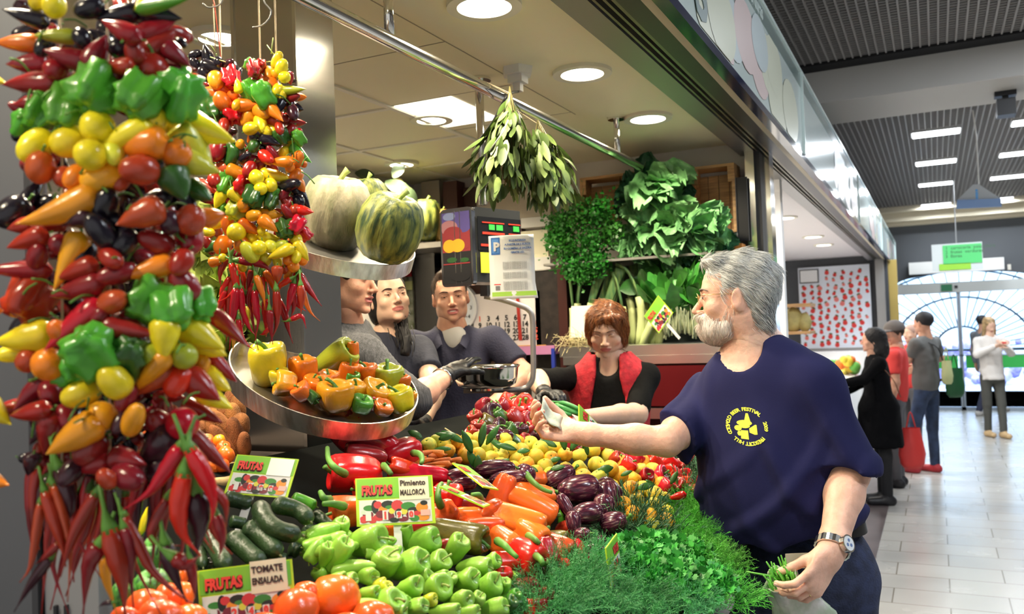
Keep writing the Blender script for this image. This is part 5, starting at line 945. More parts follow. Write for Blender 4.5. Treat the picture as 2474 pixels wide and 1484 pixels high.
row_labels(ct, 'small orange red tomato', 'wicker basket', 16)
SP = [(555,970,60,40,70),(530,1000,90,50,20),(565,1010,70,44,100),(545,1040,100,44,120),(570,1055,90,44,100),(520,1045,80,40,110),(575,985,60,40,90),(505,1020,70,40,60),(580,1030,60,50,80),(540,1065,90,36,130),(500,985,70,40,10),(590,1075,60,36,90),(480,1040,70,40,30)]
sps = []
for x, y, l, w, a in SP:
    d = 2.0+.0012*(1070-y); k = d/F_PX; o = veg('sweet', 'S', P(x, y, d), orient(-imgdir(a, .15), rsb.uniform(0, 6)), w*k*.95, l*k*1.1, 'sweet_potato', stem=None); tag(o, cat='sweet potato', group='sweet potatoes left of the pillar'); sps.append(o)
row_labels(sps, 'rough brown sweet potato', 'heap against the pillar', 26)
t = empty('sweet_potato_crate', P(540, 1090, 2.1), 'dark crate under the sweet potatoes', 'crate'); c_ = P(540, 1100, 2.12); part(MB().box((c_[0]-.28, c_[1]-.22, 1.06), (c_[0]+.10, c_[1]+.14, c_[2]-.01)), 'body', shelf_d, t)
# ================================================================== GREENERY
def gm(name, c, r=.5, v=.35, o=.15, **k): return mat(name, c, r, var=v, vs=14, orand=o, **k)
dill_m = gm('herb_dill', (.11, .48, .05)); dill_d = gm('herb_dill_blue', (.09, .38, .12)); cori = gm('herb_coriander', (.05, .33, .045), .45, .4); rosem = gm('herb_rosemary', (.06, .17, .07)); bay = gm('bay_leaf', (.065, .115, .022), .5); bay2 = gm('bay_leaf_pale', (.16, .22, .06), .5)
cab = gm('cabbage_leaf', (.16, .40, .15), .45, bump=.9, bs=38); cabd = gm('cabbage_leaf_dark', (.03, .12, .05), .45, bump=.5, bs=45); pars = gm('parsley', (.03, .20, .02), .4)
def rot_about(v, ax, a): ax = ax/np.linalg.norm(ax); return v*cos(a)+np.cross(ax, v)*sin(a)+ax*(ax@v)*(1-cos(a))
def rnd(s, rs): return np.array([rs.gauss(0, s), rs.gauss(0, s), rs.gauss(0, s)])
def feather(mb, o, d, l, rs, n=9, fine=.4, r=.0005):
    """dill-like frond: stem with fine side hairs"""
    d = d/np.linalg.norm(d); pts = [o]; dd = d.copy()
    for i in range(4): dd = dd+rnd(.12, rs)-np.array([0, 0, .10]); dd /= np.linalg.norm(dd); pts.append(pts[-1]+dd*l/4)
    pts = np.array(pts); mb.tube(pts, [r*1.5, r*1.3, r*1.1, r, r*.6], 3, False)
    for i in range(n):
        t = .25+.75*i/n; k = min(3, int(t*4)); p = pts[k]+(pts[k+1]-pts[k])*(t*4-k); s = dd+rnd(.9, rs); s /= np.linalg.norm(s)
        q = p+s*l*fine*(1.1-t*.6); w = np.cross(s, rnd(1, rs)); w /= np.linalg.norm(w)
        for j in range(3):
            q2 = p+(q-p)*(.3+.3*j)+rnd(.2, rs)*l*fine*.9; mb.add([p+(q-p)*(.2+.25*j)-w*r, p+(q-p)*(.2+.25*j)+w*r, q2], [(0, 1, 2)])
        mb.add([p-w*r, p+w*r, q], [(0, 1, 2)])
def bunch(name, kind, c, R_, h, n, mt, lab, cat, grp, seed, lean=(0, 0, 0), leaf=.02):
    rs = random.Random(seed); mb = MB(); c = np.array(c)
    for i in range(n):
        a = rs.uniform(0, 2*pi); rr = R_*sqrt(rs.random()); z = h*(1-(rr/R_)**2*.6)*rs.uniform(.55, 1.05); o = c+np.array([rr*cos(a), rr*sin(a), z*.45]); d = np.array([cos(a)*rr/R_*.9, sin(a)*rr/R_*.9, .75])+rnd(.25, rs)+np.array(lean)
        if kind == 'dill': feather(mb, o, d, h*.62, rs, 12, .26)
        elif kind == 'rose':
            d /= np.linalg.norm(d); l = h*.9; mb.tube([o, o+d*l], [.0015, .001], 3, False)
            for j in range(16):
                p = o+d*l*(.1+.9*j/16); s = d*.9+rnd(.6, rs); s /= np.linalg.norm(s); w = np.cross(s, d)*.0011/max(1e-6, np.linalg.norm(np.cross(s, d))); mb.add([p-w, p+w, p+s*.016+w*.5, p+s*.016-w*.5], [(0, 1, 2, 3)])
        elif kind == 'leafy':
            d /= np.linalg.norm(d); l = h*.5; mb.tube([o-d*l*.5, o+d*l*.5], [.0011, .0009], 3, False); p = o+d*l*.5
            for j in range(3):
                s = d*.4+rnd(.7, rs)+np.array([0, 0, .2]); s /= np.linalg.norm(s); nr = np.array([0, 0, 1.])+rnd(.45, rs)+TOWARD*.4; w = np.cross(nr, s); w /= np.linalg.norm(w); e = leaf*rs.uniform(.7, 1.2)
                q = p+s*.006; mb.add([q, q+s*e*.35+w*e*.5, q+s*e*.75+w*e*.42, q+s*e*.8+w*e*.12, q+s*e*1.1, q+s*e*.8-w*e*.12, q+s*e*.75-w*e*.42, q+s*e*.35-w*e*.5], [(0, 1, 2, 3), (0, 3, 4, 5), (0, 5, 6, 7)])
    o = build(mb, name, mt, None, False, loc=c); return tag(o, lab, cat, grp)
def bb(px, py, off=-.05): return bed(px, py, off)
for i, (x, y, r, l) in enumerate(((1665,1262,.075,'top one beside the man, behind the belt'),(1708,1300,.06,'right one touching the navy shirt'),(1640,1330,.075,'left one beside the rosemary'),(1700,1400,.07,'lower one hanging over the edge beside the jeans'),(1660,1400,.07,'lower one above the coriander'),(1722,1475,.07,'lowest one in the shade by the jeans'))):
    bunch('dill_bunch', 'dill', bb(x, y, -.02), r, .11, 260, dill_m, 'feathery bright green dill bunch, '+l, 'herbs', 'feathery dill bunches beside the man', 40+i)
for i, (x, y, r, l) in enumerate(((1330,1440,.09,'left one under the dark red peppers'),(1420,1410,.08,'upper one below the narrow price sign'),(1400,1490,.09,'middle one at the frame bottom'),(1500,1490,.09,'right one at the frame bottom'),(1300,1500,.08,'leftmost one at the frame bottom'),(1600,1500,.08,'rightmost one at the frame bottom'))):
    bunch('fennel_bunch', 'dill', bb(x, y, -.03), r, .11, 270, dill_d, 'fine bluish green fennel herb bunch, '+l, 'herbs', 'bluish fennel herb bunches at the frame bottom', 60+i)
for i, (x, y, r, l) in enumerate(((1555,1385,.075,'left one beside the narrow sign'),(1625,1390,.075,'right upper one'),(1590,1450,.08,'lower middle one'),(1670,1455,.075,'lower right one over the edge'),(1520,1430,.06,'lower left one'))):
    bunch('coriander_bunch', 'leafy', bb(x, y, -.02), r, .12, 330, cori, 'leafy bright green coriander bunch, '+l, 'herbs', 'leafy coriander bunches between the feathery herbs', 80+i, leaf=.018)
for i, (x, y, r, l) in enumerate(((1540,1290,.05,'below the tangerines'),(1580,1335,.04,'right of the eggplants'),(1510,1330,.045,'behind the narrow price sign'),(1684,1190,.035,'behind, under the red peppers'),(1698,1145,.035,'against the navy shirt'),(1655,1235,.03,'at the right end of the tangerines'),(1700,1210,.045,'beside the navy shirt, above the dill'))):
    bunch('rosemary_bunch', 'rose', bb(x, y, -.04), r, .11, 60, rosem, 'dark green rosemary bunch with needle leaves, '+l, 'herbs', 'rosemary bunches', 100+i)
# ---- bay leaf bunches on the rail
def hangleaves(name, top, bot, rad, n, mts, lab, seed, ll=.07, nm='leaves'):
    rs = random.Random(seed); top = np.array(top); bot = np.array(bot); ax = bot-top; L_ = np.linalg.norm(ax); ax /= L_
    t = empty(name, top, lab, 'herbs', 'bay leaf bunches hanging on the rail')
    st = MB()
    for i in range(9):
        o = rnd(1, rs)*[1, 1, 0]; st.tube([top+np.array([0, 0, .03]), top+ax*L_*.3+o*rad*.25, top+ax*L_*.85+o*rad*.5], .0018, 4)
    part(st, 'stems', mat('bay_stem', (.16, .14, .05), .6), t, True)
    mbs = [MB() for _ in mts]
    for i in range(n):
        q = rs.random(); a = rs.uniform(0, 2*pi); r = rad*(.35+.65*min(1, q*2.2))*sqrt(rs.random()); o = top+ax*L_*q*.86+np.array([cos(a), sin(a), 0])*r
        d = ax*1.7+np.array([cos(a), sin(a), 0])*.7+rnd(.35, rs); nr = np.array([cos(a), sin(a), .4])+rnd(.3, rs); k = 0 if rs.random() < (.75 if seed % 2 else .55) else len(mts)-1
        leaf_mb(mbs[k], o, d, nr, ll*rs.uniform(.7, 1.2), ll*.36*rs.uniform(.7, 1.2), .2, rs.uniform(-.2, .35), 6)
    for mb, mt in zip(mbs, mts): part(mb, nm, mt, t, True)
    return t
T1 = P(1232, 268, 2.72); b1 = hangleaves('bay_bunch', T1, P(1196, 480, 2.72), .085, 210, (bay, bay2), 'green bay leaf bunch tied with white string, left one on the rail', 11)
hangleaves('bay_bunch', P(1232, 232, 2.74), P(1234, 300, 2.74), .026, 20, (bay,), 'small bay leaf cluster at the knot above the left bunch', 13, .05)
part(MB().tube([P(1228, 290, 2.63), P(1215, 320, 2.62), P(1182, 365, 2.63)], .002, 5), 'string', white, b1, True)
part(MB().tube([P(1228, 290, 2.70), P(1232, 225, 2.74), (-1.26, T1[1], 2.422), P(1238, 232, 2.78), P(1232, 285, 2.72)], .0014, 5), 'hanging_string', string_m, b1, True)
b2 = hangleaves('bay_bunch', P(1300, 312, 2.85), P(1335, 500, 2.85), .080, 190, (bay, bay2), 'sunlit pale bay leaf bunch, right one on the rail', 12)  # larger share of pale leaves than the left bunch
tp = P(1300, 300, 2.85); part(MB().tube([tp, np.array([-1.26, tp[1], 2.385])], .0016, 5), 'hanging_string', string_m, b2, True)
# ---- wall shelves with greens at the far end
FY = 4.35
def fz(px, py, y=FY): return aty(px, py, y)
t = empty('leek_counter', (-1.6, 4.2, 0), 'steel refrigerated counter with dark front behind the seller in red vest', 'counter')
a = fz(1370, 838, 4.1); b = fz(1850, 838, 4.1); zc = a[2]
part(MB().box((a[0], 4.0, zc-.05), (-.86, 4.6, zc)), 'top', steel, t); part(MB().box((a[0]+.02, 4.03, 0), (-.88, 4.58, zc-.05)), 'front_body', mat('counter_dark', (.03, .018, .016), .35), t)
part(MB().box((a[0]+.02, 3.995, zc-.09), (-.87, 4.03, zc-.05)), 'front_lip', steel, t); part(MB().box((a[0]+.3, 3.99, zc-.29), (-.9, 4.03, zc-.10)), 'red_reflection', mat('counter_red_reflection', (.10, .008, .010), .25, coat=.4), t)  # dark red reflection on the steel front, put in as a coloured plate
part(MB().box((a[0]+.02, 3.985, zc-.35), (-.87, 4.03, zc-.30)), 'steel_strip', steel, t)
a = fz(1500, 628, 4.3); b = fz(1665, 612, 4.3)
t = empty('wire_shelf', tuple(fz(1600, 620, 4.45)), 'narrow metal shelf carrying the cabbages above the leeks', 'shelf')
part(MB().box((fz(1340, 640)[0], 4.2, a[2]-.012), (-.92, 4.6, a[2])), 'board', steel, t); SHZ = a[2]
part(MB().box((fz(1340, 640)[0]-.012, 4.5, zc), (fz(1340, 640)[0], 4.6, SHZ)), 'bracket', darkmetal, t); part(MB().box((-.92, 4.5, zc), (-.905, 4.6, SHZ)), 'bracket', darkmetal, t)
part(MB().box((fz(1340, 640)[0], 4.59, zc), (-.92, 4.615, SHZ)), 'back_board', mat('cooler_back', (.012, .02, .014), .6), t)
# leeks
def stalk(name, pts, w0, w1, mt_lo, mt_hi, lab, cat, grp, k=14):
    pp = bezier(pts, k); n = len(pp); c = pp[0]; t = empty(name, c, lab, cat, grp); h = max(2, int(n*.42))
    part(MB().tube(pp[:h+1], np.linspace(w0, w0*.95, h+1), 9), 'white_stalk', mt_lo, t, True)
    u = np.linspace(0, 1, n-h); part(MB().tube(pp[h:], w0*.95+(w1-w0*.95)*u, 8, flat=.35), 'green_leaves', mt_hi, t, True); return t
lw = mat('leek_white', (.72, .76, .42), .4, var2=(.50, .62, .22), vs=6, stretch=(1, 1, .2)); lg = mat('leek_green', (.06, .17, .07), .4, var2=(.20, .32, .10), vs=10, stretch=(6, 6, .6)); cw = mat('celery_white', (.72, .80, .50), .4, var=.15)
LK = [((1545,835),(1548,740),(1520,660),(1490,640)),((1530,830),(1525,740),(1500,670),(1460,650)),((1562,830),(1560,740),(1548,680),(1545,640)),((1500,830),(1505,760),(1492,690),(1480,660)),((1575,835),(1585,760),(1590,700),(1570,645)),((1400,830),(1395,750),(1400,690),(1410,640)),((1415,830),(1425,750),(1440,690),(1460,650)),((1430,830),(1440,760),(1465,700),(1480,640)),((1385,825),(1385,760),(1380,700),(1375,650)),((1450,830),(1460,760),(1480,700),(1500,650)),((1480,825),(1480,760),(1490,700),(1510,645)),((1515,835),(1535,760),(1545,700),(1530,640)),((1545,838),(1570,790),(1590,740),(1600,700)),((1590,835),(1600,790),(1610,750),(1600,710))]
for i, q in enumerate(LK):
    yy = 4.28+.06*(i % 3); stalk('leek', [fz(x, y, yy) for x, y in q], .021, .030, lw, lg, 'leek with white shaft and dark leaves, %s' % ['arching one right of the seller', 'arching one behind her head', 'upright one in the middle', 'one behind her hair', 'one left of the slanted sign', 'at the left end by the white card', 'second from the left end', 'third from the left end', 'leftmost, against the brown post', 'one just left of her head', 'one above her head', 'one in front of the arching pair', 'short slanted one below the sign', 'rightmost one under the leafy chard'][i], 'leek', 'leeks on the back counter')
for i, (x, y) in enumerate(((1648, 800), (1665, 805), (1632, 810), (1690, 800), (1680, 812), (1612, 815), (1705, 815))):
    base = fz(x, y, 4.22); t = empty('chard_bunch', base, 'white stemmed chard bunch, %s' % ['tallest in the middle', 'beside the bearded face', 'left of the tallest', 'behind the bearded chin', 'front right one', 'leftmost under the slanted sign', 'rightmost one'][i], 'chard', 'chard bunches on the back counter'); rs = random.Random(i); m_ = MB(); g_ = MB()
    for j in range(9):
        d = np.array([rs.gauss(0, .16), rs.gauss(0, .1), 1]); L_ = rs.uniform(.12, .16); m_.tube([base+rnd(.008, rs), base+d*L_*.5, base+d*L_+rnd(.01, rs)], [.009, .007, .005], 5, flat=.5)
        for k in range(2): leaf_mb(g_, base+d*L_, d+rnd(.4, rs), -np.array([0, 1., 0])+rnd(.5, rs), rs.uniform(.12, .2), .075, .3, rs.uniform(-.3, .5), 7)
    part(m_, 'white_stems', cw, t, True); part(g_, 'leaves', gm('chard_leaf', (.05, .24, .03), .4), t, True)
# hanging lettuce leaves between shelf and chard
rs = random.Random(77)
for i, (x, y) in enumerate(((1600,665),(1640,670),(1680,650),(1620,700),(1665,700),(1700,640),(1580,690),(1690,690))):
    m_ = MB(); base = fz(x, y, 4.33)
    for k in range(9): leaf_mb(m_, base+rnd(.025, rs), np.array([rs.gauss(0, .8), -.2, rs.gauss(-.1, .8)]), np.array([0, -1., .2])+rnd(.4, rs), rs.uniform(.09, .16), .09, .35, rs.uniform(-.3, .5), 7)
    o = build(m_, 'leafy_greens', gm('leafy_green_dark', (.03, .13, .02), .45), None, True, loc=base); tag(o, 'dark leafy greens below the cabbage shelf, %s' % ['upper left', 'upper middle', 'beside the grey hair top', 'lower left', 'lower middle, above the white chard', 'rightmost top', 'leftmost, by the leeks', 'beside the forehead'][i], 'greens', 'dark leafy greens under the shelf')
# parsley mass
for i, (x, y, r) in enumerate(((1350,545,.10),(1400,520,.11),(1450,510,.10),(1370,600,.11),(1430,580,.12),(1390,640,.09),(1440,630,.09),(1480,560,.08),(1345,580,.07),(1410,660,.07))):
    rs = random.Random(200+i); m_ = MB(); c = fz(x, y, 4.22)
    for j in range(520):
        p = c+np.array([rs.gauss(0, r*.38), rs.gauss(0, r*.36), rs.gauss(0, r*.38)]); s = rnd(1, rs); s /= np.linalg.norm(s); w = np.cross(s, np.array([0, -1., .5])+rnd(.6, rs)); w /= np.linalg.norm(w)+1e-9; e = rs.uniform(.012, .022)
        m_.add([p, p+s*e*.5+w*e*.55, p+s*e*.95+w*e*.25, p+s*e*.75, p+s*e*.95-w*e*.25, p+s*e*.5-w*e*.55], [(0, 1, 2, 3), (0, 3, 4, 5)])
    for j in range(14): e = c+np.array([rs.gauss(0, r*.5), rs.gauss(0, r*.4), rs.gauss(0, r*.5)]); m_.tube([c-[0, 0, r*.45], c, e], .0015, 4)
    o = build(m_, 'parsley_bunch', pars, None, False, loc=c); tag(o, 'curly green parsley bunch, %s' % ['top left under the bay leaves', 'top middle', 'top right beside the wooden crate', 'middle left', 'middle one, largest', 'lower left hanging down', 'lower right by the shelf end', 'against the cabbage', 'leftmost edge', 'lowest tip above the leeks'][i], 'parsley', 'parsley bunches on the left of the cabbages')
# cabbages: ruffled leaves
def ruffle(mb, o, d, nr, L_, W_, rs, amp=.16, k=9, q=11):
    d = d/np.linalg.norm(d); s = np.cross(nr, d); s /= np.linalg.norm(s); n = np.cross(d, s); G = []; ph = rs.uniform(0, 6)
    for i in range(k):
        t = i/(k-1); w = W_/2*sin(pi*min(.93, .12+t*.82))**.6; row = []
        for j in range(q):
            u = -1+2*j/(q-1); row.append(o+d*L_*t+s*w*u+n*(.22*L_*(abs(u)**2)-.25*L_*t*t+amp*L_*.5*(abs(u)**2)*sin(u*9+t*13+ph)+amp*L_*.35*t*t*sin(u*8+ph)))
        G.append(row)
    mb.grid(np.array(G))
CB = [(1600,470,.17,1,cab,-50,'large curly savoy cabbage with pale leaves, in the middle of the shelf'),(1560,540,.15,1,cab,200,'curly cabbage with leaf tips hanging left'),(1650,560,.16,1,cab,-20,'curly cabbage in front, leaf edges ruffled'),(1720,560,.13,1,cab,-10,'curly cabbage at the right end by the frame post'),(1530,600,.12,1,cab,240,'low cabbage head at the left of the shelf'),(1590,425,.13,0,cabd,60,'dark cabbage leaves at the top of the heap'),(1520,470,.13,0,cabd,160,'dark cabbage behind, beside the parsley'),(1690,610,.13,0,cabd,-60,'dark cabbage leaves drooping right of the shelf'),(1640,440,.10,0,cabd,30,'dark cabbage head before the wooden crate'),(1745,600,.09,0,cabd,-30,'small dark cabbage leaves above the grey hair')]
for i, (x, y, r, f, mt, a, lab) in enumerate(CB):
    rs = random.Random(300+i); c = fz(x, y, 4.28 if f else 4.38); t = empty('savoy_cabbage', c, lab, 'cabbage', 'savoy cabbages on the shelf')
    m_ = MB(); m_.ball(c, r*.5, 16, 10); part(m_, 'heart', mt, t, True)
    m_ = MB(); base = c-imgdir(a)*r*.45
    for j in range(14):
        th = 2*pi*j/14+rs.uniform(-.2, .2); dr = imgdir(a)*rs.uniform(.3, 1.)+(cos(th)*(np.cross(imgdir(a), [0, 1, 0]))+sin(th)*np.array([0, -1., 0]))*.9
        dr[1] = -abs(dr[1])*.8 if f else dr[1]; ruffle(m_, base, dr, np.array([0, -1., .3])+rnd(.4, rs), r*rs.uniform(1.0, 1.35), r*rs.uniform(.9, 1.2), rs)
    part(m_, 'outer_leaves', mt, t, True)
# crates
def crate(x0, y0, x1, y1, Y, lab, tilt=0.):
    A = fz(x0, y0, Y); B = fz(x1, y1, Y); t = empty('wooden_crate', ((A[0]+B[0])/2, Y, B[2]), lab, 'crate', 'wooden crates against the end wall'); n = 4; H = A[2]-B[2]; Wd = B[0]-A[0]
    m_ = MB(); 
    for i in range(n): m_.box((A[0]+Wd*(i+.03)/n, Y+.14, B[2]), (A[0]+Wd*(i+.97)/n, Y+.15, A[2]-.04))
    part(m_, 'bottom_slats', wood, t)
    for z in (A[2]-.02, B[2]): part(MB().box((A[0], Y, z), (B[0], Y+.15, z+.014)), 'side_board', wood, t)
    for x in (A[0], B[0]-.014): part(MB().box((x, Y-.0, B[2]+.014), (x+.014, Y+.15, A[2]-.02)), 'end_board', wood, t)
    for x in (A[0]+.014, B[0]-.034):
        part(MB().box((x, Y+.002, A[2]-.10), (x+.02, Y+.022, A[2]-.02)), 'corner_post', wood, t)
    return t
crate(1668, 402, 1780, 560, 4.44, 'wooden crate standing upright behind the cabbages, right one')
crate(1400, 428, 1535, 520, 4.44, 'wooden crate standing upright above the parsley, left one')
a0, b0_ = fz(1770, 432, 4.48), fz(1812, 582, 4.48)
t = empty('blackboard', tuple(a0), 'small framed black price board at the frame post', 'board'); part(MB().box((a0[0]+.02, 4.46, b0_[2]), (b0_[0], 4.48, a0[2])), 'panel', black, t); part(MB().box((a0[0]+.005, 4.45, b0_[2]), (a0[0]+.02, 4.49, a0[2])), 'frame', greymetal, t)
a0, b0_ = fz(1762, 590, 4.40), fz(1793, 608, 4.40); o = build(MB().box((a0[0], 4.40, b0_[2]), (b0_[0], 4.5, a0[2])), 'orange_box', mat('orange_card', (.65, .25, .05), .5), None, loc=(a0[0], 4.40, b0_[2])); tag(o, 'small orange box above the grey hair', 'box')
# sign in the leeks and the white card
price_sign(*[fz(x, y, 3.98) for x, y in ((1556, 764), (1590, 714), (1592, 806))], 'slanted price sign with yellow green border among the leeks', stake=(.5, .10))
o = build(MB().slab(fz(1380, 740, 4.0), fz(1432, 738, 4.0), fz(1430, 815, 4.0), fz(1378, 817, 4.0), .003), 'price_card', white, None, loc=fz(1380, 740, 4.0)); tag(o, 'plain white card standing before the leftmost leeks', 'card')
m_ = MB(); rs = random.Random(6); c = fz(1400, 825, 4.02)
for j in range(260): p = c+np.array([rs.gauss(0, .05), rs.gauss(0, .03), rs.gauss(0, .02)]); m_.tube([p, p+rnd(.03, rs)], .0012, 3, False)
o = build(m_, 'leek_roots', mat('root_straw', (.66, .56, .30), .7), None, True, loc=c); tag(o, 'tangle of pale straw coloured leek roots on the counter end', 'roots', kind='stuff')
# ---- back wall things: calendar, clock, papers, far shelf with pumpkin
BY = 4.55
cl = aty(1102, 745, 4.50); t = empty('wall_clock', cl, 'round white wall clock partly hidden behind the man in polo shirt', 'clock'); m_ = MB(); m_.ring((0, 0), .135, .150, -.02, .02, 48); V = m_.v[0]; m_.v[0] = np.stack([V[:, 0]+cl[0], V[:, 2]+4.50, V[:, 1]+cl[2]], 1); part(m_, 'rim', mat('clock_rim', (.62, .64, .70), .3, .4), t, True, 40)
m_ = MB(); m_.disc((0, 0), .136, -.004, .02, 48); V = m_.v[0]; m_.v[0] = np.stack([V[:, 0]+cl[0], V[:, 2]+4.50, V[:, 1]+cl[2]], 1); part(m_, 'face', mat('clock_face', (.72, .76, .84), .4), t)
for n_ in range(1, 13):
    a = radians(90-30*n_); m_ = MB(); m_.add(*text_mb(str(n_), .032, (cl[0]+.105*cos(a), 4.492, cl[2]+.105*sin(a)-.011), (1, 0, 0), (0, 0, 1), .001, 'CENTER')); part(m_, 'numeral', black, t)
def hand(a, l, w): 
    a = radians(a); u = np.array([cos(a), 0, sin(a)]); v = np.array([-sin(a), 0, cos(a)]); part(MB().slab(np.array([cl[0], 4.489, cl[2]])-v*w, np.array([cl[0], 4.489, cl[2]])+u*l-v*w*.5, np.array([cl[0], 4.489, cl[2]])+u*l+v*w*.5, np.array([cl[0], 4.489, cl[2]])+v*w, .002), 'hand', black, t)
hand(60, .065, .004); hand(-35, .095, .003)
A, B_, C_ = aty(1142, 712, 4.50), aty(1303, 700, 4.50), aty(1146, 838, 4.50); t = empty('wall_calendar', C_, 'large wall calendar with black and red numerals and a red marker ribbon', 'calendar')
W_, H_ = B_[0]-A[0], A[2]-C_[2]; part(MB().box((A[0], 4.50, C_[2]), (A[0]+W_, 4.508, A[2])), 'sheet', mat('calendar_paper', (.80, .74, .74), .6), t); part(MB().box((A[0]+.05, 4.495, C_[2]-.05), (A[0]+W_+.03, 4.50, C_[2])), 'orange_backing', mat('calendar_orange', (.80, .42, .10), .5), t)
days = [1, 3, 4, 5, 6, 7, 1, 9, 10, 11, 12, 13, 14, 8, 16, 17, 18, 19, 20, 21, 15, 23, 24, 25, 26, 27, 28, 22]
rb = MB(); rr_ = MB()
for i, d_ in enumerate(days):
    r_, c_ = divmod(i, 7); (rr_ if c_ == 6 or i == 0 else rb).add(*text_mb(str(d_), .042, (A[0]+W_*(.10+.135*c_), 4.497, A[2]-H_*(.52+.125*r_)), (1, 0, 0), (0, 0, 1), .001, 'CENTER', .0012))
part(rb, 'black_numerals', black, t); part(rr_, 'red_numerals', mat('calendar_red', (.80, .12, .08), .5), t)
part(MB().slab((A[0]+W_*.66, 4.493, A[2]-.02), (A[0]+W_*.70, 4.493, A[2]-.02), (A[0]+W_*.73, 4.493, C_[2]+.03), (A[0]+W_*.68, 4.493, C_[2]+.03), .002), 'red_ribbon', mat('ribbon_red', (.50, .03, .02), .5), t)
def flat(nm, x0, y0, x1, y1, Y, mt, lab, cat, th=.01):
    a, b = aty(x0, y0, Y), aty(x1, y1, Y); o = build(MB().box((a[0], Y, b[2]), (b[0], Y+th, a[2])), nm, mt, None, loc=(a[0], Y, b[2])); return tag(o, lab, cat)
flat('poster', 930, 640, 1000, 800, 4.5, mat('poster_pale', (.55, .56, .48), .6, var2=(.16, .20, .10), vs=16), 'pale poster with a plant print behind the dark haired woman', 'poster')
flat('poster_red_square', 978, 650, 994, 668, 4.485, mat('note_red', (.45, .02, .03), .5), 'small red square note on the pale poster', 'note')
flat('paper_note', 978, 680, 996, 700, 4.485, mat('note_lime', (.62, .66, .30), .6), 'small yellow green note on the pale poster', 'note')
flat('notice_paper', 1258, 560, 1325, 625, 4.5, paper, 'cream notice pinned above the calendar', 'notice'); flat('white_notice', 1262, 625, 1330, 650, 4.49, white, 'white strip of paper below the cream notice', 'notice')
flat('wall_cabinet', 1150, 440, 1330, 520, 4.50, mat('cabinet_cream', (.52, .46, .38), .5), 'cream wall cupboard behind the bay leaves', 'cabinet', .1)
flat('shelf_strip', 1258, 528, 1330, 545, 4.48, white, 'white shelf edge under the cream cupboard', 'shelf', .1)
flat('dark_cupboard', 1070, 440, 1110, 640, 4.48, mat('brown_cupboard', (.05, .015, .012), .5), 'dark brown cupboard side behind the hanging scale', 'cabinet', .1)
flat('purple_board', 1240, 838, 1340, 856, 4.4, mat('purple_edge', (.55, .22, .42), .5), 'purple shelf edge below the calendar', 'shelf', .2)
flat('fridge', 1000, 590, 1065, 1100, 4.42, mat('fridge_dark', (.012, .012, .014), .25, coat=.4), 'black fridge behind the man in polo shirt', 'fridge', .15)
flat('dark_rack', 1290, 655, 1385, 1000, 4.50, mat('rack_dark', (.02, .014, .012), .5, var=.5, vs=20), 'dark rack between calendar and leeks', 'rack', .1)
flat('brown_post', 1345, 640, 1382, 1050, 4.44, mat('post_brown', (.06, .015, .012), .4, coat=.3), 'dark brown shiny post left of the leeks', 'post', .05)
flat('blue_rod', 1331, 842, 1341, 900, 4.379, mat('blue_plastic', (.03, .05, .35), .3), 'thin blue rod hanging beside the brown post', 'rod', .02)
flat('grey_cabinet', 1018, 440, 1066, 590, 4.52, mat('panel_grey', (.40, .36, .32), .4, .3), 'grey brown panel beside the dark cupboard', 'panel', .08)
t = empty('high_shelf', aty(1040, 582, 4.2), 'shelf with steel edge carrying the far pumpkins', 'shelf'); a, b = aty(880, 578, 4.15), aty(1080, 582, 4.15); part(MB().box((a[0], 4.15, b[2]-.03), (b[0]+.05, 4.61, b[2])), 'board', steel, t)
pumpkin(1028, 532, 84, 100, 4.95, pg, 'greenish pumpkin on the far shelf behind the two big ones', UP, stemp)
pumpkin(1068, 545, 46, 80, 4.95, mat('pumpkin_ochre', (.36, .22, .05), .5, var=.3), 'ochre pumpkin on the far shelf behind the scale', UP)
t = empty('upper_shelf', aty(930, 470, 4.3), 'upper shelf with gourds in the back corner', 'shelf'); a, b = aty(860, 468, 4.3), aty(1000, 490, 4.3); part(MB().box((a[0], 4.3, b[2]-.02), (b[0], 4.6, b[2])), 'board', shelf_d, t)
for x, y, w, h, l in ((918, 458, 26, 34, 'left'), (960, 455, 32, 60, 'tall brown'), (985, 470, 30, 40, 'right')): k = 4.9/F_PX; o = veg('tomato', 'S', P(x, y, 4.9), orient(UP), w*k, h*k, 'gourd', None, 0, 'stem', stemp, mat('gourd_brown', (.14, .10, .03), .5, var=.4)); tag(o, 'dark gourd on the upper corner shelf, %s one' % l, 'gourd')
for i in range(7):
    x, y, l, w, a = ((930,440,70,34,-20),(905,425,50,26,170),(950,430,50,30,60),(975,450,50,26,-50),(900,445,40,22,200),(940,470,50,24,-80),(965,480,46,22,-40))[i]; o_ = P(x, y, 4.8); mb = MB(); leaf_mb(mb, o_, imgdir(a), TOWARD, l*4.8/F_PX, w*4.8/F_PX, k=7)
    ob = build(mb, 'dark_leaf', gm('plant_leaf_dark', (.03, .05, .02), .5), None, True, loc=o_); tag(ob, 'dark leaf of the corner plant near the ceiling, %s' % ['topmost long one', 'upper left', 'above the pale pumpkin', 'right one', 'leftmost', 'low one', 'lowest, by the brown gourd'][i], 'leaf', 'dark leaves in the back corner')
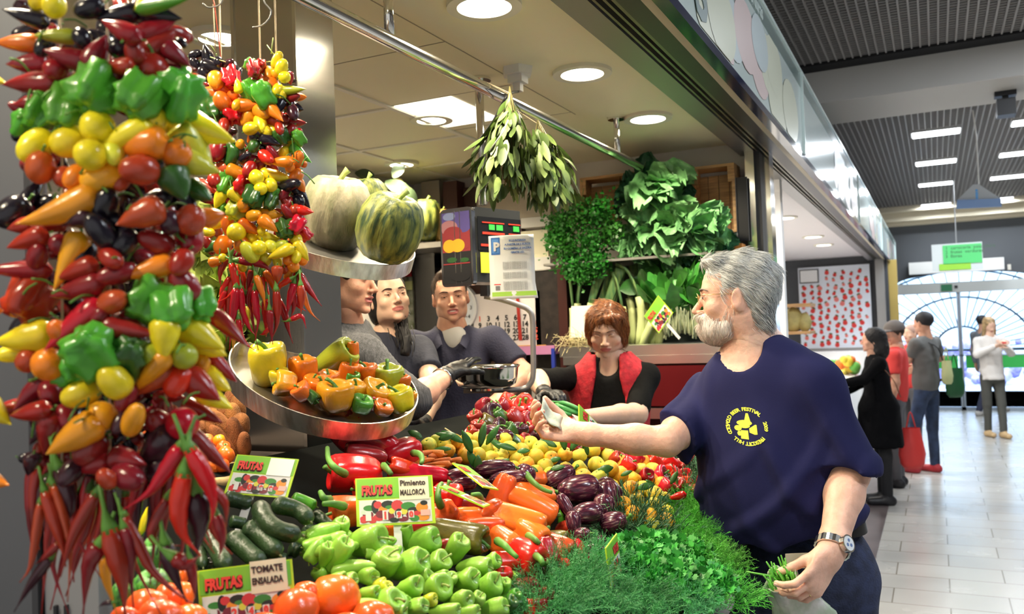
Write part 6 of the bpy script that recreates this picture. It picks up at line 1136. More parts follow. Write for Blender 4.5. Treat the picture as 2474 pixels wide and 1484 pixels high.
# lettuce behind slim strings
lt_m = gm('lettuce', (.38, .48, .10), .5)
for i, (x, y) in enumerate(((505,600),(520,680),(510,760),(545,820),(490,540))):
    rs = random.Random(400+i); m_ = MB(); c = P(x, y, 2.35)
    for j in range(16): ruffle(m_, c-UP*.03, UP+rnd(.7, rs), TOWARD+rnd(.4, rs), rs.uniform(.07, .11), .08, rs, .2, 7, 7)
    o = build(m_, 'lettuce', lt_m, None, True, loc=c); tag(o, 'pale lettuce seen through the gap between the pepper strings, %s' % ['second from the top', 'middle one', 'second from the bottom', 'lowest one', 'top one'][i], 'lettuce', 'lettuces between the pepper strings')
t = empty('lettuce_rack', P(520, 640, 2.5), 'dark rack behind the lettuces', 'rack'); c = P(520, 700, 2.5); part(MB().box((c[0]-.35, c[1]+.02, 1.06), (c[0]+.12, c[1]+.05, 1.95)), 'board', shelf_d, t)
# ================================================================== PEOPLE: smooth bodies meshed from blended volumes
def unit(v): v = np.array(v, float); return v/np.linalg.norm(v)
def s_cap(p, a, b, ra, rb):
    a = np.array(a, float); b = np.array(b, float); ab = b-a; L2 = ab@ab+1e-12; t = np.clip(((p-a)@ab)/L2, 0, 1); q = p-a-t[:, None]*ab
    return np.sqrt((q*q).sum(1))-(ra+(rb-ra)*t)
def s_ell(p, c, r, R=None):
    q = p-np.array(c); 
    if R is not None: q = q@np.array(R)
    r = np.array(r, float); k0 = np.sqrt(((q/r)**2).sum(1)); k1 = np.sqrt(((q/(r*r))**2).sum(1))+1e-9; return k0*(k0-1)/k1
def su(a, b, k): h = np.clip(.5+.5*(b-a)/k, 0, 1); return b+(a-b)*h-k*h*(1-h)
def ss(a, b, k): return -su(-a, b, k)                    # a minus b
def nets(f, lo, hi, h, mb=None):
    """naive surface nets of f<0 on a grid"""
    lo = np.array(lo, float); n = np.ceil((np.array(hi)-lo)/h).astype(int)+1
    xs = [lo[i]+h*np.arange(n[i]) for i in range(3)]
    F = np.empty(n)
    for i in range(n[0]):
        yy, zz = np.meshgrid(xs[1], xs[2], indexing='ij'); F[i] = f(np.stack([np.full(yy.size, xs[0][i]), yy.ravel(), zz.ravel()], 1)).reshape(yy.shape) if n[1]*n[2] < 40000 or True else 0
    S = F < 0; c = S[:-1, :-1, :-1].astype(int)
    for dx, dy, dz in ((1,0,0),(0,1,0),(0,0,1),(1,1,0),(1,0,1),(0,1,1),(1,1,1)): c = c+S[dx:n[0]-1+dx, dy:n[1]-1+dy, dz:n[2]-1+dz]
    act = (c > 0) & (c < 8); idx = -np.ones(act.shape, int); I = np.argwhere(act); idx[act] = np.arange(len(I))
    acc = np.zeros((len(I), 3)); cnt = np.zeros(len(I)); cor = [(0,0,0),(1,0,0),(0,1,0),(0,0,1),(1,1,0),(1,0,1),(0,1,1),(1,1,1)]
    for a in cor:
        for b in cor:
            if sum(abs(np.subtract(a, b))) != 1 or a > b: continue
            fa = F[tuple((I+a).T)]; fb = F[tuple((I+b).T)]; m_ = (fa < 0) != (fb < 0); t = fa/(fa-fb+1e-12)
            p = np.array(a)+t[:, None]*(np.array(b)-np.array(a)); acc[m_] += p[m_]; cnt[m_] += 1
    V = lo+(I+acc/np.maximum(cnt, 1)[:, None])*h; faces = []
    for ax in range(3):
        o = [0, 0, 0]; o[ax] = 1; u, v = (ax+1) % 3, (ax+2) % 3
        A = S[tuple(slice(0, n[k]-(1 if k == ax else 0)) for k in range(3))]; B = S[tuple(slice(o[k], n[k]) for k in range(3))]
        E = np.argwhere(A != B); E = E[(E[:, u] > 0) & (E[:, v] > 0) & (E[:, u] < n[u]-1) & (E[:, v] < n[v]-1)]
        sgn = A[tuple(E.T)]; du = np.zeros(3, int); du[u] = 1; dv = np.zeros(3, int); dv[v] = 1
        q = np.stack([idx[tuple((E-du-dv).T)], idx[tuple((E-dv).T)], idx[tuple(E.T)], idx[tuple((E-du).T)]], 1)
        q[~sgn] = q[~sgn][:, ::-1]; faces.append(q[(q >= 0).all(1)])
    Fc = np.concatenate(faces); mb = mb or MB(); mb.add(V, Fc.tolist()); return mb
def folds(p, amp, k, seed=0):
    rs = np.random.RandomState(seed); o = 0
    for i in range(5):
        d = unit(rs.normal(size=3)*[1, 1, .45]); w = k*rs.uniform(.6, 1.7); ph = rs.uniform(0, 6); e = unit(rs.normal(size=3)); o = o+np.sin(p@d*w+ph+1.7*np.sin(p@e*k*.45+ph*2))
    return amp*(np.abs(o)/2.2-.6)
skin = mat('skin', (.62, .33, .22), .45, var=.10, vs=18, sss=.25, bump=.10, bs=90); skin_pale = mat('skin_pale', (.72, .46, .33), .45, var=.08, vs=18, sss=.25, bump=.08, bs=90); skin_old = mat('skin_weathered', (.74, .44, .33), .45, var=.14, vs=20, sss=.25, bump=.22, bs=70)
lipm = mat('lips', (.50, .16, .14), .4, sss=.2); eyew = mat('eye_white', (.50, .46, .42), .25); eyeb = mat('eye_dark', (.03, .018, .012), .15); teeth = mat('teeth', (.80, .76, .66), .3)
def head_f(o):
    """o: options; head in its own space: x lateral, y forward, z up; eyes at z=0"""
    w = o.get('w', 1.); mouth = o.get('mouth', 0.); nose = o.get('nose', 1.); age = o.get('age', 0)
    def f(p):
        p = p.copy(); p[:, 0] = np.abs(p[:, 0])/w
        d = s_ell(p, (0, -.014, .033), (.073, .096, .083)); d = su(d, s_ell(p, (0, .030, -.012), (.061, .058, .090)), .03)
        d = su(d, s_ell(p, (0, .040, -.072), (.045, .043, .038)), .03); d = su(d, s_ell(p, (0, .076, -.100), (.019, .014, .013)), .016); d = su(d, s_ell(p, (.048, .0, -.062), (.020, .035, .032)), .03)
        d = su(d, s_cap(p, (.034, .074, .020), (.0, .082, .016), .009, .009), .012); d = su(d, s_ell(p, (.042, .058, -.030), (.020, .022, .018)), .02)
        d = ss(d, s_ell(p, (.031, .100, .000), (.019, .020, .0125)), .012)
        d = su(d, s_ell(p, (.031, .0735, .000), (.0150, .0125, .0118)), .004)
        d = su(d, s_cap(p, (0, .083, .006), (0, .083+.024*nose, -.034), .0062, .0095), .007); d = su(d, s_ell(p, (.0115, .091+.004*nose, -.039), (.0082, .010, .0072)), .006)
        d = su(d, s_ell(p, (0, .0865, -.0585), (.024, .010, .0055)), .006); d = su(d, s_ell(p, (0, .0845, -.0700-mouth*.6), (.0195, .011, .0065)), .006)
        d = ss(d, s_ell(p, (0, .099, -.0640-mouth*.3), (.023+mouth*.3, .016, .0012+mouth*.5)), .003)
        d = ss(d, s_cap(p, (.019, .093, -.043), (.033, .083, -.062), .0012, .0012), .006+.004*age)
        e = s_ell(p, (.0765, -.006, -.012), (.0085, .019, .031), np.array([[.93, .36, 0], [-.36, .93, 0], [0, 0, 1]])); e = ss(e, s_ell(p, (.0875, .000, -.008), (.0075, .0105, .019)), .004); e = su(e, s_cap(p, (.070, 0, -.005), (.078, .002, -.03), .008, .006), .006)
        d = su(d, e, .006)
        d = su(d, s_cap(p, (0, -.022, -.05), (0, -.045, -.20), .054*o.get('neck', 1), .060*o.get('neck', 1)), .035)
        if age: d = d+.0007*np.sin(p[:, 2]*420+2*np.sin(p[:, 1]*60))*np.clip((p[:, 2]-.03)/.03, 0, 1)*np.clip((.085-p[:, 2])/.03, 0, 1)*np.clip(p[:, 1]/.04, 0, 1)+.0012*np.sin(p[:, 2]*190-p[:, 1]*90)*np.clip((-.10-p[:, 2])/.02, 0, 1)
        return d
    return f
def frame(fwd, up=(0, 0, 1)):
    y = unit(fwd); x = unit(np.cross(y, up)); z = np.cross(x, y); return np.stack([x, y, z], 1)
def xf(mb, R, c, s=1.):                                    # move a mesh from its own space to the place
    for i in range(len(mb.v)): mb.v[i] = (mb.v[i]*s)@R.T+np.array(c)
    return mb
def hand_chains(W_, d, n, s, curl=(.5, .6, .4), spread=.12, thumb=(.75, .55, .25), sc=1., flex=None):
    """skinned finger chains: W wrist, d towards the knuckles, n out of the palm, s towards the thumb"""
    d, n = unit(d), unit(n); n = unit(n-d*(n@d)); s_ = np.cross(d, n); s_ = s_ if s_@np.array(s) > 0 else -s_; C = []
    L_ = [(.034, .074), (.012, .082), (-.010, .076), (-.031, .060)]
    for i, (off, ln) in enumerate(L_):
        k = W_+d*(.092-.004*abs(i-1))*sc+s_*off*sc; a = 0; c = curl if flex is None else flex[i]; pts = [k]; dd = unit(d+s_*off*spread*12)
        for j, fr in enumerate((.45, .31, .24)):
            a += c[j]; q = dd*cos(a)+n*sin(a); pts.append(pts[-1]+q*ln*fr*sc)
        C.append((pts, (.0088-.0006*(i == 3)*1.5)*sc))
    t0 = W_+d*.022*sc+s_*.024*sc; t1 = t0+unit(s_*thumb[0]+d*thumb[1]+n*thumb[2])*.040*sc; q = unit(s_*thumb[0]*.45+d*thumb[1]*1.4+n*thumb[2]*1.3); t2 = t1+q*.032*sc; t3 = t2+unit(q+n*.2)*.026*sc
    return C, (t0, t1, t2, t3), (d, n, s_)
def hand_f(W_, d, n, s, **k):
    sc = k.get('sc', 1.); C, T, (d, n, s_) = hand_chains(W_, d, n, s, **k); R = np.stack([s_, d, n], 1)
    def f(p):
        g = s_ell(p, W_+d*.052*sc, (.043*sc, .056*sc, .0165*sc), R); g = su(g, s_ell(p, W_+d*.030*sc+s_*.022*sc+n*.006*sc, (.019*sc, .032*sc, .016*sc), R), .012*sc); g = su(g, s_cap(p, W_-d*.03*sc, W_+d*.02*sc, .026*sc, .025*sc), .018*sc)
        for pts, r in C:
            g = su(g, s_cap(p, W_+d*.05*sc+(pts[0]-W_-d*.09*sc)*.6, pts[0], r, r*1.12), .008*sc); fg = 1e9
            for j in range(3): q = s_cap(p, pts[j], pts[j+1], r*(1.06-.10*j), r*(.96-.10*j)); fg = q if j == 0 else su(fg, q, .0025*sc)
            g = su(g, fg, .0028*sc)
        tg = su(s_cap(p, T[0], T[1], .014*sc, .0115*sc), s_cap(p, T[1], T[2], .0115*sc, .0098*sc), .004*sc); tg = su(tg, s_cap(p, T[2], T[3], .0098*sc, .0080*sc), .003*sc)
        return su(g, tg, .007*sc)
    pts = np.vstack([W_-d*.05*sc]+[np.array(c[0]) for c in C]+[np.array(T)]); return f, pts.min(0)-.022*sc, pts.max(0)+.022*sc, C, (d, n, s_)
def nails(C, n, mt, par, sc=1.):
    for pts, r in C:
        q = unit(pts[3]-pts[2]); s_ = unit(np.cross(q, n)); up_ = np.cross(q, s_); up_ = up_ if up_@n < 0 else -up_
        m_ = MB(); m_.ball(pts[3]-q*.002+up_*r*.52, (r*.62, r*.75, r*.28), 10, 6, np.stack([s_, q, up_], 1)); part(m_, 'nail', mt, par, True)
def limb_f(chain, radii, k=.02):
    def f(p):
        g = None
        for i in range(len(chain)-1):
            q = s_cap(p, chain[i], chain[i+1], radii[i], radii[i+1]); g = q if g is None else su(g, q, k)
        return g
    c = np.array(chain); return f, c.min(0)-max(radii)-.02, c.max(0)+max(radii)+.02
def nm_box(f, lo, hi, h, mb=None): return nets(f, lo, hi, h, mb)
def hairstrands(fn, R, c, s, flow, n, keep, L_, lift, rs, pr=.0006, box=((-.12, -.14, -.13), (.12, .13, .15))):
    """loose strands on the surface of fn (own space); flow(p) gives the combing direction"""
    out = [MB(), MB(), MB()]; P_ = rs.uniform(box[0], box[1], (n*40, 3)); d0 = fn(P_); P_ = P_[np.abs(d0) < .006][:n*2]; e = 1e-3
    G = np.stack([(fn(P_+np.eye(3)[i]*e)-fn(P_-np.eye(3)[i]*e)) for i in range(3)], 1); G /= np.linalg.norm(G, axis=1)[:, None]+1e-9; P_ = P_-G*fn(P_)[:, None]
    m_ = keep(P_); P_, G = P_[m_][:n], G[m_][:n]
    for p, g in zip(P_, G):
        fl = flow(p)+rs.normal(size=3)*.12; fl = unit(fl-g*(fl@g)); l = L_*rs.uniform(.6, 1.3); q = p+g*lift*rs.uniform(.2, 1); pts = [q]
        for j in range(3): q = q+fl*l/3+g*lift*(.5, -.3, -.7)[j]*.6; pts.append(q)
        k = rs.choice(3, p=(.45, .35, .2) if p[2] > -.01 else (.2, .35, .45)); pts = np.array(pts)*s@R.T+np.array(c); out[k].tube(pts, [pr, pr, pr*.8, pr*.3], 3, False)
    return out
def person(loc, label, group=None): return empty('person', loc, label, 'person', group)
def eyes(t, R, c, s, gaze=(0, 0), closed=False, iris=eyeb, lid=.35, lidm=skin):
    if closed: return
    for sx in (-1, 1):
        e = np.array([sx*.031, .0752, .0008]); m_ = MB().ball(e, (.0125, .0125, .0075), 14, 10); part(xf(m_, R, c, s), 'eye', eyew, t, True)
        m_ = MB().ball(e+np.array([0, .0016, .0066-.0056*lid]), (.0142, .0132, .0074), 16, 10); part(xf(m_, R, c, s), 'eyelid', lidm, t, True)
        g = np.array([sx*.031+gaze[0]*.004, .0858, .0008+gaze[1]*.003]); m_ = MB().ball(g, (.0052, .0032, .0050), 12, 8); part(xf(m_, R, c, s), 'iris', iris, t, True)
def lids(t, R, c, s, mt, w=1.):                             # upper lid line and eyebrow
    for sx in (-1, 1):
        pts = [np.array([sx*w*x, y, z]) for x, y, z in ((.013, .0920, .0185), (.026, .0915, .0225), (.040, .0835, .0225), (.052, .0715, .0165))]; m_ = MB().tube(bezier(pts, 9), [.0018, .0034, .0040, .0040, .0038, .0034, .0028, .0022, .0010][:len(bezier(pts, 9))] if len(bezier(pts, 9)) == 9 else .002, 6, flat=.7); part(xf(m_, R, c, s), 'eyebrow', mt, t, True)
        pts = [np.array([sx*w*x, y, z]) for x, y, z in ((.018, .0845, -.001), (.026, .0885, .0062), (.036, .0870, .0064), (.045, .0790, .000))]; m_ = MB().tube(bezier(pts, 9), .0009, 5); part(xf(m_, R, c, s), 'eyelash', mt, t, True)
def build_head(mb, o, R, c, s, h=.0042):
    """adds the head to the body mesh; lips get their own colour index 1"""
    hm = nets(head_f(o), (-.095, -.125, -.215), (.095, .125, .125), h); V = hm.v[0]; m0 = o.get('mouth', 0)
    f = np.array(hm.f); cc = V[f].mean(1); lip = (np.abs(cc[:, 0]) < .025-.0) & (cc[:, 1] > .080) & (cc[:, 2] < -.0545) & (cc[:, 2] > -.0755-m0*.7) & (((cc[:, 0]/.0255)**2+((cc[:, 2]+.0645+m0*.3)/(.0098+m0*.5))**2) < 1)
    hm.m = lip.astype(int).tolist(); xf(hm, R, c, s); mb.v += hm.v; mb.f += [tuple(i+mb.n for i in q) for q in hm.f]; mb.m += hm.m; mb.n += len(V)
def hair_cap(o):
    """hair shell in head space"""
    th = o.get('th', .014); back = o.get('back', -.09); front = o.get('front', .055); side = o.get('side', 0.)
    def f(p):
        q = p.copy(); q[:, 0] = np.abs(q[:, 0]); g = s_ell(q, (0, -.018, .034), (.074+th, .097+th, .084+th)); g = su(g, s_cap(q, (.03, -.045, 0), (.03, -.055, back+.02), .050, .046), .02)
        if side: g = su(g, s_ell(q, (.062, -.012, -.035), (.024+side*.3, .040+side*.3, .060+side)), .02)
        g = ss(g, s_ell(q, (0, .110, front-.075), (.074-(.010 if side else 0), .078, .082)), .012)
        if not side: g = ss(g, s_ell(q, (.088, .018, -.045), (.030, .044, .058)), .010)
        g = np.maximum(g, back-q[:, 2]+.012*np.sin(q[:, 0]*160)); return g+.0025*np.sin(q[:, 0]*150+q[:, 2]*60)*.6+.002*np.sin(q[:, 1]*140+p[:, 0]*90)
    return f
# ------------------------------------------------------------------ the grey haired customer
Th = unit(TOWARD*[1, 1, 0]); Rh = unit(RIGHT*[1, 1, 0]); Z3 = np.array([0, 0, 1.])
def customer():
    fw = unit(Th*.74-Rh*.67); lt = unit(np.cross(Z3, fw)); lt = lt if lt@Rh > 0 else -lt     # his left points to picture right
    t = person((-.30, 2.36, 0), 'grey haired bearded person in navy printed t-shirt holding out money')
    hf = unit(-Rh*.97-Th*.26+Z3*(-.02)); HR = frame(hf, Z3+Rh*.04); HC = P(1778, 716, 2.31); HS = .985
    neck = P(1832, 862, 2.33); shR = P(1716, 968, 2.43); shL = P(1968, 932, 2.18); chest = P(1842, 1010, 2.31); belly = P(1868, 1190, 2.27); hip = P(1935, 1345, 2.33)
    eR = P(1612, 1070, 2.24); wR = P(1398, 1047, 2.26); eL = P(2052, 1140, 2.13); wL = P(2008, 1338, 1.97)
    body = MB(); build_head(body, dict(age=1, nose=1.15, w=1.04, neck=1.10), HR, HC, HS, .0034)
    f, lo, hi = limb_f([HC+HR@np.array([0, -.03, -.11]), neck+Th*.0, chest+Z3*.1], [.064, .074, .10], .05); nets(lambda p: su(f(p), s_ell(p, P(1815, 925, 2.31), (.13, .105, .10), frame(fw)), .05), lo-.06, hi+.06, .009, body)
    # outstretched right arm and hand in one surface
    dR = unit(wR-eR+Z3*.008); nR = unit(Z3*.80+Th*.50); sR = unit(-Th*.4+Z3*.7)
    hf1, lo1, hi1, C1h, ax1 = hand_f(wR+dR*.005, dR, nR, -Th+Z3*.4, flex=[(.55, .75, .5), (.75, .85, .55), (.85, .9, .6), (.9, .95, .6)], thumb=(.55, .75, .55), sc=1.0)
    f2, lo2, hi2 = limb_f([shR, eR+(shR-eR)*.25, eR+Z3*.004, eR+(wR-eR)*.35, wR-(wR-eR)*.12, wR+dR*.01], [.056, .044, .038, .038, .0265, .024], .02)
    nets(lambda p: su(hf1(p), f2(p), .014), np.minimum(lo1, lo2), np.maximum(hi1, hi2), .0042, body)
    # left arm hanging forward, hand closed on the bag
    dL = unit(P(1952, 1432, 1.915)-wL); nL = unit(-Rh*.80-Th*.42-Z3*.2)
    hf3, lo3, hi3, C3h, ax3 = hand_f(wL, dL, nL, -Rh*.6+Th*.6, flex=[(.35, .70, .45), (.45, .75, .5), (.55, .8, .5), (.6, .8, .55)], thumb=(.15, 1.0, .75), sc=1.06)
    f4, lo4, hi4 = limb_f([shL, eL+(shL-eL)*.3, eL, eL+(wL-eL)*.3, wL-(wL-eL)*.15, wL+dL*.01], [.060, .052, .046, .044, .031, .028], .02)
    nets(lambda p: su(hf3(p), f4(p), .014), np.minimum(lo3, lo4), np.maximum(hi3, hi4), .0042, body)
    part(body, 'body', [skin_old, mat('lips_old', (.52, .22, .18), .5)], t, True)
    eyes(t, HR, HC, HS, (0, -.2), iris=mat('iris_grey', (.10, .11, .12), .2), lidm=skin_old); lids(t, HR, HC, HS, mat('brow_grey', (.20, .17, .15), .7))
    nm = mat('nail', (.70, .46, .38), .3); nails(C3h, ax3[1], nm, t); nails(C1h, ax1[1], nm, t)
    # hair: shell and loose strands
    def hair(p):
        q = p.copy(); q[:, 0] = np.abs(q[:, 0]); g = s_ell(q, (0, -.018, .034), (.080, .102, .090)); g = su(g, s_cap(q, (.028, -.050, .0), (.028, -.056, -.068), .047, .036), .03); g = su(g, s_ell(q, (.012, .052, .098), (.042, .034, .014)), .015)
        g = ss(g, s_ell(q, (0, .125, .008), (.12, .082, .082)), .008); g = ss(g, s_ell(q, (.085, .008, -.046), (.040, .036, .060)), .008); g = ss(g, s_ell(q, (.085, .060, -.005), (.05, .026, .060)), .008)
        return np.maximum(g, -.098-q[:, 2])+.002*np.sin(q[:, 1]*110+q[:, 2]*60)
    hw = [mat('hair_white', (.84, .85, .84), .45), mat('hair_silver', (.58, .60, .60), .45), mat('hair_grey', (.27, .28, .28), .45)]
    hm = nets(hair, (-.12, -.15, -.12), (.12, .13, .15), .0045); V = hm.v[0]; cc = V[np.array(hm.f)].mean(1); hm.m = np.where(cc[:, 2] < -.035, 2, np.where(cc[:, 2] < .03, 1, 1)).tolist(); ho = part(xf(hm, HR, HC, HS), 'hair', hw, t, True)
    rs = np.random.RandomState(3)
    fl = lambda p: np.array([.25*np.sign(p[0]), -.85, -.55-(.5 if p[2] < .02 else 0)])
    for mt, sb, nn in zip(hw, hairstrands(hair, HR, HC, HS, fl, 6500, lambda p: (p[:, 2] > -.09) & (p[:, 1] < .095), .034, .0032, rs, .00055), ('white', 'silver', 'grey')): part(sb, 'strands', mt, ho, True)
    def beard(p):
        q = p.copy(); q[:, 0] = np.abs(q[:, 0]); g = s_ell(q, (0, .052, -.084), (.058, .052, .044)); g = su(g, s_cap(q, (.058, .012, -.040), (.048, .030, -.085), .014, .022), .02); g = su(g, s_ell(q, (0, .094, -.052), (.028, .012, .009)), .008); g = su(g, s_cap(q, (.030, .080, -.055), (.030, .070, -.085), .014, .020), .012)
        g = ss(g, s_ell(q, (0, .108, -.066), (.021, .020, .0075)), .005); return ss(g, s_ell(q, (.045, .070, -.022), (.024, .030, .024)), .01)
    bw = [mat('beard_white', (.86, .80, .75), .5), mat('beard_silver', (.72, .62, .56), .5), mat('beard_grey', (.50, .42, .38), .5)]
    bo = part(xf(nets(beard, (-.09, -.02, -.15), (.09, .13, -.02), .004), HR, HC, HS), 'beard', bw[0:2], t, True)
    for mt, sb in zip(bw, hairstrands(beard, HR, HC, HS, lambda p: np.array([0, .15, -1.]), 2600, lambda p: p[:, 2] > -.16, .018, .005, rs, .0005, ((-.09, -.02, -.15), (.09, .13, -.02)))): part(sb, 'strands', mt, bo, True)
    # glasses: thin gold temple and rim
    gl = MB(); gold = mat('gold_wire', (.72, .52, .22), .25, 1.)
    for sx in (-1, 1):
        gl.tube([np.array([sx*.076, -.002, .004]), np.array([sx*.072, .055, .006]), np.array([sx*.056, .098, .006])], .0009, 5); gl.tube([np.array([sx*(.033+.022*cos(a)), .102-.004*abs(cos(a)), -.004+.016*sin(a)]) for a in np.linspace(0, 2*pi, 20)], .0008, 5)
    gl.tube([np.array([-.011, .102, .002]), np.array([0, .106, .004]), np.array([.011, .102, .002])], .0009, 5); part(xf(gl, HR, HC, HS), 'glasses', gold, t, True)
    # t-shirt
    up = unit(neck-hip); R1 = np.stack([lt, unit(np.cross(up, lt))*(1 if np.cross(up, lt)@fw > 0 else -1), up], 1)
    slR = unit(eR-shR); slL = unit(eL-shL); endR = shR+slR*.205; endL = shL+slL*.215; hemc = hip+up*.118
    NQ = P(1804, 852, 2.33); nq = unit(Z3+fw*.62); RQ = np.stack([lt, unit(np.cross(nq, lt)), nq], 1)
    def shirt(p):
        g = s_ell(p, chest, (.205, .138, .225), R1); g = su(g, s_ell(p, belly+fw*.015, (.185, .150, .24), R1), .06); g = su(g, s_ell(p, hip+up*.05, (.180, .135, .14), R1), .06)
        g = su(g, s_cap(p, neck-up*.075-fw*.01, neck-up*.065, .088, .088), .05); g = su(g, s_cap(p, neck-Z3*.062, shR-Z3*.01, .052, .058), .05); g = su(g, s_cap(p, neck-Z3*.050, shL-Z3*.01, .060, .066), .05)
        a = s_cap(p, shR, endR+slR*.03, .062, .058); a = su(a, s_cap(p, endR-Z3*.02, endR+slR*.03-Z3*.04, .044, .044), .03); a = np.maximum(a, (p-endR)@unit(slR*.85-fw*.0+Rh*-.35)); g = su(g, a, .035)
        b = s_cap(p, shL, endL+slL*.03-Rh*.01, .070, .064); b = su(b, s_cap(p, endL-Rh*.03, endL+slL*.03-Rh*.055+Z3*0, .058, .058), .03); b = np.maximum(b, (p-endL)@unit(slL*.9-Rh*.35)); g = su(g, b, .03)
        g = su(g, s_cap(p, neck-fw*.01-Z3*.06, neck-fw*.02-Z3*.012, .086, .080), .04)
        g = np.maximum(g, -(p-hemc)@up-.01+.006*np.sin(p@lt*40))
        v = (p-chest)@up; w_ = (p-chest)@lt; cr = unit(lt*.75-up*.65); c2 = unit(lt*.8+up*.6); q1 = p@cr; q2 = p@c2; g = g-.017*np.clip(np.sin(q1*46+1.6*np.sin(q2*11)), -.2, 1)**2*np.clip((.02-v)*5, 0, 1)-.014*np.clip(np.sin(q2*44+1.3*np.sin(q1*9)), 0, 1)**2*np.clip(w_*7+.2, 0, 1)*np.clip((.12-v)*6, 0, 1)-.012*np.clip(np.sin((p@lt)*60+2*np.sin(v*12)), 0, 1)*np.clip(-w_*7-.3, 0, 1); g = g+folds(p, .0055, 24, 4)*np.clip(.5-v*1.5, .2, 1.1); g = ss(g, s_ell(p, NQ, (.078, .090, .050), RQ), .008); g = ss(g, s_cap(p, P(1812, 838, 2.32), P(1786, 853, 2.22), .066, .046), .010)
        return g
    lo = np.minimum.reduce([endR, endL, shR, shL, hip, belly])-.22; hi = np.maximum.reduce([endR, endL, shR, shL, hip, neck])+.20
    navy = mat('navy_jersey', (.013, .014, .062), .9, var=.15, vs=3, bump=.05, bs=400, spec=.2); so = part(nets(shirt, lo, hi, .0074), 't_shirt', navy, t, True)
    col = MB(); cp = []
    for a in np.linspace(0, 2*pi, 41):
        v = lt*cos(a)+fw*sin(a); c_ = neck+v*(.081 if sin(a) < 0 else .083)+Z3*(.010-.052*max(0, sin(a))-.0*abs(cos(a))+.03*max(0, -sin(a))); cp.append(c_)
    # printed round logo, projected on the shirt surface
    yel = mat('print_yellow', (.62, .68, .06), .6); LC = P(1800, 1027, 2.2); ln = unit(fw*.55+lt*.35+Th*.25); lu = unit(Z3-ln*(Z3@ln)); lx = np.cross(lu, ln); lx = lx if lx@Rh > 0 else -lx
    def drop(V):                                            # slide points along -ln until they meet the cloth
        V = V.copy()+ln*.10
        for _ in range(24): V = V-ln*np.clip(shirt(V), -.01, .03)[:, None]*.8
        return V+ln*.0014
    lg = MB(); RL = .041
    def lp(x, y): return LC+lx*x*RL+lu*y*RL*1.04
    txt = 'COTSWOLD BEER FESTIVAL   2009   PRESCOTT HILL  '
    for i, ch in enumerate(txt):
        if ch == ' ': continue
        a = radians(205-360*i/len(txt)); v, fc = text_mb(ch, .0120, (0, 0, 0), (1, 0, 0), (0, 1, 0), .0, 'CENTER', .0005); ca, sa = cos(a-pi/2), sin(a-pi/2)
        x = v[:, 0]*ca-v[:, 1]*sa+RL*.92*cos(a); y = v[:, 0]*sa+v[:, 1]*ca+RL*.92*sin(a); lg.add(LC+np.outer(x, lx)+np.outer(y, lu), fc)
    def blob(pts): lg.add(np.array([lp(x, y) for x, y in pts]), [tuple(range(len(pts)))])
    def oval(cx_, cy_, rx, ry, n=14): blob([(cx_+rx*cos(q), cy_+ry*sin(q)) for q in np.arange(n)*2*pi/n])
    blob([(-.12, .28), (.22, .28), (.12, .74), (.0, .74)]); oval(-.12, .18, .42, .17); oval(-.12, .02, .3, .14); oval(-.48, -.12, .2, .16); blob([(.12, -.35), (.12, -.12), (.45, .12), (.52, .1), (.52, -.42), (.38, -.45)]); blob([(-.36, -.72), (-.34, -.24), (.05, -.24), (.05, -.74)]); oval(-.42, -.42, .12, .14)
    for i in range(len(lg.v)): lg.v[i] = drop(lg.v[i])
    part(lg, 'shirt_print', yel, so)
    # jeans, belt
    ft = hip*[1, 1, 0]; hl = hip+lt*.095-up*.06; hr_ = hip-lt*.095-up*.06; kl = ft+lt*.11+fw*.02+Z3*.50; kr = ft-lt*.11+fw*.06+Z3*.50; al = ft+lt*.12+Z3*.10; ar = ft-lt*.12+fw*.03+Z3*.10
    def jeans(p):
        g = s_ell(p, hip-up*.02, (.178, .135, .15), R1); 
        for a, b, c in ((hl, kl, al), (hr_, kr, ar)): g = su(g, su(s_cap(p, a, b, .098, .072), s_cap(p, b, c, .072, .068), .03), .04)
        g = np.maximum(g, (p-hip)@up-.12); return g+folds(p, .005, 30, 8)
    pts = np.array([hip, kl, kr, al, ar]); part(nets(jeans, pts.min(0)-[.22, .22, .10], pts.max(0)+[.22, .22, .16], .012), 'jeans', mat('denim_dark', (.018, .026, .065), .8, var=.35, vs=30, bump=.3, bs=200), t, True)
    bt = MB(); G = []
    for a in np.arange(48)*2*pi/48:
        v = lt*cos(a)*.184+fw*sin(a)*.141; G.append([hip+v+up*.085, hip+v*1.02+up*.085, hip+v*1.02+up*.118, hip+v+up*.118])
    bo_ = part(bt.grid(np.array(G), wrapj=True, wrapi=True), 'belt', mat('belt_leather', (.010, .009, .010), .4), t, True, 40)
    part(MB().box(hip+fw*.145+lt*.0+up*.09-.016, hip+fw*.145+up*.11+.012), 'buckle', mat('brass', (.6, .45, .2), .3, 1.), t)
    for a in (al, ar):
        m_ = nets(lambda p: np.maximum(su(s_cap(p, a-Z3*.055, a-Z3*.06+fw*.14, .052, .042), s_cap(p, a, a-Z3*.05, .055, .055), .03), -p[:, 2]), a-.26, a+.26, .014); part(m_, 'shoe', black, t, True)
    # wrist watch
    wa = wL+(eL-wL)*.075; wd = unit(eL-wL); wn = unit(Th*.86+Rh*.45+Z3*.2); wn = unit(wn-wd*(wn@wd)); wx = np.cross(wd, wn); m_ = MB(); G = []
    for a in np.arange(36)*2*pi/36:
        v = wn*cos(a)*.035+wx*sin(a)*.037; k = 1+.04*(int(a*5.7) % 2); G.append([wa+v-wd*.009, wa+v*1.09*k-wd*.009, wa+v*1.09*k+wd*.009, wa+v+wd*.009])
    wt = part(m_.grid(np.array(G), wrapj=True, wrapi=True), 'watch_bracelet', mat('watch_steel', (.75, .74, .70), .2, 1.), t, False)
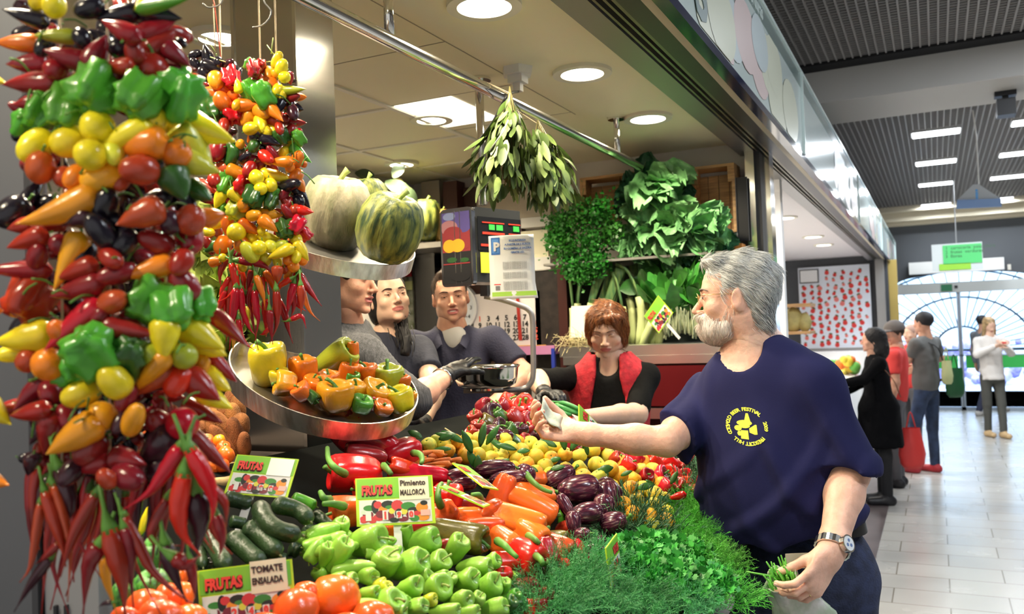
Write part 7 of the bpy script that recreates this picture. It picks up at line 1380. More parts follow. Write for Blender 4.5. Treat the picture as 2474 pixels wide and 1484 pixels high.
    def wdisc(r, z0, z1, nm, mt, seg=28):
        m_ = MB(); m_.disc((0, 0, 0), r, z0, z1, seg); V = m_.v[0]; m_.v[0] = wa+np.outer(V[:, 0], wx)+np.outer(V[:, 1], wd)+np.outer(V[:, 2], wn); part(m_, nm, mt, wt)
    wdisc(.020, .034, .045, 'watch_case', mat('watch_steel')); wdisc(.0165, .0450, .0456, 'watch_face', mat('watch_dial', (.72, .76, .80), .3)); 
    for q in (0, 2.1, 4.2):
        m_ = MB(); m_.disc((.007*cos(q), .007*sin(q), 0), .004, .0457, .0460, 12); V = m_.v[0]; m_.v[0] = wa+np.outer(V[:, 0], wx)+np.outer(V[:, 1], wd)+np.outer(V[:, 2], wn); part(m_, 'subdial', mat('subdial_blue', (.15, .22, .42), .4), wt)
    pts, r = C3h[2]; q = unit(pts[1]-pts[0]); m_ = MB(); c = pts[0]+(pts[1]-pts[0])*.45; a1 = unit(np.cross(q, ax3[1])); a2 = np.cross(q, a1); m_.tube([c+(a1*cos(a)+a2*sin(a))*(r+.0008) for a in np.linspace(0, 2*pi, 20)], .0016, 6); part(m_, 'ring', gold, t, True)
    # money in the right hand
    palm = wR+dR*.075+ax1[1]*.028; u = unit(dR+ax1[1]*.4); v = unit(np.cross(ax1[1], u)); m_ = MB(); G = []
    for i in range(7):
        row = []
        for j in range(7):
            a_, b_ = i/6-.5, j/6-.5; row.append(palm+u*a_*.062+v*b_*.055+ax1[1]*(.024*abs(b_)*2*abs(a_+.2)+.006*sin(i*1.3)+.018*(a_+.5))); 
        G.append(row)
    m_.grid(np.array(G)); o = build(m_, 'banknote', mat('banknote', (.36, .42, .34), .5, var2=(.58, .60, .52), vs=40), None, True, loc=palm); q = o.modifiers.new('s', 'SOLIDIFY'); q.thickness = .0005; tag(o, 'crumpled grey green banknote in the outstretched palm', 'banknote')
    for i, (a_, b_) in enumerate(((.012, .012), (-.004, -.006))):
        c = palm-ax1[1]*.006+u*a_-v*b_; m_ = MB(); m_.disc((0, 0, 0), .0115, -.001, .001, 24); V = m_.v[0]; m_.v[0] = c+np.outer(V[:, 0], u)+np.outer(V[:, 1], v)+np.outer(V[:, 2], unit(ax1[1]+Th*.6)); o = build(m_, 'coin', mat('coin_gold', (.75, .62, .35), .3, 1.), None, loc=c); tag(o, ('shiny coin resting on the palm under the banknote', 'coin half hidden under the folded banknote')[i], 'coin')
    # bag of green beans in the left hand
    B0 = P(1884, 1398, 1.955); ax = unit(P(1975, 1560, 2.04)-B0); s1 = unit(np.cross(ax, Th)); s2 = np.cross(ax, s1); m_ = MB(); G = []; rs = np.random.RandomState(2)
    for i, (k, r1, r2) in enumerate(((0, .046, .030), (.006, .043, .027), (.03, .040, .026), (.06, .044, .03), (.10, .06, .035), (.15, .074, .042), (.20, .07, .04), (.235, .045, .02))):
        a = np.arange(40)*2*pi/40; w = 1+.09*np.sin(a*5+i*.4)+.05*np.sin(a*11+i)+.03*rs.normal(size=40)*(i < 3); G.append(B0+ax*k+(s1*(r1*w*np.cos(a))[:, None]+s2*(r2*w*np.sin(a))[:, None])+ax*(.010*np.sin(a*3))[:, None]*(i < 2))
    m_.grid(np.array(G), wrapj=True); bgm = mat('bag_film', (.80, .78, .78), .35, alpha=.62, var2=(.50, .62, .46), vs=20, bump=.5, bs=30)
    o = build(m_, 'plastic_bag', bgm, None, True, loc=B0); o.modifiers.new('s', 'SOLIDIFY').thickness = .0006; tag(o, 'crumpled translucent plastic bag held in the hand with the wristwatch', 'bag')
    m_ = MB(); rr = random.Random(3)
    for j in range(46):
        a = rr.uniform(0, 6.3); r = sqrt(rr.random()); b = B0+ax*.05+s1*cos(a)*r*.028+s2*sin(a)*r*.018; e = B0-ax*rr.uniform(.0, .035)+s1*cos(a)*r*.040+s2*sin(a)*r*.024+rnd(.007, rr); m_.tube([b, (b+e)/2+rnd(.004, rr), e], [.0026, .0030, .0016], 6)
    m_.tube([B0+s1*.0, B0-Rh*.03+Z3*.008, B0-Rh*.075+Z3*.018], [.003, .003, .0015], 6)
    o = build(m_, 'green_beans', mat('veg_bean', (.14, .46, .06), .45, var=.2, vs=30), None, True, loc=B0); tag(o, 'cut green bean stalks sticking out of the plastic bag', 'beans', kind='stuff')
    c = P(1920, 1352, 2.06); o = build(MB().slab(c-Rh*.022-Z3*.02, c+Rh*.045-Z3*.022, c+Rh*.045+Z3*.015, c-Rh*.022+Z3*.014, .002), 'folded_paper', mat('paper_beige', (.52, .48, .36), .7), None, loc=c); tag(o, 'beige folded paper tucked behind the bag of beans', 'paper')
    return t
customer()
def cut(g, p, o, n): return np.maximum(g, (p-np.array(o))@unit(n))
def torso_shirt(t, nm, mt, neck, shA, shB, hip, fw, rw=.165, rd=.115, sleeves=(), collar=.062, hemlen=0., res=.011, fold=.005, vneck=0., hiprad=None, openf=None, seed=1, chestup=.62):
    """closed garment over torso; sleeves = [(joints, radii)] with cut ends"""
    up = unit(neck-hip); lt = unit(np.cross(up, fw)); fw = np.cross(lt, up); R1 = np.stack([lt, fw, up], 1); chest = hip+(neck-hip)*chestup; hr = hiprad or rw*.95
    def f(p):
        g = s_ell(p, chest, (rw, rd, .24), R1); g = su(g, s_ell(p, hip+up*.08, (hr, rd*1.05, .20), R1), .06); g = su(g, s_cap(p, neck-Z3*.06, shA-Z3*.012, .05, .055), .045); g = su(g, s_cap(p, neck-Z3*.06, shB-Z3*.012, .05, .055), .045)
        if hemlen: g = su(g, s_cap(p, hip, hip-Z3*hemlen, hr*.95, hr*1.05), .05)
        for J, r in sleeves:
            b = None
            for i in range(len(J)-1): q = s_cap(p, J[i], J[i+1], r[i], r[i+1]); b = q if b is None else su(b, q, .02)
            b = cut(b, p, J[-1], J[-1]-J[-2]); g = su(g, b, .03)
        g = ss(g, s_cap(p, neck-Z3*.01, neck+Z3*.15, collar, collar*1.5), .01)
        if vneck: g = ss(g, s_cap(p, neck+fw*.09-Z3*.02, neck+fw*.13-Z3*vneck, .045, .012), .012)
        g = cut(g, p, hip-Z3*(hemlen+.02), -up if not hemlen else (0, 0, -1)); g = g+folds(p, fold, 34, seed)
        return openf(g, p) if openf else g
    pts = np.vstack([np.array([neck, hip, shA, shB, hip-Z3*hemlen])]+[np.array(J) for J, r in sleeves]); return part(nets(f, pts.min(0)-.2, pts.max(0)+.16, res), nm, mt, t, True), f
def arm(body, sh, el, wr, r=(.046, .040, .038, .027), res=.008):
    f, lo, hi = limb_f([sh, el, el+(wr-el)*.3, wr], list(r), .02); nets(f, lo, hi, res, body)
def gh(body_or_none, t, W_, d, n, s, mt=None, nm='glove', res=.0055, **k):
    f, lo, hi, C, ax = hand_f(np.array(W_), d, n, s, **k)
    if mt is None: nets(f, lo, hi, res, body_or_none)
    else: part(nets(lambda p: f(p)-.0015, lo, hi, res), nm, mt, t, True)
    return C, ax
glove = mat('glove_black', (.012, .012, .013), .42, bump=.25, bs=70)
def seller(name_label, HC, hf, up_h, hs, o, hair_o, hair_m, skin_m, gaze=(0, 0), closed=False, tl=None, brow=None, strands=0, sflow=(0, -.5, -1.), slen=.05):
    t = person((HC[0], HC[1], 0), name_label); HR = frame(hf, up_h); body = MB(); build_head(body, o, HR, HC, hs, .0045)
    return t, HR, body, (lambda: None)
def finish_head(t, HR, HC, hs, o, hair_f, hair_m, gaze=(0, 0), closed=False,  brow=None, strands=0, sflow=None, slen=.04, seed=0, res=.005, hlo=(-.13, -.16, -.22), hhi=(.13, .14, .15), sm_=None):
    eyes(t, HR, HC, hs, gaze, closed, lid=o.get('lid', .4), lidm=o.get('lidm', skin_pale)); lids(t, HR, HC, hs, brow or hair_m)
    h = part(xf(nets(hair_f, hlo, hhi, res), HR, HC, hs), 'hair', hair_m, t, True)
    if strands:
        rs = np.random.RandomState(seed); ms = sm_ or (hair_m,)*3
        for m_, sb in zip(ms, hairstrands(hair_f, HR, HC, hs, sflow, strands, lambda p: p[:, 2] > hlo[2]+.02, slen, .003, rs, .0007, (hlo, hhi))): part(sb, 'strands', m_, h, True)
    return h
# ---- seller in red vest
def vest_woman():
    HC = P(1466, 797, 3.62); fw = unit(Th*.97-Rh*.22); hf = unit(fw-Z3*.34-Rh*.03); t = person((HC[0], HC[1]-.02, 0), 'seller with short auburn hair, red vest over black top and black glove'); HR = frame(hf, Z3); S = .91; body = MB(); build_head(body, dict(w=1.06, nose=.9, neck=.85), HR, HC, S, .0045)
    neck = P(1473, 874, 3.64); hip = P(1475, 1110, 3.64); lt = unit(np.cross(Z3, fw)); lt = lt if lt@Rh > 0 else -lt; shR = neck-lt*.150-Z3*.065; shL = neck+lt*.150-Z3*.06
    f, lo, hi = limb_f([HC-Z3*.09, neck, neck-Z3*.12], [.048, .055, .08], .04); nets(f, lo, hi, .009, body)
    elR = P(1300, 918, 3.50); wrR = P(1318, 958, 3.30); elL = P(1538, 1000, 3.46); wrL = P(1408, 1008, 3.22)
    arm(body, shR, elR, wrR, (.046, .040, .036, .027)); arm(body, shL, elL, wrL, (.046, .042, .040, .027))
    C, ax = gh(body, t, wrL, unit(P(1370, 1028, 3.05)-wrL), -Z3*.6-Rh*.5, Th+Z3*.3, flex=[(.3, .4, .3)]*4, sc=.88)
    part(body, 'body', [skin_pale, lipm], t, True)
    gh(None, t, wrR, unit(P(1362, 942, 3.16)-wrR), -Z3*.8+Th*.1, Th*.8-Rh*.3, mt=glove, flex=[(.25, .35, .3), (.4, .5, .3), (.5, .6, .4), (.6, .7, .4)], sc=.92)
    part(MB().tube([wrR+(elR-wrR)*.02, wrR+(elR-wrR)*.25], [.031, .033], 14), 'glove_cuff', glove, t, True)
    blk = mat('top_black', (.006, .006, .006), .9, spec=.15, bump=.2, bs=60)
    sR = shR+(elR-shR)*.98; sL = shL+(elL-shL)*.95
    torso_shirt(t, 'black_top', blk, neck, shR, shL, hip, fw, .150, .112, [([shR, sR], [.049, .046]), ([shL, sL], [.049, .048])], .066, 0, .0105, .004, seed=3, vneck=.06)
    up = unit(neck-hip)
    def openf(g, p): 
        x = (p-neck)@lt; z = (p-neck)@up; y = (p-neck)@fw; w = .048+np.clip(-z-.05, 0, 1)*.20*np.clip(1, 0, 1); w = np.where(z < -.28, .104, w)
        g = np.where(y > -.02, np.maximum(g, w-np.abs(x)), g); return g
    torso_shirt(t, 'red_vest', mat('vest_red', (.42, .012, .022), .75, var=.25, vs=40, bump=.3, bs=60), neck+Z3*.006, shR+lt*.012, shL-lt*.012, hip-Z3*.02, fw, .168, .132, [], .070, .04, .010, .004, openf=openf, seed=4)
    m_ = MB(); m_.tube([neck+lt*cos(a)*.062+fw*(.035+.055*max(0, sin(a)))+Z3*(-.005-.075*max(0, sin(a))) for a in np.linspace(0, pi, 18)], .0016, 5); m_.ball(neck+fw*.095-Z3*.082, .006, 8, 6); part(m_, 'necklace', mat('gold_wire'), t, True)
    def hair(p):
        q = p.copy(); q[:, 0] = np.abs(q[:, 0]); g = s_ell(q, (0, -.018, .034), (.090, .108, .096)); g = su(g, s_ell(q, (.058, -.010, -.020), (.038, .055, .062)), .03); g = su(g, s_ell(q, (.02, -.06, -.04), (.06, .05, .06)), .03)
        g = ss(g, s_ell(q, (0, .115, -.030), (.060, .085, .090)), .012); g = su(g, s_ell(p, (-.035, .062, .078), (.045, .030, .022)), .012); return np.maximum(g, -.095-q[:, 2])+.0022*np.sin(q[:, 0]*170+q[:, 2]*50)
    hm = mat('hair_auburn', (.19, .065, .022), .4, var=.5, vs=26, stretch=(3, 3, .5)); hl_ = mat('hair_copper', (.46, .19, .06), .35)
    finish_head(t, HR, HC, S, dict(lid=1.), hair, hm, (0, -1), True, mat('brow_brown', (.09, .04, .02), .6), 2600, lambda p: np.array([.35*np.sign(p[0]), .0, -1.]) if abs(p[0]) > .03 or p[2] < .08 else np.array([1., .2, -.2]), .04, 5, sm_=(hm, hl_, hm))
    # lowered eyelids
    for sx in (-1, 1):
        m_ = MB().ball((sx*.031, .0772, .0012), (.0140, .0128, .0084), 14, 9); part(xf(m_, HR, HC, S), 'eyelid', skin_pale, t, True)
    def tr(p): g = s_cap(p, hip+lt*.08-Z3*.04, hip*[1, 1, 0]+lt*.09, .09, .06); return su(g, s_cap(p, hip-lt*.08-Z3*.04, hip*[1, 1, 0]-lt*.09, .09, .06), .04)
    part(nets(tr, hip*[1, 1, 0]-[.22, .22, 0], hip+[.22, .22, .1], .02), 'trousers', blk, t, True)
vest_woman()
# ---- man in navy polo
def polo_man():
    HC = P(1088, 716, 3.92); fw = unit(Th*.97+Rh*.02); hf = unit(fw+Rh*.10-Z3*.05); t = person((HC[0], HC[1], 0), 'smiling young man in navy polo shirt behind the scale pan'); HR = frame(hf, Z3-Rh*.08); S = 1.0; body = MB(); build_head(body, dict(w=1.0, mouth=.009, nose=1.0, neck=.95), HR, HC, S, .0045)
    neck = P(1092, 793, 3.94); hip = P(1100, 1090, 3.95); lt = unit(np.cross(Z3, fw)); lt = lt if lt@Rh > 0 else -lt; shR = neck-lt*.185-Z3*.065; shL = neck+lt*.185-Z3*.06; 
    f, lo, hi = limb_f([HC-Z3*.1, neck, neck-Z3*.12], [.055, .06, .09], .04); nets(f, lo, hi, .009, body)
    elL = P(1268, 905, 3.86); wrL = P(1215, 955, 3.66); elR = P(985, 960, 3.95); wrR = P(1010, 1030, 3.8)
    arm(body, shL, elL, wrL, (.052, .044, .042, .029)); arm(body, shR, elR, wrR, (.052, .044, .042, .029)); gh(body, t, wrL, -Rh*.6+Th*.5-Z3*.3, -Z3, Th, flex=[(.3, .4, .3)]*4); gh(body, t, wrR, Th*.6-Z3*.6, -Rh, Th, flex=[(.3, .4, .3)]*4)
    part(body, 'body', [skin, lipm], t, True)
    m_ = MB().ball((0, .083, -.0665), (.017, .006, .0042), 12, 6); part(xf(m_, HR, HC, S), 'teeth', teeth, t, True)
    pol = mat('polo_navy', (.020, .020, .042), .85, bump=.25, bs=120)
    torso_shirt(t, 'polo_shirt', pol, neck, shR, shL, hip, fw, .178, .125, [([shR, shR+(elR-shR)*.72], [.064, .060]), ([shL, shL+(elL-shL)*.72], [.064, .064])], .064, 0, .0105, .006, seed=7, vneck=.13)
    def und(p): return cut(s_ell(p, neck+fw*.035-Z3*.055, (.078, .052, .075)), p, neck+Z3*.012, Z3-fw*.2)
    part(nets(und, neck-.2, neck+.15, .008), 'undershirt', mat('undershirt_grey', (.48, .46, .42), .8), t, True)
    for sx in (-1, 1):
        G = []
        for i, a in enumerate(np.linspace(.0, 1, 10)):
            b = neck+lt*sx*(.072-.035*a**1.5)+fw*(-.04+.165*a)-Z3*(-.012+.085*a*a); o_ = lt*sx*(.030)-Z3*.022; G.append([b, b+Z3*.006+o_*.2, b+o_, b+o_-fw*.004-Z3*.006])
        part(MB().grid(np.array(G)), 'collar', pol, t, True); 
    def hair(p):
        q = p.copy(); q[:, 0] = np.abs(q[:, 0]); g = s_ell(q, (0, -.022, .036), (.0785, .100, .089)); g = su(g, s_ell(q, (.0, .02, .100), (.045, .05, .022)), .02); g = ss(g, s_ell(q, (0, .118, -.008), (.066, .076, .082)), .008); g = ss(g, s_ell(q, (.085, .02, -.06), (.03, .05, .065)), .008); return np.maximum(g, -.06-q[:, 2])+.0015*np.sin(q[:, 0]*200+q[:, 1]*90)
    hm = mat('hair_brown_short', (.045, .024, .014), .6, var=.3, vs=60)
    finish_head(t, HR, HC, S, dict(lid=.75, lidm=skin), hair, hm, (0, -.3), False, hm, 1500, lambda p: np.array([.2*np.sign(p[0]), .2, -.6]), .014, 8)
    def tr(p): g = s_cap(p, hip+lt*.09, hip*[1, 1, 0]+lt*.1, .095, .06); return su(g, s_cap(p, hip-lt*.09, hip*[1, 1, 0]-lt*.1, .095, .06), .04)
    part(nets(tr, hip*[1, 1, 0]-[.22, .22, 0], hip+[.22, .22, .1], .02), 'trousers', mat('trousers_dark', (.02, .02, .025), .8), t, True)
polo_man()
# ---- dark haired woman in navy tee, between polo man and the pillar
def navy_woman():
    HC = P(940, 722, 3.42); fw = unit(Th*.85+Rh*.50); hf = unit(Th*.86+Rh*.42+Z3*.20); t = person((HC[0], HC[1], 0), 'dark haired woman in navy t-shirt looking on with raised chin'); HR = frame(hf, Z3-Rh*.12); S = .95; body = MB(); build_head(body, dict(w=.98, nose=1.05, neck=.86), HR, HC, S, .0045)
    neck = P(932, 815, 3.45); hip = P(960, 1100, 3.4); lt = unit(np.cross(Z3, fw)); lt = lt if lt@Rh > 0 else -lt; shR = neck-lt*.16-Z3*.06; shL = neck+lt*.15-Z3*.055
    f, lo, hi = limb_f([HC-Z3*.1-Th*.02, neck, neck-Z3*.12], [.046, .05, .08], .04); nets(f, lo, hi, .009, body)
    elL = P(1050, 945, 3.28); wrL = P(1018, 1032, 3.10); arm(body, shL, elL, wrL, (.044, .040, .036, .026)); part(body, 'body', [skin_pale, lipm], t, True)
    gh(None, t, wrL, unit(P(1000, 1085, 2.98)-wrL), -Rh+Th*.2, Th, mt=glove, flex=[(.3, .4, .3)]*4, sc=.95); part(MB().tube([wrL+(elL-wrL)*.02, wrL+(elL-wrL)*.2], [.030, .031], 14), 'glove_cuff', glove, t, True)
    torso_shirt(t, 't_shirt', mat('tee_navy', (.022, .024, .040), .85, bump=.2, bs=90), neck, shR, shL, hip, fw, .150, .112, [([shR, shR-Z3*.15], [.056, .056]), ([shL, shL+(elL-shL)*.58], [.056, .058])], .062, 0, .0105, .005, seed=9)
    def hair(p):
        q = p.copy(); q[:, 0] = np.abs(q[:, 0]); g = s_ell(q, (0, -.024, .034), (.083, .102, .092)); g = su(g, s_ell(q, (.055, -.035, -.03), (.034, .05, .06)), .03); g = su(g, s_ell(q, (0, -.075, -.06), (.06, .05, .06)), .03); g = ss(g, s_ell(q, (0, .112, -.02), (.066, .090, .090)), .012); return g+.002*np.sin(q[:, 0]*170)
    hm = mat('hair_black', (.010, .008, .008), .65, bump=.3, bs=60); h = finish_head(t, HR, HC, S, dict(lid=.9), hair, hm, (0, -.5), False, hm)
    pts = [HC+HR@np.array([.05, -.06, -.06]), P(962, 765, 3.44), P(972, 795, 3.38), P(980, 825, 3.33), P(978, 858, 3.31)]; m_ = MB(); bz = bezier(pts, 20); m_.tube(bz, np.linspace(.034, .018, len(bz)), 10)
    rr = random.Random(5)
    for i in range(160): a_ = rr.randrange(0, len(bz)-6); m_.tube(bz[a_:a_+6]+rnd(.018, rr), [.0022]*5+[.0006], 4)
    part(m_, 'ponytail', hm, t, True)
    def tr(p): return s_cap(p, hip-Z3*.0, hip*[1, 1, 0], .13, .09)
    part(nets(tr, hip*[1, 1, 0]-[.22, .22, 0], hip+[.22, .22, .1], .025), 'trousers', mat('trousers_dark'), t, True)
navy_woman()
# ---- woman in grey cardigan reaching out from behind the pillar
def grey_woman():
    HC = P(838, 672, 2.78); fw = unit(Rh*.8+Th*.3); hf = unit(Rh*.93+Th*.30-Z3*.1); t = person((HC[0], HC[1], 0), 'person in grey cardigan reaching to the scale with a black gloved hand'); HR = frame(hf, Z3); S = .98; body = MB(); build_head(body, dict(neck=.95, mouth=.004), HR, HC, S, .0042)
    neck = P(832, 795, 2.82); hip = P(845, 1130, 2.82); lt = unit(np.cross(Z3, fw)); shA = neck+unit(Th*.9-Rh*.3)*.15-Z3*.055; shB = neck-unit(Th*.9-Rh*.3)*.15-Z3*.055; shA = P(885, 850, 2.70)
    f, lo, hi = limb_f([HC-Z3*.1-Rh*.01, neck, neck-Z3*.12], [.052, .056, .08], .04); nets(f, lo, hi, .009, body)
    el = P(1000, 968, 2.62); wr = P(1082, 905, 2.86); arm(body, shA, el, wr, (.048, .044, .042, .029), .007); part(body, 'body', [skin, lipm], t, True)
    gh(None, t, wr, unit(P(1135, 862, 3.0)-wr), -Z3+Th*.1, Th*.7+Z3*.2, mt=glove, flex=[(-.05, .3, .2), (.0, .35, .3), (.1, .4, .3), (.2, .4, .3)], sc=1.0); part(MB().tube([wr+(el-wr)*.02, wr+(el-wr)*.16], [.032, .033], 14), 'glove_cuff', glove, t, True)
    m_ = MB(); c = wr+(el-wr)*.2; q = unit(el-wr); a1 = unit(np.cross(q, Z3)); a2 = np.cross(q, a1); m_.tube([c+(a1*cos(a)+a2*sin(a))*.034 for a in np.linspace(0, 2*pi, 24)], .004, 6); part(m_, 'bracelet', chrome, t, True)
    card = mat('cardigan_grey', (.075, .075, .080), .9, var=.3, vs=26, stretch=(6, 6, .4), bump=.4, bs=70); e2 = el+(wr-el)*.12
    torso_shirt(t, 'cardigan', card, neck, shA, shB, hip, fw, .150, .12, [([shA, el-Rh*.005, e2], [.062, .054, .052])], .060, 0, .0105, .005, seed=12)
    hm = mat('hair_dark_brown', (.03, .016, .010), .5); finish_head(t, HR, HC, S, {}, hair_cap(dict(th=.012, back=-.10, side=.0)), hm, (.5, 0), False, hm)
    def tr(p): return s_cap(p, hip, hip*[1, 1, 0], .13, .09)
    part(nets(tr, hip*[1, 1, 0]-[.22, .22, 0], hip+[.22, .22, .1], .025), 'trousers', mat('trousers_dark'), t, True)
grey_woman()
# ------------------------------------------------------------------ passers-by in the aisle
def figure(label, hpx, hpy, fpx, fpy, dirf, top, topm, legm, skm, hairf, hairm, arms=None, legs=None, shoem=None, S=1., hem=0., lean=0., res=.016, hw=.17, sleeve=1., feet=None, head_o=None, neckc=.06):
    """standing figure: head centre at (hpx, hpy), feet at (fpx, fpy) on the floor"""
    F_ = atz(fpx, fpy, 0.); d = depth(F_); HC = P(hpx, hpy, d); H = HC[2]+.11; s = H/1.75; fw = unit(dirf); lt = unit(np.cross(Z3, fw)); t = person((F_[0], F_[1], 0), label)
    base = np.array([F_[0], F_[1], 0]); hip = base+Z3*H*.53+(HC-base)*[1, 1, 0]*.4; neck = HC-Z3*.155*s-fw*.02; HR = frame(fw, Z3) if head_o is None or 'hf' not in head_o else frame(head_o['hf'], Z3)
    body = MB(); build_head(body, head_o or {}, HR, HC, s*.98, .008); shA = neck+lt*hw*s-Z3*.06; shB = neck-lt*hw*s-Z3*.06
    f, lo, hi = limb_f([HC-Z3*.09, neck, neck-Z3*.15], [.05, .055, .08], .04); nets(f, lo, hi, .014, body)
    A = arms or [None, None]; J = []
    for sh, a, sg in ((shA, A[0], 1), (shB, A[1], -1)):
        el = sh-Z3*.29*s+lt*sg*.03 if a is None else base+a[0][0]*lt+a[0][1]*fw+a[0][2]*Z3; wr = el-Z3*.24*s+fw*.05 if a is None else base+a[1][0]*lt+a[1][1]*fw+a[1][2]*Z3; J.append((sh, el, wr)); arm(body, sh, el, wr, (.044, .038, .036, .026), .011)
        gh(body, t, wr, wr-el, -lt*sg, fw, flex=[(.3, .4, .3)]*4, res=.008, sc=.95)
    part(body, 'body', [skm, lipm], t, True)
    sl = []
    for sh, el, wr in J: 
        if sleeve > 1: sl.append(([sh, el, el+(wr-el)*(sleeve-1)], [.056*s, .050*s, .042*s]))
        else: sl.append(([sh, sh+(el-sh)*sleeve], [.060*s, .060*s]))
    torso_shirt(t, top, topm, neck, shA, shB, hip, fw, hw*.98*s, .118*s, sl, neckc, hem, .015, .006, seed=int(hpx) % 50, hiprad=hw*1.12*s if hem > .1 else None)
    L_ = legs or ((.09, .0, .09, .0), (-.09, .0, -.09, .0)); P0 = []
    def tr(p):
        g = s_ell(p, hip, (.140*s, .100*s, .13), np.stack([lt, fw, Z3], 1))
        for kx, ky, ax_, ay in L_:
            k = base+lt*kx+fw*ky+Z3*.48*s; a = base+lt*ax_+fw*ay+Z3*.09; h = hip+lt*np.sign(kx)*.08-Z3*.05; g = su(g, su(s_cap(p, h, k, .085*s, .060*s), s_cap(p, k, a, .060*s, .050*s), .02), .03)
        return g+folds(p, .004, 30, 3)
    part(nets(tr, base-[.5, .5, .05], hip+[.5, .5, .12], .017), 'trousers', legm, t, True)
    for kx, ky, ax_, ay in L_:
        a = base+lt*ax_+fw*ay; m_ = nets(lambda p: np.maximum(su(s_cap(p, a+Z3*.035-fw*.03, a+Z3*.032+fw*.14, .045, .036), s_cap(p, a+Z3*.03, a+Z3*.09, .045, .042), .02), -p[:, 2]), a-.24, a+.26, .012); part(m_, 'shoe', shoem or black, t, True)
    h = part(xf(nets(hairf, (-.16, -.2, -.34), (.16, .16, .16), .008), HR, HC, s), 'hair', hairm, t, True); return t, base, fw, lt, hip, neck, J, d
def bagtube(t, pts, r, nm, mt): return part(MB().tube(bezier(pts, 14), r, 6, flat=.35), nm, mt, t, True)
blackc = mat('coat_black', (.004, .004, .005), .95, spec=.12, bump=.3, bs=60); hblk = mat('hair_black')
def curly(p):
    q = p.copy(); q[:, 0] = np.abs(q[:, 0]); g = s_ell(q, (0, -.03, .03), (.098, .112, .100)); g = su(g, s_ell(q, (.02, -.07, -.09), (.085, .085, .12)), .04); g = ss(g, s_ell(q, (0, .12, -.03), (.075, .085, .095)), .012); return g+.004*np.sin(q[:, 0]*130)*np.sin(q[:, 1]*120)*np.sin(q[:, 2]*125)
t, base, fw, lt, hip, neck, J, d = figure('woman with curly black hair and long black coat facing the neighbouring stall', 2107, 822, 2140, 1216, -Rh*.97-Th*.2, 'coat', blackc, mat('trousers_black', (.010, .010, .012), .8), skin, curly, hblk, arms=[((.20, .16, 1.10), (.16, .36, 1.06)), ((-.20, .10, 1.05), (-.16, .30, .95))], hem=.30, sleeve=1.9, hw=.185)
bagtube(t, [neck+lt*.12-Z3*.02+fw*.04, neck+lt*.16-Z3*.2-fw*.10, hip-fw*.16+Z3*.12+lt*.1], .010, 'shoulder_strap', mat('leather_brown', (.22, .09, .045), .5)) if lt@Th > 0 else bagtube(t, [neck-lt*.12-Z3*.02+fw*.04, neck-lt*.16-Z3*.2-fw*.10, hip-fw*.16+Z3*.12-lt*.1], .010, 'shoulder_strap', mat('leather_brown', (.22, .09, .045), .5))
def bagmesh(nm, cpx, cpy, d, w, h, th, mt, lab, cat, handles=True, topw=.6):
    c = P(cpx, cpy, d); G = []
    for i, (k, r) in enumerate(((0, topw), (.12, topw*1.1), (.35, .85), (.65, 1), (.88, .92), (1., .6))):
        a = np.arange(28)*2*pi/28; wv = 1+.06*np.sin(a*4+i)+.04*np.sin(a*7+i*2); G.append(c+Z3*(h/2-h*k)+np.outer(np.cos(a)*w/2*r*wv, Rh)+np.outer(np.sin(a)*th/2*r*wv, Th))
    m_ = MB(); m_.grid(np.array(G), wrapj=True); m_.f += [tuple(m_.n-28+j for j in range(28))]; m_.m += [0]; o = build(m_, nm, mt, None, True, loc=c); tag(o, lab, cat)
    if handles: part(MB().tube(bezier([c+Z3*h*.48-Rh*w*.18, c+Z3*(h*.5+.14), c+Z3*h*.48+Rh*w*.18], 10), .006, 6), 'handle', mt, o, True)
    return o
bagmesh('shopping_bag', 2203, 1083, 7.7, .24, .36, .14, mat('bag_red', (.70, .045, .04), .45), 'bright red shopping bag hanging beside the black coat', 'bag')
def cap_h(p): 
    q = p.copy(); q[:, 0] = np.abs(q[:, 0]); return np.maximum(ss(s_ell(q, (0, -.02, .03), (.084, .106, .092)), s_ell(q, (0, .12, -.05), (.1, .09, .09)), .01), -.09-p[:, 2])
t, base, fw, lt, hip, neck, J, d = figure('person in red t-shirt and grey cap behind the woman in black', 2160, 806, 2172, 1175, -Rh*.8-Th*.5, 't_shirt', mat('tee_red', (.66, .05, .045), .8), mat('trousers_grey', (.10, .10, .11), .8), skin, cap_h, mat('hair_brown_short'), sleeve=.7, head_o=dict(hf=unit(-Rh*.9+Th*.4-Z3*.1)))
HCc = P(2160, 806, d); hfc = unit(-Rh*.9+Th*.4-Z3*.1); RR = frame(hfc, Z3)
def capf(p): g = np.maximum(s_ell(p, (0, -.012, .045), (.090, .108, .086)), .028-p[:, 2]); return su(g, np.maximum(s_ell(p, (0, .115, .036), (.065, .07, .012)), -p[:, 1]+.06), .008)
part(xf(nets(capf, (-.12, -.15, 0), (.12, .22, .16), .007), RR, HCc, 1.), 'cap', mat('cap_grey', (.14, .12, .11), .8), t, True)
def shorth(p):
    q = p.copy(); q[:, 0] = np.abs(q[:, 0]); g = s_ell(q, (0, -.02, .036), (.080, .103, .090)); g = ss(g, s_ell(q, (0, .115, -.02), (.08, .085, .085)), .01); g = ss(g, s_ell(q, (.085, .02, -.055), (.03, .045, .06)), .008); return np.maximum(g, -.075-p[:, 2])
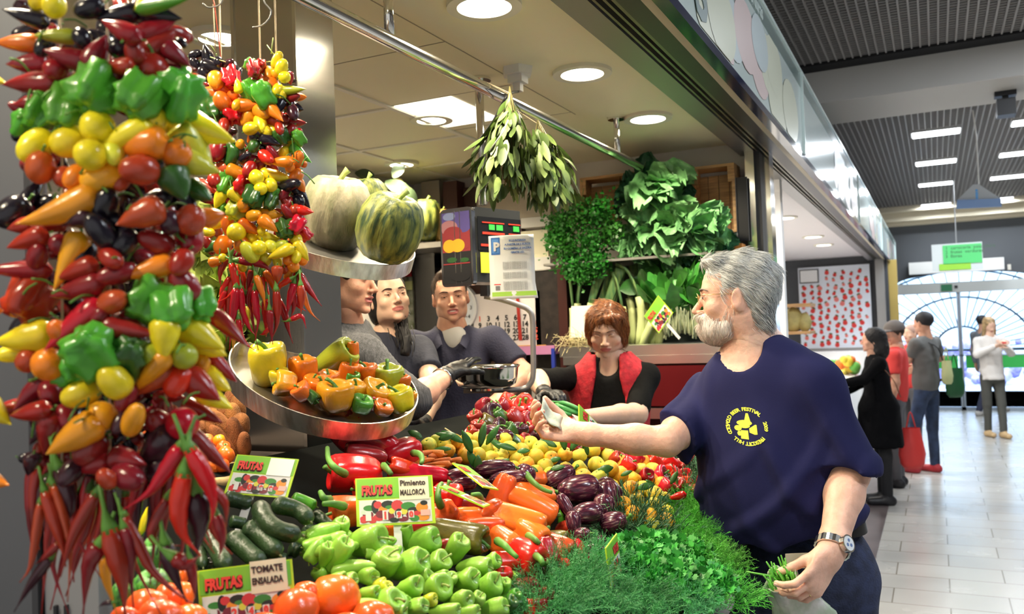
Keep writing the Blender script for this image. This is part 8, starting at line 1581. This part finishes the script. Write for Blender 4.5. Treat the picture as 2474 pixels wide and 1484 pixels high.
t, base, fw, lt, hip, neck, J, d = figure('man in grey t-shirt and jeans with a black strap across his back', 2229, 780, 2248, 1143, -Rh*.55-Th*.85, 't_shirt', mat('tee_grey', (.13, .13, .125), .85), mat('jeans_blue', (.030, .050, .105), .8, var=.4, vs=9), skin, shorth, mat('hair_black_short', (.012, .011, .013), .6), sleeve=.75, shoem=mat('shoe_red', (.45, .03, .04), .5), hw=.185, legs=((.09, .10, .10, .12), (-.08, .0, -.09, .0)), arms=[((.22, .05, 1.18), (.16, .22, 1.10)), ((-.24, -.02, 1.18), (-.18, .2, 1.08))])
bagtube(t, [neck-Z3*.02-lt*.10+fw*.02, neck-Z3*.12-fw*.135, hip+Z3*.12-fw*.135+lt*.12, hip+Z3*.05+lt*.19], .014, 'strap', black) if (-lt)@Rh < 0 else bagtube(t, [neck-Z3*.02+lt*.10+fw*.02, neck-Z3*.12-fw*.135, hip+Z3*.12-fw*.135-lt*.12, hip+Z3*.05-lt*.19], .014, 'strap', black)
bagmesh('green_bag', 2307, 925, 8.9, .20, .30, .10, mat('bag_green', (.012, .09, .03), .5), 'dark green shopping bag held by the man in grey t-shirt', 'bag', topw=.75)
bagmesh('clear_bag', 2288, 900, 8.8, .12, .24, .08, mat('bag_pale', (.55, .60, .30), .4), 'pale see-through bag beside the dark green bag', 'bag', topw=.7)
def blond(p):
    q = p.copy(); q[:, 0] = np.abs(q[:, 0]); g = s_ell(q, (0, -.022, .032), (.084, .104, .092)); g = su(g, s_cap(q, (.066, .0, -.01), (.085, .045, -.19), .032, .024), .03); g = ss(g, s_ell(q, (0, .118, -.03), (.056, .082, .095)), .01); return g+.002*np.sin(q[:, 0]*200)
t, base, fw, lt, hip, neck, J, d = figure('long haired woman in white sweater looking down at her phone', 2390, 786, 2405, 1056, Th*.99-Rh*.05, 'sweater', mat('sweater_white', (.66, .62, .58), .85, bump=.3, bs=60), mat('trousers_olive', (.075, .075, .065), .8), skin_pale, blond, mat('hair_blond', (.34, .22, .10), .5, var=.4, vs=30), sleeve=1.9, hem=.06, hw=.165, shoem=mat('shoe_tan', (.55, .38, .20), .6), arms=[((.22, .08, 1.10), (.03, .26, 1.22)), ((-.22, .08, 1.10), (-.03, .26, 1.22))], legs=((.07, .06, .06, .10), (-.07, -.03, -.05, -.08)), head_o=dict(hf=unit(Th*.9-Z3*.35)), res=.016)
c = (J[0][2]+J[1][2])/2+fw*.06+Z3*.03; o = build(MB().box(c-[.04, .006, .012], c+[.04, .006, .012]), 'phone', mat('phone_red', (.60, .05, .05), .4), None, loc=c); tag(o, 'small red phone in the hands of the woman in white sweater', 'phone')
t, base, fw, lt, hip, neck, J, d = figure('dark haired walker in grey jacket behind the woman in white sweater', 2374, 778, 2395, 1000, Rh*.9-Th*.4, 'jacket', mat('jacket_grey', (.16, .17, .19), .8), mat('trousers_navy', (.018, .022, .05), .8), skin, shorth, mat('hair_black_short'), sleeve=1.9, legs=((.10, .28, .09, .38), (-.09, -.22, -.09, -.40)), hem=.1, shoem=mat('shoe_grey', (.4, .38, .36), .6), hw=.17)
t, base, fw, lt, hip, neck, J, d = figure('fair haired person partly hidden behind the man in grey t-shirt', 2200, 806, 2206, 1110, -Rh*.5+Th*.2, 't_shirt', mat('tee_red'), mat('trousers_grey'), skin_pale, shorth, mat('hair_sandy', (.45, .28, .22), .6), sleeve=.7, hw=.15)
# ================================================================== hanging scale with its pan
t = empty('hanging_scale', P(1158, 590, 3.2), 'steel hanging market scale on a ceiling pole, with display and round pan', 'scale')
pole = atz(1157, 190, CEIL); zt = P(1158, 496, 3.23)[2]
part(MB().tube([pole-[0, 0, .002], [pole[0], pole[1], zt]], .016, 16), 'pole', chrome, t, True); part(MB().disc(pole, .045, CEIL-.01, CEIL, 24), 'ceiling_flange', chrome, t)
z0s, z1s = P(1150, 690, 3.10)[2], P(1150, 499, 3.10)[2]
Cc_ = P(1150, 590, 3.10)*[1, 1, 0]; Lc = P(1074, 590, 3.18)*[1, 1, 0]; Rc = P(1259, 600, 3.26)*[1, 1, 0]; Bc = Lc+Rc-Cc_
def prism(Q, z0, z1): return MB().add([q+[0, 0, z0] for q in Q]+[q+[0, 0, z1] for q in Q], [(3, 2, 1, 0), (4, 5, 6, 7), (0, 1, 5, 4), (1, 2, 6, 5), (2, 3, 7, 6), (3, 0, 4, 7)])
part(prism([Cc_, Rc, Bc, Lc], z0s+.012, z1s), 'housing', mat('scale_dark', (.06, .065, .07), .2, .4), t)
un = unit(Rc-Cc_); nn = unit(np.cross(un, Z3)); nn = nn if nn@Th > 0 else -nn; ul = unit(Lc-Cc_); nl = unit(np.cross(ul, Z3)); nl = nl if nl@(-Rh+Th) > 0 else -nl
def onR(a, z, o=0.): return Cc_+(Rc-Cc_)*a+nn*o+Z3*z
def onL(a, z, o=0.): return Cc_+(Lc-Cc_)*a+nl*o+Z3*z
H_ = z1s-z0s; LWd = np.linalg.norm(Lc-Cc_)
G = []
for o_ in (0., .022):
    row = []
    for (a, z, sx, sz) in ((.0, z0s, 1, 1), (1., z0s, -1, 1), (1., z1s, -1, -1), (0., z1s, 1, -1)):
        for q in np.linspace(0, 1, 5):
            th = q*pi/2; r = .018; cxx = a*LWd+sx*r; czz = z+sz*r
            k = {(1, 1): (-cos(pi/2-th), -sin(pi/2-th)), (-1, 1): (sin(th), -cos(th)), (-1, -1): (cos(th), sin(th)), (1, -1): (-sin(th), cos(th))}[(sx, sz)]
            if (sx, sz) == (1, 1): k = (-cos(th), -sin(th))
            row.append(Cc_+ul*(cxx+r*k[0])+Z3*(czz+r*k[1])+nl*o_)
    G.append(row)
m_ = MB(); m_.add(np.array(G).reshape(-1, 3), [tuple(range(20)), tuple(range(39, 19, -1))]+[(i, (i+1) % 20, 20+(i+1) % 20, 20+i) for i in range(20)])
part(m_, 'side_cover', mat('scale_mirror', (.62, .64, .70), .12, 1.), t, True, 30)
pr_ = MB(); pm_ = [mat('scale_patch_%d' % i, c, .3, coat=.5) for i, c in enumerate(((.09, .07, .24), (.25, .035, .04), (.62, .36, .03), (.02, .02, .022), (.03, .09, .03), (.34, .16, .18), (.20, .24, .42)))]  # flat fruit-coloured patches laid over the side cover
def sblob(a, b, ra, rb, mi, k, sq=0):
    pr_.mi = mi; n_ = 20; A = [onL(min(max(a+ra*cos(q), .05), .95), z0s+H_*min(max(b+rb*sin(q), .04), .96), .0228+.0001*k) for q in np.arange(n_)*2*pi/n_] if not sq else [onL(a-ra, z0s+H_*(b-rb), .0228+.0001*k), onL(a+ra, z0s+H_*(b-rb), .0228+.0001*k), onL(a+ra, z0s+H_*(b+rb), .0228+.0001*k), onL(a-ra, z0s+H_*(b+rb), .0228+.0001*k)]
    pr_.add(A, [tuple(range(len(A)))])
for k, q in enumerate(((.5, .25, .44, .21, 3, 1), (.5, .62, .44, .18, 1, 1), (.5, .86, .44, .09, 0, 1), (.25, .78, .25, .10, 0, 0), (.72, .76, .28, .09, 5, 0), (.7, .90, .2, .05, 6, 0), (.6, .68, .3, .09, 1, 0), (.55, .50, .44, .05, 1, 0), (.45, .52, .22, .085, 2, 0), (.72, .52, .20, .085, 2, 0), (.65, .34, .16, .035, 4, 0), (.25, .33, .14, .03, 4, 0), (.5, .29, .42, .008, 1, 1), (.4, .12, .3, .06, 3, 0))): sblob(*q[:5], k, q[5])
part(pr_, 'fruit_patches', pm_, t)
for a in (.36, .53): part(MB().slab(onL(a, z0s+.01, .0225), onL(a+.02, z0s+.01, .0225), onL(a+.02, z1s-.01, .0225), onL(a, z1s-.01, .0225), -.001), 'cover_seam', chrome, t)
def rp(a0, b0, a1, b1, o, mt, nm, par=t): 
    m_ = MB(); m_.slab(onR(a0, z0s+H_*b0, o), onR(a1, z0s+H_*b0, o), onR(a1, z0s+H_*b1, o), onR(a0, z0s+H_*b1, o), -.002 if np.cross(Rc-Cc_, Z3)@nn < 0 else .002); return part(m_, nm, mt, par)
dsp = rp(.03, .45, .98, .88, .003, mat('display_black', (.012, .014, .018), .15, coat=.5), 'display')
led = mat('led_green', (.04, .40, .06), emit=.35); redf = mat('display_red', (.75, .05, .03), .4)
for a0, a1 in ((.12, .60), (.70, .96)):
    for (b0, b1, x0_, x1_) in ((.80, .815, a0, a1), (.655, .685, a0, a1)): rp(x0_, b0, x1_, b1, .006, redf, 'red_frame', t)
for a0, a1 in ((.26, .38), (.42, .56), (.80, .93)): rp(a0, .715, a1, .785, .007, led, 'digit_field')
rp(.08, .50, .30, .53, .006, redf, 'red_mark')
rp(.06, .16, .24, .42, .006, mat('sticker_yellow', (.80, .82, .05), .5), 'yellow_sticker')
# arm
d_ = 3.14; ap = [P(1170, 716, d_), P(1205, 722, d_), P(1250, 736, d_), P(1276, 748, d_), P(1286, 768, d_), P(1288, 830, d_), P(1288, 905, d_), P(1280, 928, d_), P(1262, 940, d_), P(1200, 943, d_), P(1120, 944, d_)]
part(MB().tube(bezier(ap, 50), .0105, 10), 'arm', mat('arm_grey', (.42, .40, .38), .35, .6), t, True)
part(MB().box(P(1165, 716, d_)-[0, .015, 0], P(1185, 690, d_)+[0, .015, 0]), 'clip', black, t)
c = P(1176, 940, d_-.02); pr = .118
part(MB().disc(c, .062, c[2]-.004, c[2]+.004, 28), 'pan_support', chrome, t, True, 30)
G = []
for r, z in ((.03, .0), (.085, .0), (.105, .012), (.115, .035), (.119, .070), (.124, .078), (.121, .080), (.112, .070), (.108, .037), (.098, .016), (.08, .006), (.0, .006)):
    a = np.arange(48)*2*pi/48; G.append(np.stack([c[0]+r*np.cos(a), c[1]+r*np.sin(a), np.full(48, c[2]+.005+z)], 1))
part(MB().grid(np.array(G), wrapj=True), 'pan', mat('pan_chrome', (.80, .78, .74), .08, 1.), t, True)
for i, (a, r) in enumerate(((0, .04), (2, .05), (4, .045), (1, .0))):
    o = veg('tang', 'c', c+np.array([r*cos(a), r*sin(a), .034]), orient(UP), .046, .044, 'tangerine', None, i % 3, 'calyx', bm=tm('c')); tag(o, 'tangerine lying in the scale pan, %s' % ['right side', 'far side', 'left side', 'in the middle'][i], 'tangerine')
# notice sheet hanging from the scale
U_ = unit(Rh*.96+Th*.10); O_ = P(1180, 571, 3.02); Wn = .158; Hn = .222
def sheet(a, b, o=0.): 
    cu = .016*max(0, b-.8)**1.0*5*max(0., b-.8); return O_+U_*Wn*(a+.05*max(0, b-.75)*4*a)-Z3*Hn*b+unit(np.cross(U_, Z3)*1.)*(o+cu*1.5+.006*sin(a*3))*(1 if np.cross(U_, Z3)@Th > 0 else -1)
no = empty('parking_notice', O_, 'white notice sheet with a blue letter P hanging on the scale', 'notice')
G = np.array([[sheet(a, b) for a in np.linspace(0, 1, 9)] for b in np.linspace(0, 1, 17)]); so_ = part(MB().grid(G), 'sheet', mat('notice_white', (.80, .82, .78), .6), no, True); so_.modifiers.new('s', 'SOLIDIFY').thickness = .0004
def patch(a0, b0, a1, b1, o, mt, nm, n=4): G = np.array([[sheet(a, b, o) for a in np.linspace(a0, a1, n)] for b in np.linspace(b0, b1, n)]); return part(MB().grid(G), nm, mt, no, True)
pb = mat('notice_blue', (.04, .16, .50), .5); patch(.05, .03, .25, .30, .0010, pb, 'blue_field'); patch(.075, .055, .225, .275, .0014, mat('notice_blue2', (.10, .28, .66), .5), 'blue_square')
m_ = MB(); m_.add(*text_mb('P', .040, sheet(.105, .235, .0045), U_, Z3, .0006, 'LEFT', .002)); part(m_, 'letter', white, no)
m_ = MB()
for i, s in enumerate(('SI LE INTERESA', 'A PARTIR DE 5 EUROS', 'SU COMPRA LE SALDRA', 'GRATIS UD.')): m_.add(*text_mb(s, .0090, sheet(.64, .10+.062*i, .0030), U_, Z3, .0004, 'CENTER', .0003))
part(m_, 'blue_lettering', pb, no)
m_ = MB()
for i in range(22):
    b = .43+i*.0205; 
    if i in (6, 7, 13, 14): continue
    m_.add(*text_mb('abonando en nuestra parada el ticket', .0056, sheet(.30, b, .0035), U_, Z3, .0003))
part(m_, 'small_lettering', mat('print_grey_dark', (.20, .20, .20), .6), no)
patch(.04, .885, .99, .955, .0010, mat('notice_green', (.34, .60, .06), .5), 'green_footer'); patch(.09, .76, .24, .775, .0010, redl, 'red_line'); patch(.12, .79, .22, .86, .0010, mat('print_grey_dark'), 'logo_mark')
# drop the helper marks used while naming
for o in COL.objects:
    for k in ('_c', '_l', '_f'):
        if k in o: del o[k]
